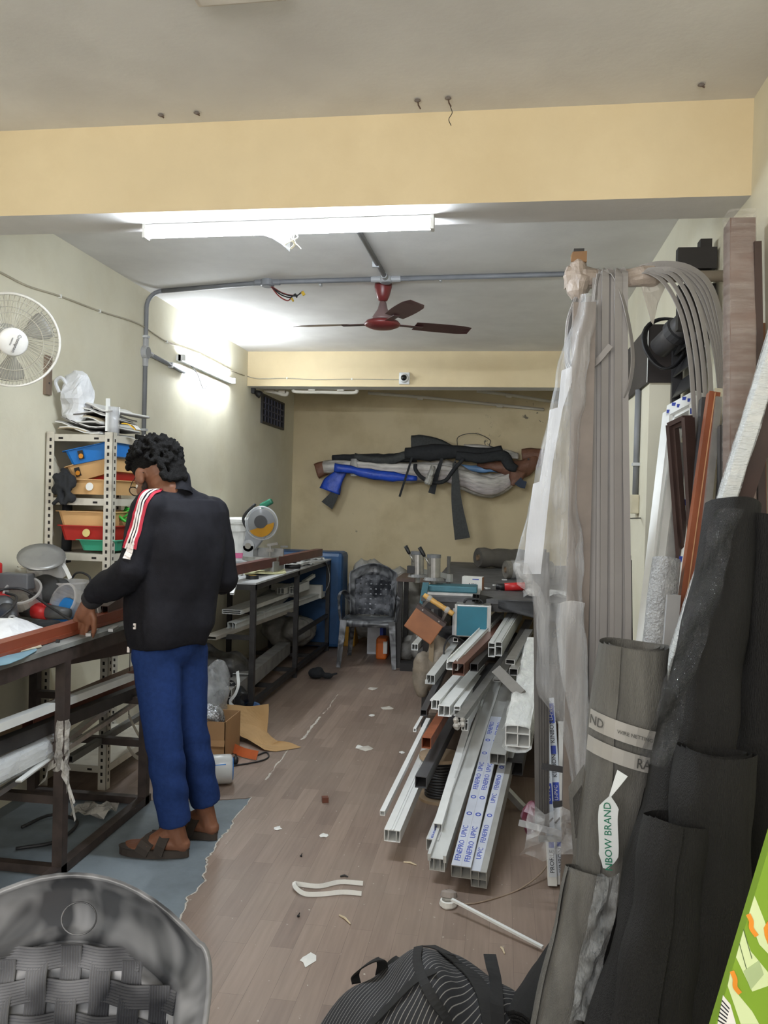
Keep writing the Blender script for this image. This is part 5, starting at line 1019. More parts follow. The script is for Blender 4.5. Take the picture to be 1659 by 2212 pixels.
    return t
ch2 = make_chair('marbled grey plastic armchair standing at the back between the benches')
ch2.location = (-1.13, 7.12, 0.004); ch2.rotation_euler.z = math.radians(4); ch2['group'] = 'grey plastic armchairs'
ch1 = copy_tree(ch2); ch1['label'] = 'marbled grey plastic armchair in the near left corner, seen from above its backrest'
ch1.rotation_euler.z = math.radians(10); ch1.location = (-.57, .83, 0.004)
# ================================================================ the man at the bench
SKIN = M('skin_brown', (124, 82, 60), .55, var=.08, scale=20)
JKT = M('jacket_black', (27, 27, 32), .75, var=.12, scale=30, bump=.15, bscale=300); NAVY = M('trousers_navy', (32, 54, 104), .8, var=.1, scale=60, bump=.15, bscale=300)
HAIRM = matte(M('hair_black', (13, 12, 12), .8, var=.4, scale=60, bump=.6), .2)
matte(JKT); matte(NAVY)
man = thing('person', 'man in black track jacket and navy trousers working at the near bench', 'person', (-1.28, 3.15, .004))
# joints
hipL, hipR = pY(338, 1415, 3.06), pY(398, 1412, 3.20)
knL, knR = pY(350, 1575, 3.05), pY(408, 1575, 3.21)
anL, anR = V((-1.262, 3.085, .10)), V((-1.205, 3.275, .10))
pel = (hipL+hipR)/2+V((0, 0, .06)); waist = pY(372, 1330, 3.14); chest = pY(386, 1165, 3.13); upch = pY(388, 1105, 3.13); neck0 = pY(372, 1060, 3.12)
shL, shR = pY(327, 1100, 3.0), pY(455, 1112, 3.24)
elL, wrL = pY(284, 1232, 2.93), pY(196, 1296, 3.02)
elR, wrR = pY(484, 1246, 3.30), V((-1.2, 3.44, 1.06))
Fh = V((-.74, .42, -.52)).normalized(); Lh = V((0, 0, 1)).cross(Fh).normalized(); Uh = Fh.cross(Lh)
hc = pY(335, 1026, 3.10); HR = Matrix((Fh, Lh, Uh)).transposed()         # head axes: x forward, y left, z up
H = lambda x, y, z: hc+HR@V((x, y, z))
# ---- body (skin): head, neck, arms, hands, legs, feet grown into one surface
mb = MB()
mb.ell(H(-.012, 0, .025), (.096, .076, .092), HR, 20); mb.ell(H(.03, 0, -.035), (.066, .06, .075), HR, 16); mb.ell(H(.062, 0, -.088), (.028, .026, .022), HR, 12)
mb.ell(H(.072, 0, .012), (.022, .05, .02), HR, 12)                                      # brow
mb.capsule([H(.092, 0, .0), H(.107, 0, -.03), H(.112, 0, -.042)], [.008, .011, .013], 8); mb.ell(H(.104, .012, -.044), .008, None, 8); mb.ell(H(.104, -.012, -.044), .008, None, 8)   # nose
mb.capsule([H(.088, -.02, -.068), H(.095, 0, -.066), H(.088, .02, -.068)], [.007, .009, .007], 8)   # lips
mb.capsule([H(.086, -.018, -.078), H(.092, 0, -.078), H(.086, .018, -.078)], [.006, .008, .006], 8)
for s in (-1, 1):
    mb.ell(H(.066, s*.034, -.035), (.026, .022, .024), HR, 10)                            # cheek
    mb.ell(H(-.008, s*.082, -.014), (.022, .012, .036), HR@rot('Y', -12)@rot('Z', s*22), 12); mb.ell(H(-.006, s*.081, -.034), (.009, .006, .01), HR, 8)   # ear
mb.capsule([H(-.03, 0, -.05), H(-.035, 0, -.09), neck0+V((0, 0, -.03))], [.055, .054, .06], 14)
mb.capsule([neck0+V((0, 0, -.05)), upch, chest, waist, pel], [.06, .07, .09, .1, .11], 14)
mb.capsule([upch, shL], [.06, .05], 12); mb.capsule([upch, shR], [.06, .05], 12)
mb.capsule([shL, elL, wrL], [.05, .04, .027], 12); mb.capsule([shR, elR, wrR], [.05, .04, .027], 12)
for hp, kn, an in ((hipL, knL, anL), (hipR, knR, anR)):
    mb.capsule([pel, hp], [.1, .085], 12); mb.capsule([hp, kn, kn.lerp(an, .3), an], [.082, .056, .055, .036], 12)
def foot(mb, an, d):
    d = V(d).normalized(); s = V((-d.y, d.x, 0)); z = .036
    h0 = V((an.x, an.y, 0))
    mb.capsule([an+V((0, 0, .03)), h0-d*.02+V((0, 0, .062))], [.036, .035], 10); mb.capsule([h0-d*.035+V((0, 0, .052)), h0+d*.06+V((0, 0, .058)), h0+d*.12+V((0, 0, .045))], [.03, .036, .03], 10)
    mb.capsule([an+d*.02, h0+d*.09+V((0, 0, .055))], [.036, .03], 10)
    for k, (o, l, r) in enumerate(((.024, .205, .0125), (.008, .2, .010), (-.006, .192, .0095), (-.019, .18, .009), (-.031, .163, .0085))):
        mb.capsule([h0+d*.1+s*(-o*.9)+V((0, 0, .042)), h0+d*(l-.02)+s*(-o)+V((0, 0, .036)), h0+d*l+s*(-o)+V((0, 0, .032))], [.017, r*1.1, r], 8)
dL, dR = V((-1, -.06, 0)), V((-1, .22, 0))
foot(mb, anL, dL); foot(mb, anR, dR)
# left hand: gripping the brown profile from above
def hand(mb, wr, pd, fd, side, curl, lens=(.07, .078, .074, .06), sp=.02):
    """wr wrist, pd palm direction, side = across the palm towards the thumb"""
    pd = V(pd).normalized(); side = V(side).normalized(); nrm = pd.cross(side).normalized()*(1 if curl > 0 else -1); pk = wr+pd*.085
    mb.capsule([wr, wr+pd*.04, pk-pd*.01], [.027, .03, .026], 10)
    for k in (-1, 0, 1): mb.capsule([wr+pd*.03+side*.018*k, pk+side*.026*k], [.018, .014], 8)
    for k in range(4):
        b = pk+side*(sp*(1.5-k)); f1 = (pd*.75+V(fd)*.55+side*.06*(1.5-k)).normalized(); f2 = (pd*.25+V(fd)*1.0).normalized(); f3 = (V(fd)*1.0-pd*.15).normalized(); l = lens[k]
        mb.capsule([b-pd*.01, b+f1*l*.48, b+f1*l*.48+f2*l*.32, b+f1*l*.48+f2*l*.32+f3*l*.26], [.0105, .0098, .0088, .0075], 8)
    tb_ = wr+pd*.03+side*.024; mb.capsule([tb_-side*.01, tb_+side*.022+pd*.018+V(fd)*.012, tb_+side*.03+pd*.03+V(fd)*.045, tb_+side*.024+pd*.036+V(fd)*.068], [.015, .013, .011, .009], 8)
hand(mb, wrL, (-.42, .1, -.85), V((-.12, .1, -1)), (.86, -.15, -.45), 1)
hand(mb, wrR, (-.9, .2, -.2), V((-.4, -.2, -.8)), (.1, .2, .9), 1)
body = mb.build('body', SKIN, man); remesh(body, .0048, 3); body['label'] = 'brown skin of head, hands and feet'
# nails, eyes, beard
EYE = M('eye_white', (222, 216, 208), .3)
for s in (-1, 1):
    e_ = MB().ell(H(.083, s*.03, -.005), .011, None, 10).build('eye', EYE, man, smooth=True); MB().ell(H(.0925, s*.031, -.008), .005, None, 8).build('iris', BLACK, e_, smooth=True)
mb = MB()
for s in (-1, 1):
    for k in range(7): f = k/6; mb.ell(H(.0+.09*f, s*(.066-.05*f**2), -.05-.045*math.sin(f*1.4)), (.012, .008, .02), HR, 8)
mb.build('beard', M('stubble', (44, 34, 30), .9), man, smooth=True)
# hair: curly clumps
random.seed(77); mb = MB(); mb.ell(H(-.02, 0, .05), (.105, .088, .088), HR, 16)
for k in range(560):
    th = random.uniform(0, 2*math.pi); ph = math.acos(random.uniform(-.92, 1)); d = V((math.sin(ph)*math.cos(th), math.sin(ph)*math.sin(th), math.cos(ph)))
    if d.z < -.1 and d.x > -.3: continue
    if d.x > .75 and d.z < .3: continue
    if d.z < .12 and abs(d.y) > .55 and d.x > -.5: continue
    p = V((-.022+d.x*.118, d.y*.1, .045+d.z*.1)); r = random.uniform(.007, .014); mb.ell(hc+HR@p, r, None, 6)
    if random.random() < .5: mb.ell(hc+HR@(p+d*r*.9), r*.7, None, 6)
for k in range(70):
    f = random.random(); p = V((-.112+.012*f, random.uniform(-.062, .062), .0-.085*f)); mb.ell(hc+HR@p, random.uniform(.01, .016), None, 6)
hair = mb.build('hair', HAIRM, man); remesh(hair, .0045, 1); hair['label'] = 'short curly black hair'
# glasses
gl = MB(); GLM = M('glasses_frame', (60, 50, 44), .3, metal=.5)
for s in (-1, 1):
    cc_ = H(.112, s*.033, -.012); gl.tube([cc_+HR@V((0, .023*math.cos(a), .021*math.sin(a))) for a in [2*math.pi*q/20 for q in range(20)]], .0022, 6, closed=True)
    gl.tube([H(.112, s*.056, -.008), H(.06, s*.074, -.004), H(-.01, s*.08, .006), H(-.03, s*.078, -.012)], .0018, 6)
gl.tube([H(.112, -.011, -.008), H(.116, 0, -.006), H(.112, .011, -.008)], .002, 6); g = gl.build('glasses', GLM, man, smooth=True)
for s in (-1, 1): MB().lathe([(.0215, 0), (.0215, .001)], H(.112, s*.033, -.012), Fh, n=18).build('lens', film('lens_clear', (210, 220, 225), .12, .2, 2, .05, (1, 1, 1), 0), g)
# ---- trousers
mb = MB()
mb.capsule([pel+V((0, 0, .06)), pel], [.118, .125], 16)
for hp, kn, an, hem in ((hipL, knL, anL, V((anL.x+.0, anL.y, .135))), (hipR, knR, anR, V((anR.x, anR.y, .155)))):
    mb.capsule([pel, hp], [.12, .1], 14); P = [hp, hp.lerp(kn, .5), kn, kn.lerp(hem, .5), hem]; mb.tube([hp+V((0, 0, .05))]+P, [.09, .096, .088, .076, .070, .064], 16); mb.ell(hp, .096, None, 12)
tro = mb.build('trousers', NAVY, man); remesh(tro, .008, 4)
rl_ = root_loc(man)
for v in tro.data.vertices:
    w = v.co+rl_; f = min(1, max(0, (w.z-.16)/.1)); v.co += noise.noise_vector(V((w.x*7, w.y*7, w.z*4)))*.006*f
    v.co.x += .0035*math.sin(w.z*55+w.y*18)*(1 if w.z < .45 else .25)*f
# ---- jacket
mb = MB()
ax_t = (shL-shR).normalized()
def tring(c, rx, ry, tx, n=26):
    tx = V(tx).normalized(); ty = V((0, 0, 1)).cross(tx); return [c+tx*(rx*math.copysign(abs(math.cos(a))**.85, math.cos(a)))+ty*(ry*math.copysign(abs(math.sin(a))**.85, math.sin(a))) for a in [2*math.pi*i/n for i in range(n)]]
xy = V((ax_t.x, ax_t.y, 0)); hx = V((hipL.x-hipR.x, hipL.y-hipR.y, 0)).normalized(); hm = lambda f: xy.normalized().lerp(hx, f)
hem0 = pY(364, 1392, 3.11); mid = pY(375, 1290, 3.14)
secs = [(hem0, .165, .13, 1), (hem0+V((0, 0, .03)), .175, .14, 1), (hem0.lerp(mid, .45), .19, .155, .8), (mid, .195, .155, .5), (chest+V((0, 0, -.06)), .20, .15, .2), (chest+V((0, 0, .03)), .205, .142, 0), (upch, .2, .125, 0), (upch+V((0, 0, .05)), .165, .1, 0), (neck0+V((0, 0, -.03)), .095, .08, 0)]
loft(mb, [tring(c, rx, ry, hm(f)) for c, rx, ry, f in secs], True, True)
for sh, el, wr, f in ((shL, elL, wrL, 1), (shR, elR, wrR, 1)):
    d = (wr-el).normalized(); end = wr-d*.01; mb.capsule([upch.lerp(sh, .5), sh+V((0, 0, -.01))], [.09, .078], 14); mb.capsule([sh, sh.lerp(el, .5), el, el.lerp(end, .55)], [.08, .074, .066, .058], 14); mb.tube([el.lerp(end, .55), el.lerp(end, .85), end], [.058, .05, .04], 14)
mb.capsule([neck0+V((.005, 0, -.015)), shL+V((.03, .02, .01))], [.07, .06], 14); mb.capsule([neck0+V((.005, 0, -.015)), shR+V((-.03, -.02, .01))], [.07, .06], 14)
ncol = pY(367, 1043, 3.12); mb.lathe([(.08, -.06), (.076, -.02), (.071, .014), (.069, .026), (.058, .026), (.054, .0)], ncol, V((-.22, .42, 1)), n=22)
jk = mb.build('jacket', JKT, man); remesh(jk, .008, 3)
for v in jk.data.vertices:
    w = v.co+rl_; f = min(1, max(0, (neck0.z-.06-w.z)/.08)); q = noise.noise_vector(V((w.x*6, w.y*6, w.z*2.2)))*.018+noise.noise_vector(V((w.x*13, w.y*13, w.z*6)))*.009
    v.co += (q+noise.noise_vector(V((w.x*15, w.y*15, w.z*2.0)))*.008*min(1, max(0, (1.3-w.z)*4)))*f
    if w.x < elL.x+.05 and w.y < 3.04: v.co += noise.noise_vector(V((w.x*26, w.y*10, w.z*18)))*.006
jk.data.update()
bv = BVHTree.FromPolygons([v.co+rl_ for v in jk.data.vertices], [list(p.vertices) for p in jk.data.polygons])
def hug(name, path, w, mat, parent, off=.003, t=.002, n=8):
    """strip lying on the jacket surface along an image-guided path of 3D points"""
    P = []; U = []
    for q in curve(path, n):
        loc, nr, i, d = bv.find_nearest(q); P.append(loc+nr*off); U.append(nr)
    sm = [sum((P[max(0, min(len(P)-1, i+k))] for k in (-1, 0, 1)), V((0, 0, 0)))/3 for i in range(len(P))]
    return MB().sweep(sm, [(-w/2, -t/2), (w/2, -t/2), (w/2, t/2), (-w/2, t/2)], ups=U).build(name, mat, parent, smooth=False)
SW = M('stripe_white', (222, 214, 210), .7); SR = M('stripe_red', (170, 30, 52), .7)
base = [(368, 1046, 3.06), (345, 1056, 3.03), (322, 1067, 2.97), (306, 1085, 2.93), (296, 1110, 2.9), (290, 1135, 2.89), (282, 1160, 2.88), (276, 1184, 2.88)]
for k, (dx, dy, w, m_) in enumerate(((-15, -2, .012, SR), (-8, 1, .0065, SW), (0, 4, .0065, SW), (8, 7, .0065, SW), (15, 10, .012, SR))):
    hug('sleeve_stripe', [pY(x+dx*(.55+.45*i/7), y+dy*(1-i/9), yy) for i, (x, y, yy) in enumerate(base[1:])], w, m_, jk, off=.003+.0007*k)
cb_ = pY(375, 1042, 3.115); MB().lathe([(.074, -.055), (.07, -.02), (.067, .02), (.064, .03), (.059, .03), (.058, -.02)], cb_, V((-.2, .3, 1)), n=26, cap=False).build('collar', JKT, jk, smooth=True)
0 and hug('collar_stripe', [pY(368, 1046, 3.05), pY(360, 1050, 3.04), pY(352, 1053, 3.03)], .008, SR, jk)
hug('elbow_panel', [pY(277, 1172, 2.87), pY(272, 1190, 2.86), pY(270, 1206, 2.86)], .03, SW, jk)
for px, py, yy in ((306, 1354, 2.98), (278, 1402, 3.0)):
    loc, nr, i, d = bv.find_nearest(pY(px, py, yy)); z_ = MB().box(loc+nr*.006, (.01, .006, .022)).build('zip_pull', SW, jk); MB().box(loc+nr*.0095, (.005, .004, .006)).build('zip_eye', BLACK, z_)
0 and hug('zip_line', [pY(312, 1290, 2.98), pY(310, 1325, 2.98), pY(307, 1352, 2.98)], .006, BLACK, jk, off=.0015)
cw = wrL-(wrL-elL).normalized()*.012; mb = MB(); dd = (wrL-elL).normalized(); mb.lathe([(.041, -.03), (.0425, 0), (.04, .018), (.034, .018)], cw, dd, n=18); mb.build('cuff', M('jacket_rib', (30, 30, 34), .85), jk, smooth=True)
# ---- sandals
SOLE = M('sandal_sole', (58, 50, 44), .7, var=.2); STR = M('sandal_strap', (54, 46, 40), .7, var=.2)
for an, d in ((anL, dL), (anR, dR)):
    d = V(d).normalized(); s = V((-d.y, d.x, 0)); h0 = V((an.x, an.y, .004)); out = []
    for i in range(22):
        a = 2*math.pi*i/22; x = math.cos(a); y = math.sin(a); out.append((.085+.145*x, (.044+.006*x)*y*(1-.12*(x < -.2))))
    so = MB(); P = [h0+d*x+s*y for x, y in out]; loft(so, [P, [p+V((0, 0, .026)) for p in P], [h0+d*(.085+(x-.085)*1.02)+s*y*1.04+V((0, 0, .032)) for x, y in out]], True, True); sd = so.build('sandal', SOLE, man)
    for fx, w, hz in ((.125, .055, .072), (.055, .04, .105)):
        arc = [h0+d*(fx-.01*k)+s*(.046*math.cos(a))+V((0, 0, .018+(hz-.018)*math.sin(a))) for k, a in enumerate([math.pi*i/8 for i in range(9)])]; MB().ribbon(arc, w, .005, ups=[(p-(h0+d*fx)) for p in arc]).build('strap', STR, sd)
    MB().box(h0+d*.1-s*.047+V((0, 0, .07)), (.022, .006, .018)).build('buckle', STR, sd)
# ================================================================ heap of profiles leaning under the right table
HG = 'profiles heaped under the right table'
FILMP = M('protective_film_pale', (192, 197, 208), .35, var=.06)
DUST = M('upvc_grey_dusty', (150, 150, 146), .55, var=.12)  # duller grey tone of the white uPVC
def hp(label, n, f, yn, yf, w, h, mat, ext=0., up=None, **k):
    a = pY(n[0], n[1], yn); b = pY(f[0], f[1], yf); d = b-a; a.z = max(a.z, h/2+.006)
    return prof(label, a, b+d*ext, w, h, mat, group=HG, up=up or (0, 0, 1), **k), a, (b+d*ext)
def film_print(th, a, b, w, h, words, width, offs, start, step, count, size, inkm=INKBLUE):
    """pale printed protective film on the top face with words running along it"""
    d = (b-a).normalized(); s, u, _ = frame(d); L = (b-a).length
    for x in offs:
        p0 = a+s*(x*w)+u*(h/2+.0006); MB().bar(p0, p0+d*min(L*.8, start+step*count), width, .001, u).build('protective_film', FILMP, th)
        for k in range(count):
            q = p0+d*(start+step*k)+u*.0006
            wd_ = words[k % len(words)]
            if wd_ == '#': MB().bar(q-d*.02, q+d*.02, width*.6, .0008, u).build('print_block', inkm, th)
            elif wd_ == 'o': MB().lathe([(width*.32, 0), (width*.32, .0008), (width*.2, .0008), (width*.2, 0)], q, u, n=14, cap=False).build('print_mark', inkm, th)
            else: text(wd_, inkm, th, q, d, -s if 0 else s.cross(d).cross(d)*1.0 if 0 else u.cross(d), size, .0004)
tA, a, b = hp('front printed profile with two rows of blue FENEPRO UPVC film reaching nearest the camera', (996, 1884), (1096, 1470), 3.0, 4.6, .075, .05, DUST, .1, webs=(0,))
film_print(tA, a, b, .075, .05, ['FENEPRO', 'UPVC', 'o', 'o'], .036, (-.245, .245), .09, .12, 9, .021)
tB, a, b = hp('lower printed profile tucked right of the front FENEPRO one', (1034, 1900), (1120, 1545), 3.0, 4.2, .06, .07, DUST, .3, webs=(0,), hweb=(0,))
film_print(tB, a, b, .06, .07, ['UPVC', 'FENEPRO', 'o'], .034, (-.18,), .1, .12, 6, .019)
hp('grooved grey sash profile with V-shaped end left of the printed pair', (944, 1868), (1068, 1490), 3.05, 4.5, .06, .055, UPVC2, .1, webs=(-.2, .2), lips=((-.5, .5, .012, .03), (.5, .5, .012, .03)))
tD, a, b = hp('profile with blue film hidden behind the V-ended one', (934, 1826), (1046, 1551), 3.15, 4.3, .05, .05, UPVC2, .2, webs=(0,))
film_print(tD, a, b, .05, .05, ['FENEPRO', '#', 'o'], .035, (0,), .05, .08, 6, .014)
hp('plain white square tube ending above the V-ended profile', (946, 1788), (1031, 1500), 3.2, 4.5, .034, .036, WHITE, .05)
hp('wide white grooved profile lying lowest on the left of the heap', (847, 1806), (940, 1592), 3.2, 4.3, .066, .05, WHITE, .1, webs=(-.25, .25), lips=((-.08, .5, .004, .006), (.08, .5, .004, .006)))
hp('thin white strip at the outermost left of the heap', (826, 1757), (918, 1570), 3.35, 4.2, .022, .022, WHITE, .1)
hp('dark grey hollow box section with open end above the wide white profile', (909, 1690), (974, 1565), 3.4, 4.2, .05, .05, M('box_dark_grey', (72, 72, 74), .5), .3)
hp('golden oak box section in the left of the heap', (921, 1605), (957, 1545), 3.55, 4.0, .042, .05, ORANGEW, .3, webs=())
hp('white sash profile with ribbed side over the golden oak section', (959, 1536), (1031, 1450), 3.7, 4.7, .055, .05, WHITE, .1, webs=(0,), lips=((.5, -.4, .016, .006),))
hp('narrow white sash profile beside the ribbed one', (941, 1522), (990, 1465), 3.72, 4.5, .04, .045, WHITE, .1, webs=(.1,), lips=((-.5, .4, .014, .006),))
hp('short white bracket profile end in the heap middle', (987, 1536), (1030, 1472), 3.75, 4.5, .03, .045, WHITE, .1, hweb=(.1,))
tM, a, b = hp('film wrapped metallic tube ending in bunched plastic in the heap middle', (992, 1556), (1093, 1419), 3.6, 4.9, .042, .03, ALU, .05)
d = (b-a).normalized(); mb = MB()
for k in range(10): mb.ell(a+V((random.uniform(-.02, .02), -.01+random.uniform(-.02, .01), random.uniform(-.03, .01))), random.uniform(.008, .016), None, 6)
mb.build('bunched_film', TAPE, tM)
hp('white E-shaped profile end under the wrapped tube', (1004, 1566), (1040, 1495), 3.65, 4.5, .03, .05, WHITE, .1, webs=(0,), hweb=(.2,))
hp('white hollow profile with rounded lip at the upper left of the heap', (930, 1468), (975, 1408), 4.3, 5.0, .045, .05, UPVC2, .2, webs=(0,), lips=((-.5, -.3, .014, .02),))
hp('small black-cored profile end at the left edge of the heap', (915, 1540), (962, 1441), 3.8, 4.8, .03, .03, DKGREY, .1)
hp('tiny white triangular bead strip at the left edge of the heap', (896, 1577), (935, 1508), 3.7, 4.4, .014, .018, WHITE, .05)
hp('long white channel profile on top of the heap next to the brown box section', (977, 1438), (1078, 1332), 4.1, 5.6, .06, .045, WHITE, .02, lips=((.4, .5, .006, .02), (-.4, .5, .006, .02)))
hp('brown laminated box section on top of the heap', (990, 1446), (1085, 1352), 4.05, 5.4, .06, .062, M('brown_box_section', (112, 78, 66), .4, var=.15, scale=10), .05)
hp('left half of the twin rounded white profiles on top of the heap', (1062, 1404), (1108, 1326), 4.3, 5.7, .036, .075, UPVC2, .02, hweb=(.15,), lips=((0, .5, .02, .008),))
hp('right half of the twin rounded white profiles tied with black cord', (1077, 1402), (1122, 1326), 4.3, 5.7, .036, .075, UPVC2, .02, hweb=(.15,), lips=((0, .5, .02, .008),))
hp('square steel channel leaning right in the heap', (1109, 1452), (1146, 1390), 4.0, 4.9, .042, .035, ALU, .1)
hp('flat steel channel behind the square one', (1102, 1430), (1140, 1368), 4.1, 5.0, .046, .025, ALU, .1)
hp('black hollow section in the upper middle of the heap', (1024, 1442), (1070, 1390), 4.15, 5.0, .04, .04, BLACKST, .1)
hp('grey plastic sheathed bar on the right of the heap', (1075, 1470), (1140, 1345), 4.2, 5.5, .05, .012, M('sheath_grey', (120, 118, 114), .5), .05)
hp('charcoal section deep in the heap', (1010, 1500), (1080, 1430), 4.2, 5.2, .06, .06, DKGREY, .1)
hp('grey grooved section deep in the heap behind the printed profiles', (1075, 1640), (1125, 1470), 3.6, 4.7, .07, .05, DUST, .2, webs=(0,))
hp('dark box section deep in the right of the heap', (1110, 1660), (1145, 1500), 3.7, 4.8, .08, .06, BLACKST, .2)
a, b = pY(1118, 1590, 3.45), pY(1152, 1432, 4.3); tU = prof('big white profile bundle in clear film on the right of the heap', a, b+(b-a)*.3, .105, .10, WHITE, group=HG, webs=(0,), hweb=(.1,), t=.005)
d = (b-a).normalized(); s, u, _ = frame(d); mb = MB()
loft(mb, [[a+d*(q*1.1-.03)+s*(.062*(1+.06*math.sin(i*3+q*30))*math.copysign(abs(math.cos(t_))**.5, math.cos(t_)))+u*(.06*math.copysign(abs(math.sin(t_))**.5, math.sin(t_))) for i, t_ in enumerate([2*math.pi*i/16 for i in range(16)])] for q in [k/14 for k in range(15)]], False).jitter(.006, 26)
mb.build('film_wrap', film('heap_wrap', (236, 236, 232), .3, .75, 16, .2, (1, .3, 1), .7), tU)
o = MB().bar(pY(1072, 1446, 4.0), pY(1126, 1500, 3.75), .05, .012, (0, -1, .3)).build('cross_strut', M('strut_grey', (112, 108, 102), .6)); tag(o, 'dusty flat strut crossing the heap diagonally', 'strut')
prof('short grey tube foot on the floor right of the heap', pZ(1130, 1745, .02), pY(1092, 1705, 3.9), .03, .03, ALU)
for k, y in enumerate((4.35, 5.0)):  # stands that carry the heap
    o = MB().bb((-.36, y, 0), (.42, y+.06, .12+.18*(k+1))).build('timber_block', M('timber_dark', (70, 58, 48), .8, var=.2)); tag(o, ('front' if k == 0 else 'rear')+' dark timber block carrying the profile heap', 'timber')
# wire spool
c = V((-.26, 3.95, .001)); t = thing('wire_spool', 'wooden cable spool with black wire standing behind the dark box section', 'spool', c)
PLY = M('spool_ply', (168, 146, 120), .75, var=.12)
for z in (0, .20): MB().lathe([(.105, z), (.105, z+.016)], c, n=28).build('flange', PLY, t)
MB().lathe([(.05, .016), (.05, .2)], c, n=18).build('drum', PLY, t)
for k in range(13): MB().tube([c+V((.068*math.cos(q), .068*math.sin(q), .024+.0135*k+.002*math.sin(3*q+k))) for q in [2*math.pi*i/22 for i in range(22)]], .0072, 6, closed=True).build('wire_turn', CABLE, t, smooth=True)
# ================================================================ right side: hanging rail, strips, drape, frames, rolls
RY = 2.96; RZ = pY(1300, 600, RY).z
STRIPM = M('grey_pvc_strip', (157, 154, 152), .5, var=.06, scale=5); DUSTF = film('dusty_wrap', (186, 172, 160), .75, .98, 12, .4, (1, 1, 1), .7)
x0 = pY(1236, 600, RY).x
t = thing('hanging_rail', 'wall-mounted steel rail wrapped in plastic that carries the grey strips', 'rail', (XR, RY, RZ))
MB().tube([V((x0, RY, RZ)), V((XR, RY, RZ))], .02, 12).build('pole', M('rail_beige', (150, 140, 128), .6), t, smooth=True)
st = V((pY(1250, 545, RY).x, RY, RZ)); MB().bb(st+V((-.018, -.018, -.12)), st+V((.018, .018, .1))).build('end_post', BLACKST, t)
def wrap(name, P, R_, parent, seed, mat, n=14, jit=.014):
    mb = MB(); mb.tube(P, R_, n); mb.jitter(jit, 22, seed); return mb.build(name, mat, parent)
wrap('film_wrap', [st+V((0, 0, z)) for z in (.075, .05, .02, 0, -.02, -.05, -.09)], [.02, .032, .036, .05, .05, .04, .02], t, 1, DUSTF)
MB().bb(st+V((-.026, -.026, .05)), st+V((.026, .026, .085))).jitter(.008, 30).build('brown_tape', M('packing_tape_brown', (150, 112, 74), .5), t)
wrap('film_wrap', [V((x, RY, RZ)) for x in (x0-.02, x0+.04, x0+.08, x0+.12)], [.035, .045, .035, .022], t, 2, DUSTF)
wrap('film_wrap', [V((x, RY, RZ)) for x in (x0+.17, x0+.2, x0+.24, x0+.28, x0+.31)], [.022, .036, .034, .04, .022], t, 3, DUSTF)
mb = MB(); c = pY(1390, 600, RY); mb.slab([[pY(px, py, RY-.01+.01*math.sin(i+j)) for i, (px, py) in enumerate(r)] for j, r in enumerate((((1378, 592), (1400, 590), (1425, 592), (1440, 600)), ((1388, 630), (1405, 632), (1425, 625), (1437, 620)), ((1398, 665), (1408, 668), (1420, 650), (1428, 640)), ((1406, 695), (1411, 702), (1416, 680), (1420, 660))))], .001).build('film_tail', film('film_tail', (205, 200, 190), .5, .85), t)
BPL = M('black_plate', (34, 31, 30), .55, var=.25)
for y0_, y1_, nm in ((533, 580, 'bracket_plate'), (612, 712, 'bracket_plate')):
    a = pY(1464, y1_, 3.02); b = pY(1532, y0_, 3.02); MB().bb((a.x, 3.02, a.z), (XR-.01, 3.06, b.z)).build(nm, BPL, t)
a = pY(1510, 640, 3.05); MB().bb((a.x, 3.05, RZ-.2), (a.x+.04, 3.1, RZ+.16)).build('upright', BPL, t)
# ---- strips draped over the rail
SG = 'grey strips draped over the rail'
def strip(label, pts, w=.026, up=(0, -1, 0), th=.004, name='pvc_strip', mat=STRIPM):
    P = curve([pY(*p) for p in pts], 5); o = MB().ribbon(P, w, th, ups=[up]*len(P)).build(name, mat); tag(o, label, 'strip', SG); return o
cols = [(1288, 1283, .022), (1297, 1293, .022), (1307, 1302, .026), (1317, 1313, .026), (1326, 1323, .022), (1335, 1334, .026), (1343, 1346, .03), (1349, 1357, .022)]
for k, (xt, xb, w) in enumerate(cols):
    yy = RY-.028-.012*(k % 3)
    strip(('first', 'second', 'third', 'fourth', 'fifth', 'sixth', 'seventh', 'eighth')[k]+' strip from the left in the broad hanging sheaf', [(xt-2, 600, RY+.02), (xt, 588, RY-.005), (xt+1, 598, yy), (xt, 700, yy), (xt+(xb-xt)*.4, 1000, yy), (xb, 1400, yy), (xb-14, 1680, yy+.02)], w, (.3*((k % 3)-1), -1, 0))
strip('separate narrow strip hanging left of the sheaf', [(1272, 640, RY-.02), (1264, 780, RY-.03), (1262, 1000, RY-.03), (1266, 1300, RY-.02), (1268, 1550, RY-.01)], .022)
strip('second narrow strip between the drape and the sheaf', [(1286, 600, RY-.04), (1282, 800, RY-.04), (1281, 1100, RY-.04), (1278, 1500, RY-.03)], .02)
UPD = V((.85, -.5, .1))
for k in range(3): strip(('outer', 'middle', 'inner')[k]+' turn of the coiled strip loop left of the sheaf', [(1296-2*k, 592, RY-.04-.004*k), (1290-2*k, 620+4*k, RY-.045), (1278-3*k, 700, RY-.06), (1262-3*k, 770, RY-.07), (1240, 802-5*k, RY-.075), (1224+2*k, 785-5*k, RY-.07), (1226+2*k, 700, RY-.05), (1244+2*k, 645, RY-.03)], .02, UPD, .003)
strip('loose strip end curling up across the sheaf', [(1230, 795, RY-.05), (1255, 800, RY-.065), (1285, 785, RY-.075), (1319, 746, RY-.085)], .02, (.3, -.8, .6), .003)
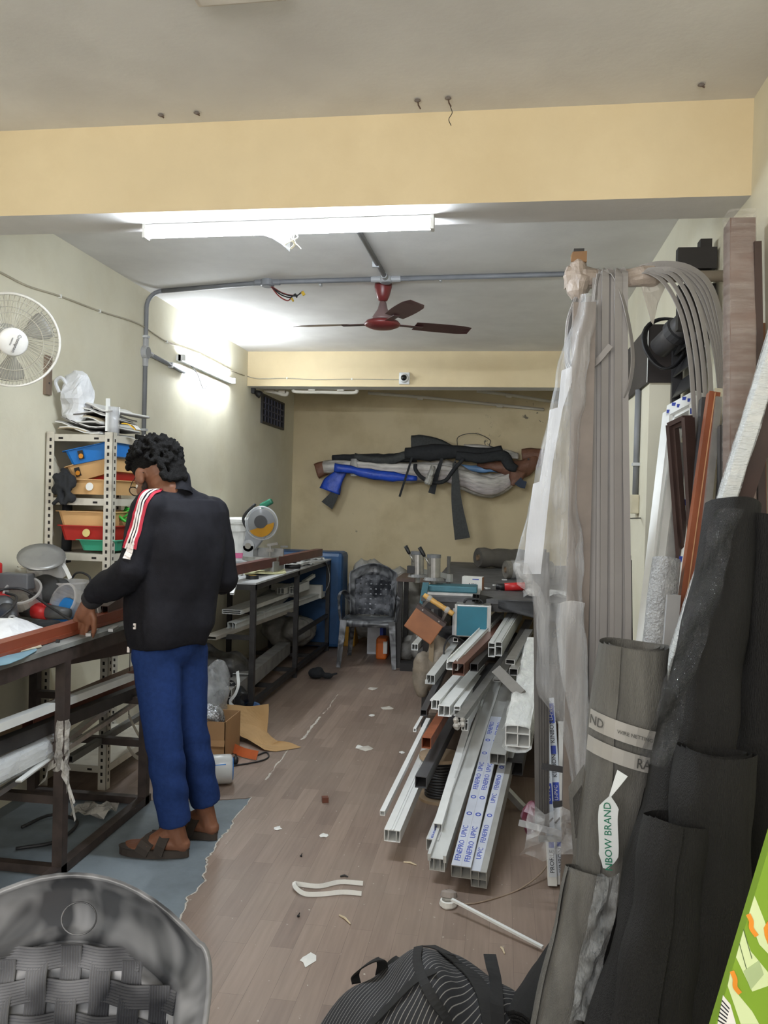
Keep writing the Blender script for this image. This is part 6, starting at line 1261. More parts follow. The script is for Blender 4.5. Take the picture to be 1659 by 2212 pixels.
strip('strip bowing out on the right of the sheaf', [(1300, 592, RY-.035), (1322, 590, RY-.045), (1344, 640, RY-.05), (1362, 720, RY-.05), (1367, 780, RY-.05), (1360, 830, RY-.045), (1350, 860, RY-.04)], .022, (.8, -.6, .1), .003)
for k in range(5): strip(('first', 'second', 'third', 'fourth', 'fifth')[k]+' upper strip arching from the rail to the wall side', [(1360+4*k, 600+k, RY+.03), (1376+4*k, 584-k, RY), (1408+5*k, 574-k, RY-.02), (1455+8*k, 585-2*k, RY-.04), (1500+8*k, 630-4*k, RY-.06), (1532+6*k, 705-4*k, RY-.07), (1552+4*k, 800, RY-.08), (1560-2*k, 950, RY-.09), (1552-6*k, 1150, RY-.1), (1530-6*k, 1350, RY-.1)], .024, (.4, -.85, .3), .003)
for k in range(4): strip(('first', 'second', 'third', 'fourth')[k]+' lower strip arching from the rail down past the frames', [(1362, 604, RY+.02), (1374+3*k, 592-k, RY-.02), (1400+6*k, 588-2*k, RY-.05), (1436+10*k, 612-8*k, RY-.08), (1468+12*k, 670-8*k, RY-.1), (1487+13*k, 750-4*k, RY-.11), (1497+13*k, 850, RY-.12), (1502+10*k, 1000, RY-.12), (1500+7*k, 1150, RY-.12), (1494+4*k, 1330, RY-.12)], .018, (.5, -.85, .15), .003)
# ---- black band, duct, louvre panel, conduit on the right
z0b, z1b = pY(1403, 827, PILY).z, pY(1403, 702, PILY).z; BBAND = M('black_band', (38, 31, 28), .6, var=.3, scale=7)
t = thing('black_board_band', 'black-brown board band fixed round the top of the right pilaster', 'board', (PILX, PILY, z0b))
MB().bb((PILX-.012, PILY-.014, z0b), (XR-.002, PILY-.001, z1b)).build('front_board', BBAND, t); MB().bb((PILX-.013, PILY-.001, z0b), (PILX-.001, PILY2, z1b)).build('side_board', BBAND, t)
MB().bar(V((PILX-.014, PILY-.0155, z0b)), V((PILX-.014, PILY-.0155, z1b-.02)), .003, .003).build('chalk_line', PAPERW, t)
a, b = pY(1425, 752, 3.42), pY(1478, 700, 3.3); t = thing('exhaust_pipe', 'dark grey pipe stub sticking out in front of the black band', 'pipe', b)
MB().tube([a, a.lerp(b, .7), b+(b-a)*.6], [.045, .045, .05], 18).build('pipe', M('pipe_dark', (74, 72, 72), .5), t, smooth=True); MB().lathe([(.045, -.01), (.055, 0), (.055, .03), (.046, .034)], a.lerp(b, .6), b-a, n=18).build('collar', DKGREY, t)
t = thing('cable_coil', 'dark cable coil hung on the pipe stub in front of the black band', 'cable', pY(1440, 740, 3.4))
for k in range(3):
    cc_ = pY(1436+3*k, 742, 3.40+.012*k); MB().tube([cc_+V((.085*math.cos(q)+.01*math.sin(2*q), .02*math.sin(q), .105*math.sin(q))) for q in [2*math.pi*i/28 for i in range(28)]], .006, 6, closed=True).build('turn', CABLE, t, smooth=True)
LV = M('louvre_black', (44, 44, 46), .4, var=.15)
ty, by, tz, bz_ = 3.50, 3.16, pX(1500, 700, XR-.03).z, .9
t = thing('louvred_shutter', 'tall black louvred shutter panel leaning on the right wall behind the frames', 'shutter', (XR-.05, 3.3, 0))
for y in (ty+.02, by-.02): MB().bb((XR-.055, y-.015, .02), (XR-.02, y+.015, tz)).build('stile', LV, t)
for k in range(24): z = .1+(tz-.14)*k/23; MB().box((XR-.036, (ty+by)/2, z), (.006, ty-by, .082), rot('Y', 24)).build('slat', LV, t)
cy_ = PILY+.35; t = thing('wall_conduit', 'grey conduit on the right pilaster ending in a cream box', 'conduit', (PILX-.014, cy_, 1.4))
p1 = pX(1372, 1070, PILX-.014); MB().tube([V((PILX-.014, p1.y, p1.z)), V((PILX-.014, p1.y, z0b-.001))], .013, 10).build('pipe', GREYPVC, t, smooth=True)
MB().box(V((PILX-.014, p1.y, p1.z+.14)), (.034, .036, .014)).build('clip', M('clip_grey', (186, 188, 190), .5), t)
MB().box(V((PILX-.02, p1.y, p1.z-.04)), (.038, .075, .085)).build('switch_box', M('box_cream', (200, 192, 168), .6), t, bevel=.004)
# ---- film drape around a leaning bundle
def to_floor(a, b, z=.012): return a+(b-a)*((z-a.z)/(b.z-a.z))
rail_film = film('drape_film', (218, 220, 222), .08, .42, 7, .22, (3, 3, .35), .6)
t = thing('wrapped_bundle', 'tall bundle of boards draped in clear polythene leaning on the rail', 'wrapped bundle', pZ(1195, 1850, 0))
a, b = pY(1262, 655, RY-.1), pY(1180, 1250, RY-.1); f0 = to_floor(a, pY(1243, 1500, RY-.02))
MB().bar(f0, a, .075, .05, (0, -1, 0)).build('grey_profile', M('profile_taupe', (132, 122, 114), .5), t)
FOAM = M('white_foam_board', (224, 228, 236), .6, var=.04)
steps = [(1240, 790), (1214, 800), (1206, 880), (1188, 885), (1180, 960), (1166, 1040), (1152, 1045), (1138, 1150), (1130, 1240)]
pl = [pY(x, y, RY-.10) for x, y in steps]; rr_ = [pY(x, y, RY-.10) for x, y in ((1168, 1240), (1194, 1000), (1216, 880), (1246, 795))]
mb = MB(); poly_ = pl+rr_; n_ = len(poly_); mb.add(poly_+[p+V((0, .02, 0)) for p in poly_], [tuple(range(n_)), tuple(range(n_, 2*n_))[::-1]]+[(i, (i+1) % n_, n_+(i+1) % n_, n_+i) for i in range(n_)]); mb.build('foam_board', FOAM, t)
edges = [(645, 1250, 1292), (700, 1232, 1286), (760, 1214, 1278), (830, 1198, 1268), (900, 1186, 1258), (980, 1168, 1247), (1060, 1150, 1246), (1140, 1132, 1252), (1210, 1114, 1258), (1240, 1122, 1258), (1280, 1148, 1256), (1330, 1158, 1260), (1420, 1160, 1264), (1500, 1166, 1268), (1560, 1204, 1266), (1640, 1228, 1264), (1740, 1240, 1264)]
def drape(edges, yc, depth, n=30, folds=7, amp=.12, seed=0):
    rows = []
    for i, (y, l, r) in enumerate(edges):
        a_, b_ = pY(l, y, yc), pY(r, y, yc); c_ = (a_+b_)/2; h = (b_-a_)/2; row = []
        for k in range(n):
            q = 2*math.pi*k/n; f = 1+amp*math.sin(folds*q+seed+.25*i)*.6; row.append(c_+h*(math.cos(q)*f)+V((0, depth*math.sin(q)*f, 0)))
        rows.append(row)
    R2 = []
    for i in range(len(rows)-1):
        for s_ in range(3): R2.append([rows[i][k].lerp(rows[i+1][k], s_/3) for k in range(n)])
    return R2+[rows[-1]]
mb = MB(); mb.grid(drape(edges, RY-.1, .07), closed=True); mb.jitter(.012, 11); mb.build('polythene_drape', rail_film, t, smooth=True)
mb = MB(); mb.grid(drape([(1215, 1108, 1140), (1235, 1104, 1150), (1262, 1118, 1160), (1285, 1140, 1165)], RY-.16, .02, 14, 3), closed=True); mb.jitter(.012, 30); mb.build('film_corner', rail_film, t)
mb = MB(); mb.grid(drape([(1300, 1200, 1262), (1420, 1205, 1268), (1540, 1230, 1272), (1650, 1242, 1270), (1760, 1248, 1268)], RY-.2, .02, 20, 5), closed=True); mb.jitter(.014, 14); mb.build('film_fold', rail_film, t, smooth=True)
# bundle of thin grey strips standing inside
for k in range(5):
    a = pY(1158+6*k, 1420, 3.02+.01*k); b = pY(1160+5.5*k, 1735-8*k, 3.02+.01*k); f = to_floor(a, b, .25)
    o = MB().bar(a+(a-b)*.8, f, .016, .006, (0, -1, 0)).build('pvc_strip', M('strip_dark_grey', (96, 94, 92), .5)); tag(o, ('first', 'second', 'third', 'fourth', 'fifth')[k]+' dark strip from the left standing inside the drape foot', 'strip', 'dark strips standing in the drape')
# KINBON printed profiles standing on the floor
KW = M('kinbon_film', (206, 214, 224), .35, var=.04)
for k, (xt, xb, lab) in enumerate(((1181, 1193, 'left'), (1195, 1212, 'right'))):
    bt = pZ(xb, 1915 if k == 0 else 1912, .0)+V((0, 0, .04)); tp = pY(xt-4, 1560, bt.y+.14); th = thing('upvc_profile', lab+' standing white profile with blue KINBON PROFILE print', 'profile', bt-V((0, 0, .04)), 'KINBON printed profiles'); d = (tp-bt).normalized(); s, u, _ = frame(d, (0, -1, 0))
    MB().hollow(bt-V((0, 0, .034)), tp, .034, .04, .003, (0, -1, 0), webs=(0,)).build('body', WHITE, th)
    p0 = bt+u*.0206; MB().bar(p0, p0+d*.66, .031, .001, u).build('protective_film', KW, th); tx = s
    for q, wd_ in ((.055, 'PROFILE' if k == 0 else 'KINBON'), (.20, '/'), (.12, '#'), (.30, 'U-PVC'), (.40, 'KINBON' if k else 'PROFILE'), (.46, '#'), (.53, 'KINBON'), (.60, 'U-PVC')):
        c_ = p0+d*q+u*.0008
        if wd_ == '#': MB().bar(c_-d*.016, c_+d*.016, .02, .0008, u).build('print_block', INKBLUE, th)
        elif wd_ == '/': MB().bar(c_-d*.012-s*.012, c_+d*.012+s*.012, .006, .0008, u).build('print_slash', INKBLK, th)
        elif wd_ == 'U-PVC': MB().bar(c_-d*.038, c_+d*.038, .024, .0006, u).build('print_block', INKBLUE, th); text(wd_, PAPERW, th, c_+u*.0006, d, u.cross(d), .014, .0004)
        else: text(wd_, INKBLK, th, c_, d, u.cross(d), .016, .0004)
prof('plain white profile standing right of the KINBON ones', pZ(1218, 1905, .001)+V((0, 0, 0)), pY(1214, 1560, 3.2), .026, .03, WHITE, up=(0, -1, 0))
for k, (p, q, m_, lab) in enumerate((((1121, 1777), (1240, 1808), LGREY, 'long grey flat bar crossing the foot of the KINBON profiles'), ((1163, 1812), (1240, 1811), ALU, 'thin steel bar below the grey flat bar'), ((1170, 1655), (1248, 1668), DKGREY, 'dark flat bar crossing higher behind the KINBON profiles'), ((1195, 1738), (1235, 1734), DKGREY, 'short dark bar stub between the KINBON profiles and the drape'))):
    o = MB().bar(pY(*p, 2.96), pY(*q, 2.98), .022, .005, (0, -1, .2)).build('flat_bar', m_); tag(o, lab, 'bar', 'flat bars across the standing profiles')
mb = MB(); c = pY(1195, 1785, 2.95); rows = [[c+V((.1*(i/7-.5)*2, -.02+.015*math.sin(i*2+j), .06-.16*j/6)) for i in range(8)] for j in range(7)]; mb.slab(rows, .0008).jitter(.04, 14, 6); o = mb.build('film_scrap', film('clear_scrap', (230, 232, 234), .04, .28, 14, .1, (1, 1, 1), .8)); tag(o, 'crinkled clear film bunched round the foot of the KINBON profiles', 'film scrap')
o = MB().ell(pY(1150, 1765, 3.1), (.05, .05, .06)).jitter(.02, 20).build('maroon_bag', M('maroon_film', (92, 30, 50), .4)); tag(o, 'small maroon packet behind the film at the heap foot', 'packet')
# ---- leaning frames and profiles by the right wall
def lean(name, label, top, low, w, h, mat, cat='profile', up=(0, -1, 0), webs=(), group='profiles leaning on the right wall', lips=(), th=.003):
    a = pY(*top); b = to_floor(a, pY(*low)); return prof(label, b, a, w, h, mat, up=up, webs=webs, group=group, name=name, cat=cat, lips=lips, t=th), b, a
def fr(name, label, TL, TR, BL, BR, w, h, mat, inner=None):
    tl, tr_ = pY(*TL), pY(*TR); bl, br_ = to_floor(tl, pY(*BL)), to_floor(tr_, pY(*BR)); t = thing(name, label, 'window frame', (bl+br_)/2, 'frames leaning on the right wall')
    nrm = (tr_-tl).cross(bl-tl).normalized()
    for p, q, nm in ((bl, tl, 'stile'), (br_, tr_, 'stile'), (tl, tr_, 'rail'), (bl.lerp(tl, .04), br_.lerp(tr_, .04), 'rail')):
        m_ = MB(); m_.bar(p, q, w, h, nrm); c_ = ((tl+tr_+bl+br_)/4-(p+q)/2); side = frame(q-p, nrm)[0]; sg = 1 if side.dot(c_) > 0 else -1
        m_.bar(p+side*sg*(w*.5+.006), q+side*sg*(w*.5+.006), .012, h*.45, nrm); m_.build(nm, mat, t)
    return t, tl, tr_, bl, br_, nrm
t, tl, tr_, bl, br_, nrm = fr('window_frame', 'tall white window frame with blue printed film leaning by the pilaster', (1452, 892, 3.12), (1512, 860, 2.98), (1402, 1330, 2.9), (1478, 1330, 2.8), .045, .05, WHITE)
n2 = nrm if nrm.y < 0 else -nrm
for k in range(5):
    q = tl.lerp(tr_, .12+.19*k)+n2*.027; MB().box(q+V((0, 0, .008 if k % 2 else -.008)), (.016, .002, .012)).build('print_block', INKBLUE, t)
for k in range(9): q = tr_.lerp(br_, .03+.035*k)+n2*.027; MB().box(q, (.014, .002, .02)).build('print_block', INKBLUE, t)
fr('window_frame', 'dark brown window frame leaning in front of the white one', (1452, 918, 2.86), (1486, 902, 2.80), (1478, 1250, 2.86), (1504, 1240, 2.80), .015, .045, DKBROWN)
lean('upvc_profile', 'dull grey inner track profile beside the white frame', (1462, 930, 3.0), (1410, 1360, 2.86), .03, .04, UPVC2, webs=(0,))
lean('upvc_profile', 'second grey track profile between the white and brown frames', (1474, 960, 2.98), (1432, 1330, 2.84), .028, .04, ALU, webs=(0,))
t_, b_, a_ = lean('upvc_profile', 'golden oak profile with a pale groove leaning right of the brown frame', (1541, 850, 2.74), (1478, 1300, 2.62), .034, .04, ORANGEW)
MB().bar(b_+V((0, -.0235, 0)), a_+V((0, -.0235, 0)), .003, .002, (0, -1, 0)).build('groove_line', M('groove_tan', (196, 150, 110), .5), t_)
lean('upvc_profile', 'charcoal profile left of the golden oak one', (1521, 862, 2.8), (1490, 1300, 2.68), .024, .04, DKGREY)
lean('upvc_profile', 'light grey sash profile close behind the golden oak one', (1528, 850, 2.9), (1508, 1250, 2.82), .03, .04, UPVC2, webs=(0,))
lean('upvc_profile', 'slim grey profile right of the golden oak one', (1551, 860, 2.72), (1512, 1250, 2.6), .02, .03, ALU)
lean('upvc_profile', 'cream white board edge leaning between grey profiles', (1553, 840, 2.86), (1520, 1230, 2.8), .03, .02, M('cream_board', (214, 208, 186), .6))
lean('upvc_profile', 'dark grey tall box section right of the arching strips', (1562, 920, 2.66), (1560, 1150, 2.62), .026, .03, DKGREY)
t_, b_, a_ = lean('upvc_profile', 'tall brown box column wrapped in shiny film near the right wall', (1597, 482, 2.5), (1597, 1050, 2.4), .07, .07, M('taupe_section', (124, 104, 96), .4, var=.1))
mb = MB(); d = (a_-b_).normalized(); s, u, _ = frame(d, (0, -1, 0)); L_ = (a_-b_).length
loft(mb, [[b_+d*(L_*q)+s*(.041*math.copysign(abs(math.cos(x))**.45, math.cos(x)))+u*(.041*math.copysign(abs(math.sin(x))**.45, math.sin(x))) for x in [2*math.pi*i/20 for i in range(20)]] for q in [k/40 for k in range(41)]+[1.01]], False).jitter(.004, 30)
mb.build('film_wrap', film('stretch_wrap', (226, 220, 214), .05, .26, 24, .12, (.4, .4, 2.5), .9), t_)
lean('upvc_profile', 'dark brown board leaning behind the wrapped column', (1634, 525, 2.46), (1640, 900, 2.42), .02, .03, DKBROWN)
lean('upvc_profile', 'reddish brown board leaning at the right wall behind the wrapped column', (1642, 575, 2.56), (1650, 900, 2.52), .03, .03, BROWNUP)
lean('upvc_profile', 'oak coloured board low at the right wall', (1648, 700, 2.5), (1655, 1000, 2.45), .03, .02, M('oak_board', (130, 90, 58), .5))
t_, b_, a_ = lean('upvc_profile', 'white profile in glossy film slanting out of the frame at the right', (1700, 660, 2.12), (1560, 1108, 2.22), .034, .05, WHITE)
mb = MB(); d = (a_-b_).normalized(); s, u, _ = frame(d, (0, -1, 0)); L_ = (a_-b_).length
loft(mb, [[b_+d*(L_*q)+s*(.022*math.copysign(abs(math.cos(x))**.45, math.cos(x)))+u*(.03*math.copysign(abs(math.sin(x))**.45, math.sin(x))) for x in [2*math.pi*i/16 for i in range(16)]] for q in [k/40 for k in range(41)]], False).jitter(.004, 40)
mb.build('film_wrap', film('silver_wrap', (232, 238, 242), .15, .6, 26, .1, (.5, .5, 2), .9), t_)
lean('upvc_profile', 'dark brown profile in film right of the glossy white one', (1720, 720, 2.16), (1600, 1080, 2.26), .045, .05, DKBROWN)
# ---- rolls
BUB = film('bubble_wrap', (176, 178, 180), .65, .95, 30, .3, (1, 1, 1), 1.)
a, b = pY(1440, 1208, 2.62), None; b = to_floor(a, pY(1418, 1395, 2.56)); rb = roll('wrapped_roll', 'grey roll in bubble wrap leaning behind the net rolls', 'wrapped roll', b, a, .042, BUB, .1, seg=20)
for k in range(2): prof(('left' if k == 0 else 'right')+' short grey channel standing beside the bubble-wrapped roll', to_floor(pY(1448+14*k, 1285, 2.5), pY(1440+13*k, 1390, 2.48)), pY(1448+14*k, 1285, 2.5), .02, .02, LGREY, up=(0, -1, 0))
NETGR = M('grey_wire_net', (100, 99, 95), .7, var=.22, scale=9, stretch=(3, 3, .4), bump=.5, bscale=220); NETBK = M('black_wire_net', (10, 10, 11), .75, var=.45, scale=8, stretch=(3, 3, .35), bump=.6, bscale=200)
def nroll(label, top, low, r0, r1, mat, mat_in=None, n=26, seg=26, seed=1, name='net_roll', flat=1., grp='net rolls leaning at the right', jit=.008, zlow=.0):
    a = pY(*top); b = to_floor(a, pY(*low), zlow+.01); d = (a-b).normalized(); s, u, _ = frame(d, (0, -1, 0)); L = (a-b).length; t = thing(name, label, 'net roll', b, grp); rows = []
    # one sheet rolled up: a spiral cross-section of about three turns
    for i in range(seg+1):
        f = i/seg; R = r1+(r0-r1)*f; row = []
        for k in range(n*3+1):
            q = 2*math.pi*k/n; rr = R*(1-.13*k/n); w = .05*noise.noise(V((math.cos(q)*2, math.sin(q)*2, f*3+seed))) + .03*math.sin(q*3+f*5+seed); row.append(b+d*(L*f)+s*(rr*(1+w)*math.cos(q+seed))+u*(rr*(1+w)*flat*math.sin(q+seed)))
        rows.append(row)
    mb = MB(); mb.grid(rows); mb.jitter(jit, 7, seed); o = mb.build('rolled_net', mat, t, smooth=True); return t, b, a, s, u, d, L
G1, gb, ga, gs, gu, gd, gl = nroll('tall grey wire-net roll with printed tapes at the right', (1372, 1392, 1.95), (1330, 1800, 1.93), .088, .082, NETGR, seed=2, jit=.012)
# printed tapes round the roll
TP = M('tape_label', (156, 154, 150), .5, var=.08); INKG = M('ink_grey', (84, 84, 82), .6); GREEN = M('ink_green', (24, 110, 84), .5, var=.05)
gx = -gs if gs.x < 0 else gs; gy = gu if gu.y < 0 else -gu
def band(zpx, wid, tilt, r, a0, a1, nm):
    c_ = gb+gd*((pY(1350, zpx, 1.95).z-gb.z)/gd.z); rows = []
    for k in range(11):
        q = a0+(a1-a0)*k/10; e = gx*(r*math.cos(q))+gy*(r*math.sin(q)); lift = gd*(tilt*math.cos(q)); rows.append([c_+e+lift, c_+e+lift+gd*wid])
    o = MB().slab(rows, -.0012).build(nm, TP, G1); return c_, o
for zpx, wid, words in ((1585, .042, (('ND', 2.45, .02), ('WIRE NETTING', 1.55, .008), ('3', .62, .016))), (1632, .034, (('RAIND', 1.05, .022),))):
    rr = .098; c_, o = band(zpx, wid, -.016, rr, .25, 2.75, 'printed_tape')
    for w_, q, sz in words:
        nrm_ = gx*math.cos(q)+gy*math.sin(q); tx = (gx*math.sin(q)-gy*math.cos(q)); text(w_, INKG, G1, c_+nrm_*(rr+.003)+gd*(wid*.5)+gd*(-.016*math.cos(q)), (tx+gd*(-.016*-math.sin(q))/rr*-1*0-gd*.14).normalized(), gd, sz, .0005)
# twisted label with green lettering
c0 = pY(1345, 1670, 1.80); c1 = pY(1318, 1720, 1.79); c2 = pY(1313, 1770, 1.785); c3 = pY(1315, 1840, 1.785); c4 = pY(1308, 1876, 1.79)
lb = thing('paper_label', 'white twisted tag with green BRAND lettering hanging on the grey net roll', 'label', c4)
LP = M('label_paper', (206, 212, 214), .45, var=.05)
MB().sweep(curve([c1, c1.lerp(c2, .4), c2, c3, c4], 6), [(-.5, -.0006), (.5, -.0006), (.5, .0006), (-.5, .0006)], ups=[(0, -1, 0)]*25, sc=[(max(.004, w_), 1) for w_ in [.003+.038*min(1, i/7) if i < 20 else .041-.006*(i-19) for i in range(25)]]).build('tag', LP, lb)
MB().sweep(curve([c0, c0.lerp(c1, .5), c1], 6), [(-.5, -.0006), (.5, -.0006), (.5, .0006), (-.5, .0006)], ups=[(-.5+.04*i, -.8, .2) for i in range(13)], sc=[(.026-.0018*i, 1) for i in range(13)]).build('twisted_end', LP, lb)
ax_ = (c2-c3).normalized(); mid_ = c2.lerp(c3, .52)+V((0, -.0012, 0)); text('NBOW BRAND', GREEN, lb, mid_, ax_, V((-1, 0, 0)), .0152, .0004)
B1, *_r = nroll('largest black wire-net roll leaning at the right edge', (1590, 1088, 1.98), (1472, 1720, 1.80), .064, .13, NETBK, seed=4, jit=.016)
mb = MB(); P0, P1 = pY(1560, 1100, 1.90), pY(1400, 1640, 1.68); rows = []
for i in range(30):
    f = i/29; c_ = P0.lerp(P1, f); rows.append([c_+V((-.02+.055*k/5, -.03+.012*math.sin(k+i*.7), .0)) for k in range(6)])
mb.slab(rows, .0008).jitter(.008, 22); mb.build('film_edge', film('black_film_gloss', (60, 62, 66), .08, .4, 30, .08, (1, 1, 1), .9), B1)
nroll('black wire-net roll at the extreme right behind the largest', (1690, 1120, 1.95), (1640, 1700, 1.9), .07, .075, NETBK, seed=6, jit=.016)
nroll('shorter black wire-net roll in front at the bottom right', (1468, 1770, 1.64), (1425, 2120, 1.58), .075, .085, NETBK, seed=8, jit=.02)
nroll('slack black net roll leaning across the bottom right', (1545, 1620, 1.70), (1500, 2100, 1.62), .08, .09, NETBK, seed=11, jit=.02)
G2, *_r = nroll('shorter grey wire-net roll in front of the tall one, nearest the bag', (1268, 1880, 1.86), (1222, 2120, 1.80), .05, .058, NETGR, seed=9)
mb = MB(); P0, P1 = pY(1290, 1890, 1.76), pY(1230, 2200, 1.70); rows = [[P0.lerp(P1, i/19)+V((.0+.05*k/4, -.0+.012*math.sin(k*2+i*.6), 0)) for k in range(5)] for i in range(20)]
mb.slab(rows, .0008).jitter(.008, 24); mb.build('film_edge', film('clear_film_gloss', (170, 174, 176), .05, .35, 30, .08, (1, 1, 1), .9), G2)
roll('net_roll', 'black roll lying on the floor between the bag and the grey net', 'net roll', V((.07, 1.98, .16)), V((.22, 2.5, .07)), .055, NETBK, .05)
o = MB().slab([[pY(x, y, 1.93+.02*math.sin(i*1.3)) for i, (x, y) in enumerate(r)] for r in (((1228, 1700), (1238, 1850), (1210, 1990), (1180, 2100)), ((1262, 1650), (1285, 1850), (1262, 1990), (1230, 2100)))], .0012).build('loose_net', NETGR, smooth=True); tag(o, 'loose grey net flap hanging beside the tall grey roll', 'net')
mb = MB(); mb.tube([pY(1358, 1120, 3.45), V((PILX-.001, 3.7, pY(1358, 1120, 3.45).z))], .003, 5)
for k in range(9):
    for s in (-1, 1): p = pY(1352+k*1.4, 1130+k*10, 3.45); mb.tube([p, p+V((.02*s, 0, -.5))], .003, 5)
o = mb.build('black_mesh_panel', BLACK); tag(o, 'narrow black lattice mesh hanging behind the grey strips', 'mesh')
# ================================================================ foreground and floor things
# striped duffel bag
def stripe_mat():
    m = M('pinstripe_fabric', (38, 39, 43), .8, var=.15, scale=20); nt = m.node_tree; n = nt.nodes; L = nt.links; b = n['Principled BSDF']; src = b.inputs['Base Color'].links[0].from_socket
    mp = n.new('ShaderNodeMapping'); mp.inputs['Rotation'].default_value = (0, 0, math.radians(28)); L.new(n['Texture Coordinate'].outputs['Object'], mp.inputs[0])
    w = n.new('ShaderNodeTexWave'); w.wave_type = 'BANDS'; w.bands_direction = 'X'; w.inputs['Scale'].default_value = 26; w.inputs['Distortion'].default_value = 3.5; w.inputs['Detail'].default_value = 1; w.inputs['Detail Scale'].default_value = .35; L.new(mp.outputs[0], w.inputs[0])
    r = n.new('ShaderNodeMapRange'); r.inputs[1].default_value = .93; r.inputs[2].default_value = .98; L.new(w.outputs['Fac'], r.inputs[0])
    x = n.new('ShaderNodeMix'); x.data_type = 'RGBA'; L.new(r.outputs[0], x.inputs[0]); L.new(src, x.inputs[6]); x.inputs[7].default_value = (*lin((140, 138, 134)), 1); L.new(x.outputs[2], b.inputs['Base Color']); return m
STM = stripe_mat(); WEB = M('black_webbing', (26, 26, 27), .8, var=.15, scale=60)
bc_ = V((-.14, 2.02, .004)); bag = thing('duffel_bag', 'black pinstriped duffel bag slumped on the floor at the bottom', 'bag', bc_)
rows = []
for i in range(33):
    f = i/32*2-1; x = bc_.x-.02+.29*f; k = (1-abs(f)**4)**.5 if abs(f) < 1 else 0; k = max(k, .02); top = (.215+.075*math.exp(-((f-.05)/.35)**2)-.05*(f < -.2)*abs(f))*k; row = []
    for j in range(26):
        q = 2*math.pi*j/26; y = bc_.y+.2*k*math.cos(q)+.05*f; z = bc_.z+.005+top*(.5+.5*math.sin(q)); row.append(V((x, y, z)))
    rows.append(row)
mb = MB(); loft(mb, rows, True, True)
for v in mb.v:
    g = math.sin(v.x*34+v.y*16)*.009+math.sin(v.x*15-v.y*24)*.008; h = min(1, (v.z-bc_.z)/.06); v.z += g*h; v += noise.noise_vector(v*7)*.02*h
o = mb.build('bag_body', STM, bag, smooth=True, sub=1)
bvb = BVHTree.FromPolygons([v for v in mb.v], [f for f in mb.f])
def onbag(px, py, off=.006):
    d = ray(px, py).normalized(); h = bvb.ray_cast(CAM, d); return (h[0]+h[1]*off, h[1]) if h[0] else (pZ(px, py, .15), V((0, 0, 1)))
def bagstrap(pts, w, name='strap'):
    P = []; U = []
    for px, py in pts: p, n_ = onbag(px, py); n_ = n_ if n_.z > 0 else -n_; P.append(p); U.append(n_)
    P = curve(P, 4); U2 = [U[min(len(U)-1, int(i/4))].lerp(U[min(len(U)-1, int(i/4)+1)], (i % 4)/4) for i in range(len(P))]
    MB().ribbon(P, w, .003, ups=U2).build(name, WEB, bag)
bagstrap([(925, 2043), (960, 2062), (990, 2088), (1020, 2112), (1042, 2145), (1052, 2180), (1060, 2230)], .042); bagstrap([(1058, 2062), (1064, 2090), (1068, 2120), (1070, 2160), (1074, 2230)], .036)
bagstrap([(905, 2050), (903, 2080), (915, 2120), (935, 2160), (960, 2200), (975, 2240)], .024); bagstrap([(790, 2230), (820, 2200), (860, 2160), (900, 2120), (940, 2100)], .02, 'zip_band')
a = onbag(770, 2125)[0]; MB().ribbon(curve([a, pZ(768, 2105, .17), pZ(790, 2085, .22), pZ(818, 2072, .25), pZ(826, 2085, .22), pZ(822, 2110, .17)], 5), .03, .003, up=(.6, -.3, .7)).build('carry_handle', WEB, bag)
MB().ribbon(curve([pZ(822, 2112, .16), pZ(840, 2085, .21), pZ(862, 2070, .23), pZ(866, 2082, .2), pZ(850, 2100, .17)], 5), .022, .003, up=(.6, -.3, .7)).build('carry_handle', WEB, bag)
# lime green printed carton at the right bottom
GRN_ = M('carton_lime', (124, 160, 44), .45, var=.05); PALE = M('carton_pale', (206, 222, 170), .5, var=.05); OR_ = M('print_orange', (222, 140, 40), .5); DKP = M('print_dark', (70, 90, 50), .6)
Yc = 1.12; e0, e1 = pY(1659, 1838, Yc), pY(1546, 2212, Yc); dn = (e0-e1).normalized(); ft = e1+dn*((.006-e1.z)/dn.z); tp = e0+dn*.06; ax = V((dn.z, 0, -dn.x)).normalized()
ct = thing('printed_carton', 'lime green printed carton leaning at the bottom right corner', 'carton', ft+ax*.12)
w_ = .24; nd = dn.cross(ax); mbx = MB(); c8 = [ft, ft+ax*w_, tp+ax*w_, tp]; c8[1] = V((c8[1].x, c8[1].y, max(.006, c8[1].z)))
mbx.add(c8+[p+V((0, .02, 0)) for p in c8], [(0, 1, 2, 3), (7, 6, 5, 4), (0, 4, 5, 1), (1, 5, 6, 2), (2, 6, 7, 3), (3, 7, 4, 0)]); mbx.build('box', GRN_, ct)
def onc(px, py, off=.0006): p = pY(px, py, Yc-off); return p
def patch(name, pts, mat, off=.0008):
    P = [pY(x, y, Yc-off) for x, y in pts]; n_ = len(P); MB().add(P+[p+V((0, off*.8, 0)) for p in P], [tuple(range(n_))[::-1], tuple(range(n_, 2*n_))]+[(i, (i+1) % n_, n_+(i+1) % n_, n_+i) for i in range(n_)]).build(name, mat, ct)
patch('pale_band', [(1630, 1935), (1650, 1985), (1659, 2010), (1659, 2060), (1640, 2040), (1617, 1978)], PALE); patch('pale_panel', [(1606, 2010), (1622, 2055), (1659, 2100), (1659, 2130), (1625, 2142), (1590, 2068)], PALE)
patch('pale_band', [(1578, 2100), (1596, 2150), (1625, 2185), (1640, 2212), (1600, 2212), (1572, 2130)], PALE); patch('barcode_panel', [(1562, 2150), (1578, 2170), (1590, 2212), (1550, 2212)], PAPERW)
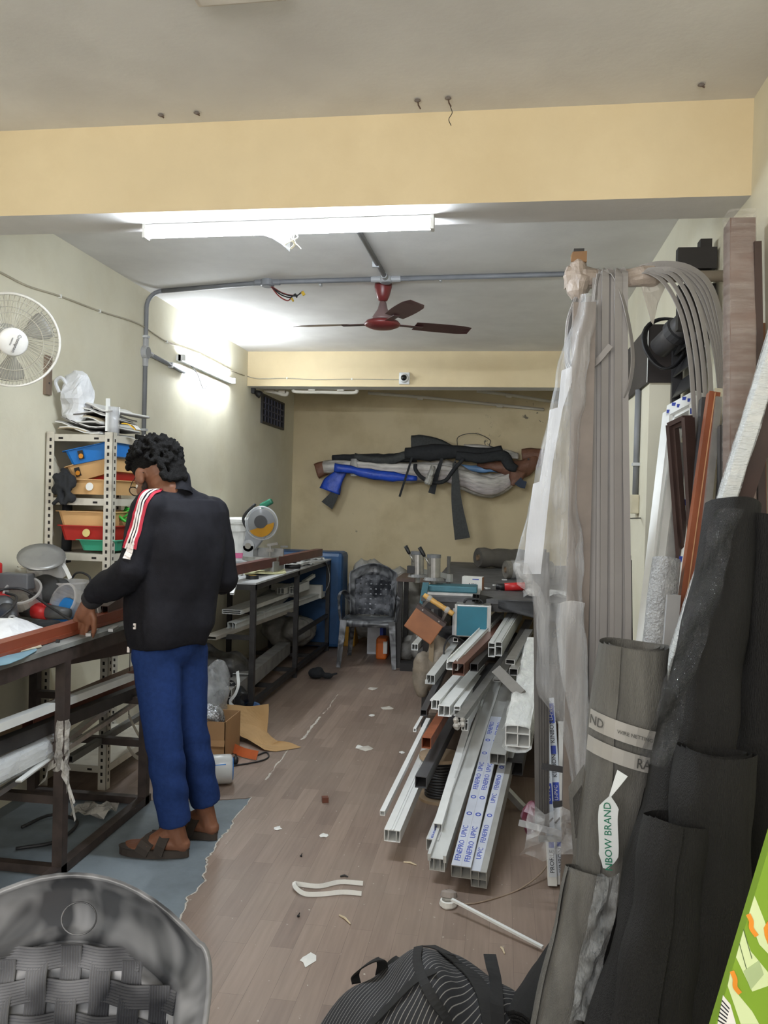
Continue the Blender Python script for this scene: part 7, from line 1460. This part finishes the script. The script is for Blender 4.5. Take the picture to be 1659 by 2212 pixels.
for k in range(6): patch('barcode_bar', [(1560-1.8*k, 2160+8.5*k), (1576-1.6*k, 2178+7*k), (1575.5-1.6*k, 2181+7*k), (1559.5-1.8*k, 2163+8.5*k)], INKBLK, .0014)
for k in range(2): patch('table_rule', [(1607-9*k, 2008+30*k), (1625-12*k, 2070+22*k), (1624-12*k, 2072+22*k), (1606-9*k, 2010+30*k)], DKP, .0014)
patch('print_panel', [(1606, 2098), (1640, 2075), (1650, 2105), (1622, 2138)], M('panel_shade', (170, 190, 140), .5), .0014)
for k, pts in enumerate((((1616, 1975), (1621, 1990), (1626, 2005), (1632, 2022)), ((1581, 2098), (1586, 2115), (1591, 2132), (1596, 2146)))):
    P = [pY(x+3*math.sin(i*2.5), y, Yc-.002) for i, (x, y) in enumerate(pts)]; MB().ribbon(curve(P, 4), .006, .0008, up=(0, -1, 0)).build('orange_lettering', OR_, ct)
patch('brown_print', [(1650, 2005), (1659, 1990), (1659, 2040), (1652, 2022)], OR_, .0016)
# blue and white film roll by the trousers
a, b = V((-1.50, 3.86, .078)), pZ(494, 1668, .08); b = V((b.x, 3.93, .078)); t = thing('film_roll', 'white and blue film roll lying on the floor by the trousers', 'film roll', (a+b)/2-V((0, 0, .078)))
MB().tube([a, a.lerp(b, .93), b.lerp(a, .02), b], [.072, .072, .066, .05], 24).build('roll', M('film_roll_white', (206, 208, 208), .3, var=.04), t, smooth=True)
d = (b-a).normalized(); s, u, _ = frame(d); rows = [[a+d*((b-a).length*f)+s*(-.0735*math.cos(q))*1+u*(.0735*math.sin(q)) for q in [math.radians(x) for x in (-5, 5, 15, 25, 35)]] for f in (0, .3, .6, .93)]
if s.y > 0: pass
rows = [[a+d*((b-a).length*f)+V((0, -1, 0))*(.0755*math.cos(q))+V((0, 0, 1))*(.0755*math.sin(q)) for q in [math.radians(x) for x in (-2-10*(1-f)*0, 8, 18, 28+8*f)]] for f in (0, .3, .6, .93)]
MB().slab(rows, .001).build('blue_band', M('film_roll_blue', (50, 130, 214), .3), t, smooth=True); MB().tube([b-d*.012, b+d*.003], [.07, .052], 20).build('blue_end', M('film_roll_blue', (50, 130, 214), .3), t, smooth=True)
# cardboard box with foil
CARD = M('cardboard', (158, 122, 84), .8, var=.1, scale=5); bx0, bx1, by0, by1, bh = -1.80, -1.46, 4.24, 4.5, .22
t = thing('cardboard_box', 'open cardboard box of foil and cables beside the trousers', 'box', ((bx0+bx1)/2, (by0+by1)/2, 0.004)); e = .004
for p, q in (((bx0, by0, .004), (bx1, by0+e, bh)), ((bx0, by1-e, .004), (bx1, by1, bh)), ((bx0, by0, .004), (bx0+e, by1, bh)), ((bx1-e, by0, .004), (bx1, by1, bh))): MB().bb(p, q).build('side_panel', CARD, t)
MB().bb((bx0, by0, .004), (bx1, by1, .01)).build('base_panel', CARD, t); MB().slab([[V((bx0, by0-.004, bh*.48)), V((bx1, by0-.004, bh*.55))], [V((bx0, by0-.012, bh*.38)), V((bx1, by0-.012, bh*.4))]], .003).build('torn_flap', CARD, t)
heap('foil_pouch', 'crumpled silver foil pouch in the cardboard box', 'foil', (-1.62, 4.37, .13), (.2, .16, .16), M('silver_foil', (170, 172, 176), .25, metal=.7, var=.3, scale=20, bump=.8), n=9, seed=41, jit=.03, fr=20, vox=.01)
heap('clear_bag', 'clear plastic bag bunched above the cardboard box', 'bag', (-1.72, 4.62, .02), (.2, .18, .5), film('misty_bag', (176, 178, 180), .35, .75, 10, .25, (1, 1, 1), .6), n=9, seed=43, jit=.03, vox=.014)
heap('black_sack', 'black rubbish sack slumped between the cardboard box and kraft paper', 'sack', (-1.86, 4.98, .004), (.22, .4, .3), M('sack_black', (28, 28, 30), .35, var=.4, bump=.5), n=10, seed=47, jit=.03, vox=.016)
# kraft paper sheet curling
KR = M('kraft_paper', (172, 138, 92), .75, var=.08, scale=4, bump=.15); tops = [(470, 1520), (500, 1526), (540, 1526), (578, 1525)]; midl = [(490, 1560), (525, 1565), (558, 1572), (580, 1580)]; lows = [(520, 1592), (552, 1605), (580, 1608), (600, 1600)]; ends = [(575, 1620), (600, 1622), (622, 1618), (650, 1612)]
R_ = [[pY(x, y, 4.78) for x, y in tops], [pY(x, y, 4.72) for x, y in midl], [pY(x, y, 4.58) for x, y in lows], [pZ(x, y, .012) for x, y in ends]]
R2 = []
for i in range(3):
    for s_ in range(5): R2.append([R_[i][k].lerp(R_[i+1][k], s_/5) for k in range(4)])
R2.append(R_[3]); R3 = [[r[k//4].lerp(r[min(3, k//4+1)], (k % 4)/4) for k in range(13)] for r in R2]
mb = MB(); mb.slab(R3, .0012)
for v in mb.v:
    v += noise.noise_vector(v*8)*.02; v.z = max(v.z, .006)
o = mb.build('kraft_paper', KR, smooth=False); tag(o, 'curled brown kraft paper sheet on the floor by the far bench', 'paper')
MB().slab([[pY(519, 1553, 4.86), pY(535, 1580, 4.8)], [pY(523, 1551, 4.84), pY(549, 1590, 4.72)]], .001).build('folded_edge', KR, o)
P = [pZ(x, y, .03) for x, y in ((490, 1605), (505, 1616), (525, 1625), (545, 1630), (556, 1632))]; o = MB().ribbon(curve(P, 4), .05, .003, up=(.3, -1, .2)).build('orange_strap', M('strap_orange', (196, 100, 54), .6)); tag(o, 'orange strap lying on the floor before the kraft paper', 'strap')
P = [pZ(x, y, .008) for x, y in ((500, 1560), (512, 1590), (510, 1620), (508, 1650), (495, 1655), (530, 1650), (565, 1643), (580, 1635), (575, 1625), (555, 1632))]; t = thing('power_cord', 'black power cord with plug looping on the floor before the kraft paper', 'cord', P[4]); MB().tube(curve(P, 6), .0045, 6).build('cord', CABLE, t, smooth=True); MB().lathe([(.01, -.02), (.018, 0), (.016, .02), (.006, .03)], P[3]+V((0, 0, .012)), (0, .3, 1), n=10).build('plug', BLACK, t, smooth=True)
# foam strip folded on the floor
P = [pZ(x, y, .014) for x, y in ((781, 1930), (740, 1927), (700, 1931), (660, 1931), (640, 1922), (636, 1912), (648, 1910), (690, 1914), (735, 1905), (784, 1908))]; P[4].z = P[5].z = .02
o = MB().ribbon(curve(P, 5), .016, .002, ups=[(.05, -.95, .3)]*(5*(len(P)-1)+1)).build('folded_strip', PAPERW); tag(o, 'white plastic strip folded back on itself on the open floor', 'strip')
# drain cup with white stick
c = pZ(968, 1957, .004); t = thing('floor_drain_plug', 'chipped white screw cap on the floor with a stick through it', 'cap', c); MB().lathe([(.028, 0), (.032, .006), (.03, .022), (.024, .024), (.022, .01)], c, n=18).jitter(.003, 60).build('ring', PAPERW, t); MB().lathe([(.025, .03), (.032, .034), (.028, .05), (.014, .056), (.012, .05), (.022, .036)], c+V((0, .015, -.01)), (0, .3, 1), n=14).build('dusty_plug', M('plug_grey', (150, 140, 132), .7), t)
a, b = pZ(976, 1943, .05), pZ(1172, 2046, .02); prof('thin white double-groove stick lying across the floor to the bag', a, b, .012, .008, WHITE, webs=(0,), t=.0015, name='plastic_stick', cat='stick')
P = [pZ(x, y, .006) for x, y in ((978, 1945), (1010, 1953), (1060, 1943), (1120, 1922), (1170, 1898), (1192, 1870))]; P[-1].z = .05; P[-2].z = .03; o = MB().tube(curve(P, 6), .003, 6).build('thin_wire', M('wire_tan', (150, 132, 114), .6), smooth=True); tag(o, 'thin tan wire curving from the white cap to the KINBON profiles', 'wire')
# scraps on the floor
random.seed(55); SCR = [(805, 1488, .05, 'torn white vinyl scrap on the floor in front of the chair'), (836, 1530, .05, 'pale torn scrap left of the heap tips'), (790, 1616, .05, 'torn white scrap in the middle of the walkway'), (803, 1545, .025, 'tiny pale scrap between two larger torn scraps'), (775, 1613, .03, 'flat pale flake beside the middle torn scrap'), (868, 1625, .02, 'small white flake left of the golden oak section'), (663, 2073, .03, 'white smear flake on the near floor'), (700, 1805, .02, 'tiny splinter flake right of the torn vinyl edge'), (600, 1790, .02, 'dust flake near the torn vinyl corner')]
for px, py, sz, lab in SCR:
    c = pZ(px, py, .0045); n_ = 9; P = [c+V((sz*random.uniform(.5, 1.1)*math.cos(q), sz*random.uniform(.5, 1.2)*math.sin(q)*1.2, .002*random.random())) for q in [2*math.pi*i/n_ for i in range(n_)]]
    o = MB().add(P+[p-V((0, 0, .001)) for p in P]+[c+V((0, 0, .006))], [(i, (i+1) % n_, 2*n_) for i in range(n_)]+[(i, n_+i, n_+(i+1) % n_, (i+1) % n_) for i in range(n_)]+[tuple(range(n_, 2*n_))[::-1]]).build('vinyl_scrap', TORN if sz > .04 else PAPERW); tag(o, lab, 'scrap', 'scraps on the floor')
for (x0_, y0_, x1_, y1_, lab) in ((733, 1977, 757, 1996, 'pale wooden splinter on the floor above the bag'), (872, 1862, 900, 1869, 'curved white sliver left of the printed profiles'), (1082, 2046, 1090, 2060, 'small pale sliver above the bag straps'), (735, 1893, 752, 1894, 'thin dark sliver above the folded strip')):
    a, b = pZ(x0_, y0_, .006), pZ(x1_, y1_, .006); o = MB().tube([a, a.lerp(b, .5)+V((0, .006, .002)), b], [.003, .004, .002], 6).build('splinter', M('splinter_pale', (206, 190, 160), .7) if 'dark' not in lab else CABLE); tag(o, lab, 'splinter', 'slivers on the floor')
c = pZ(702, 1732, .004); o = MB().box(c+V((0, 0, .012)), (.03, .03, .024), rot('Z', 20)).build('brown_offcut', BROWNUP); tag(o, 'small brown profile offcut standing on the open floor', 'offcut')
for px, py, lab in ((644, 1980, 'black screw on the floor left of the pale splinter'), (650, 1850, 'tiny black screw on the floor above the folded strip')):
    c = pZ(px, py, .004); o = MB().lathe([(.001, 0), (.005, .0), (.005, .004), (.002, .006), (.0015, .014)], c, (.3, .2, .9), n=8).build('screw', BLACK); tag(o, lab, 'screw', 'screws on the floor')
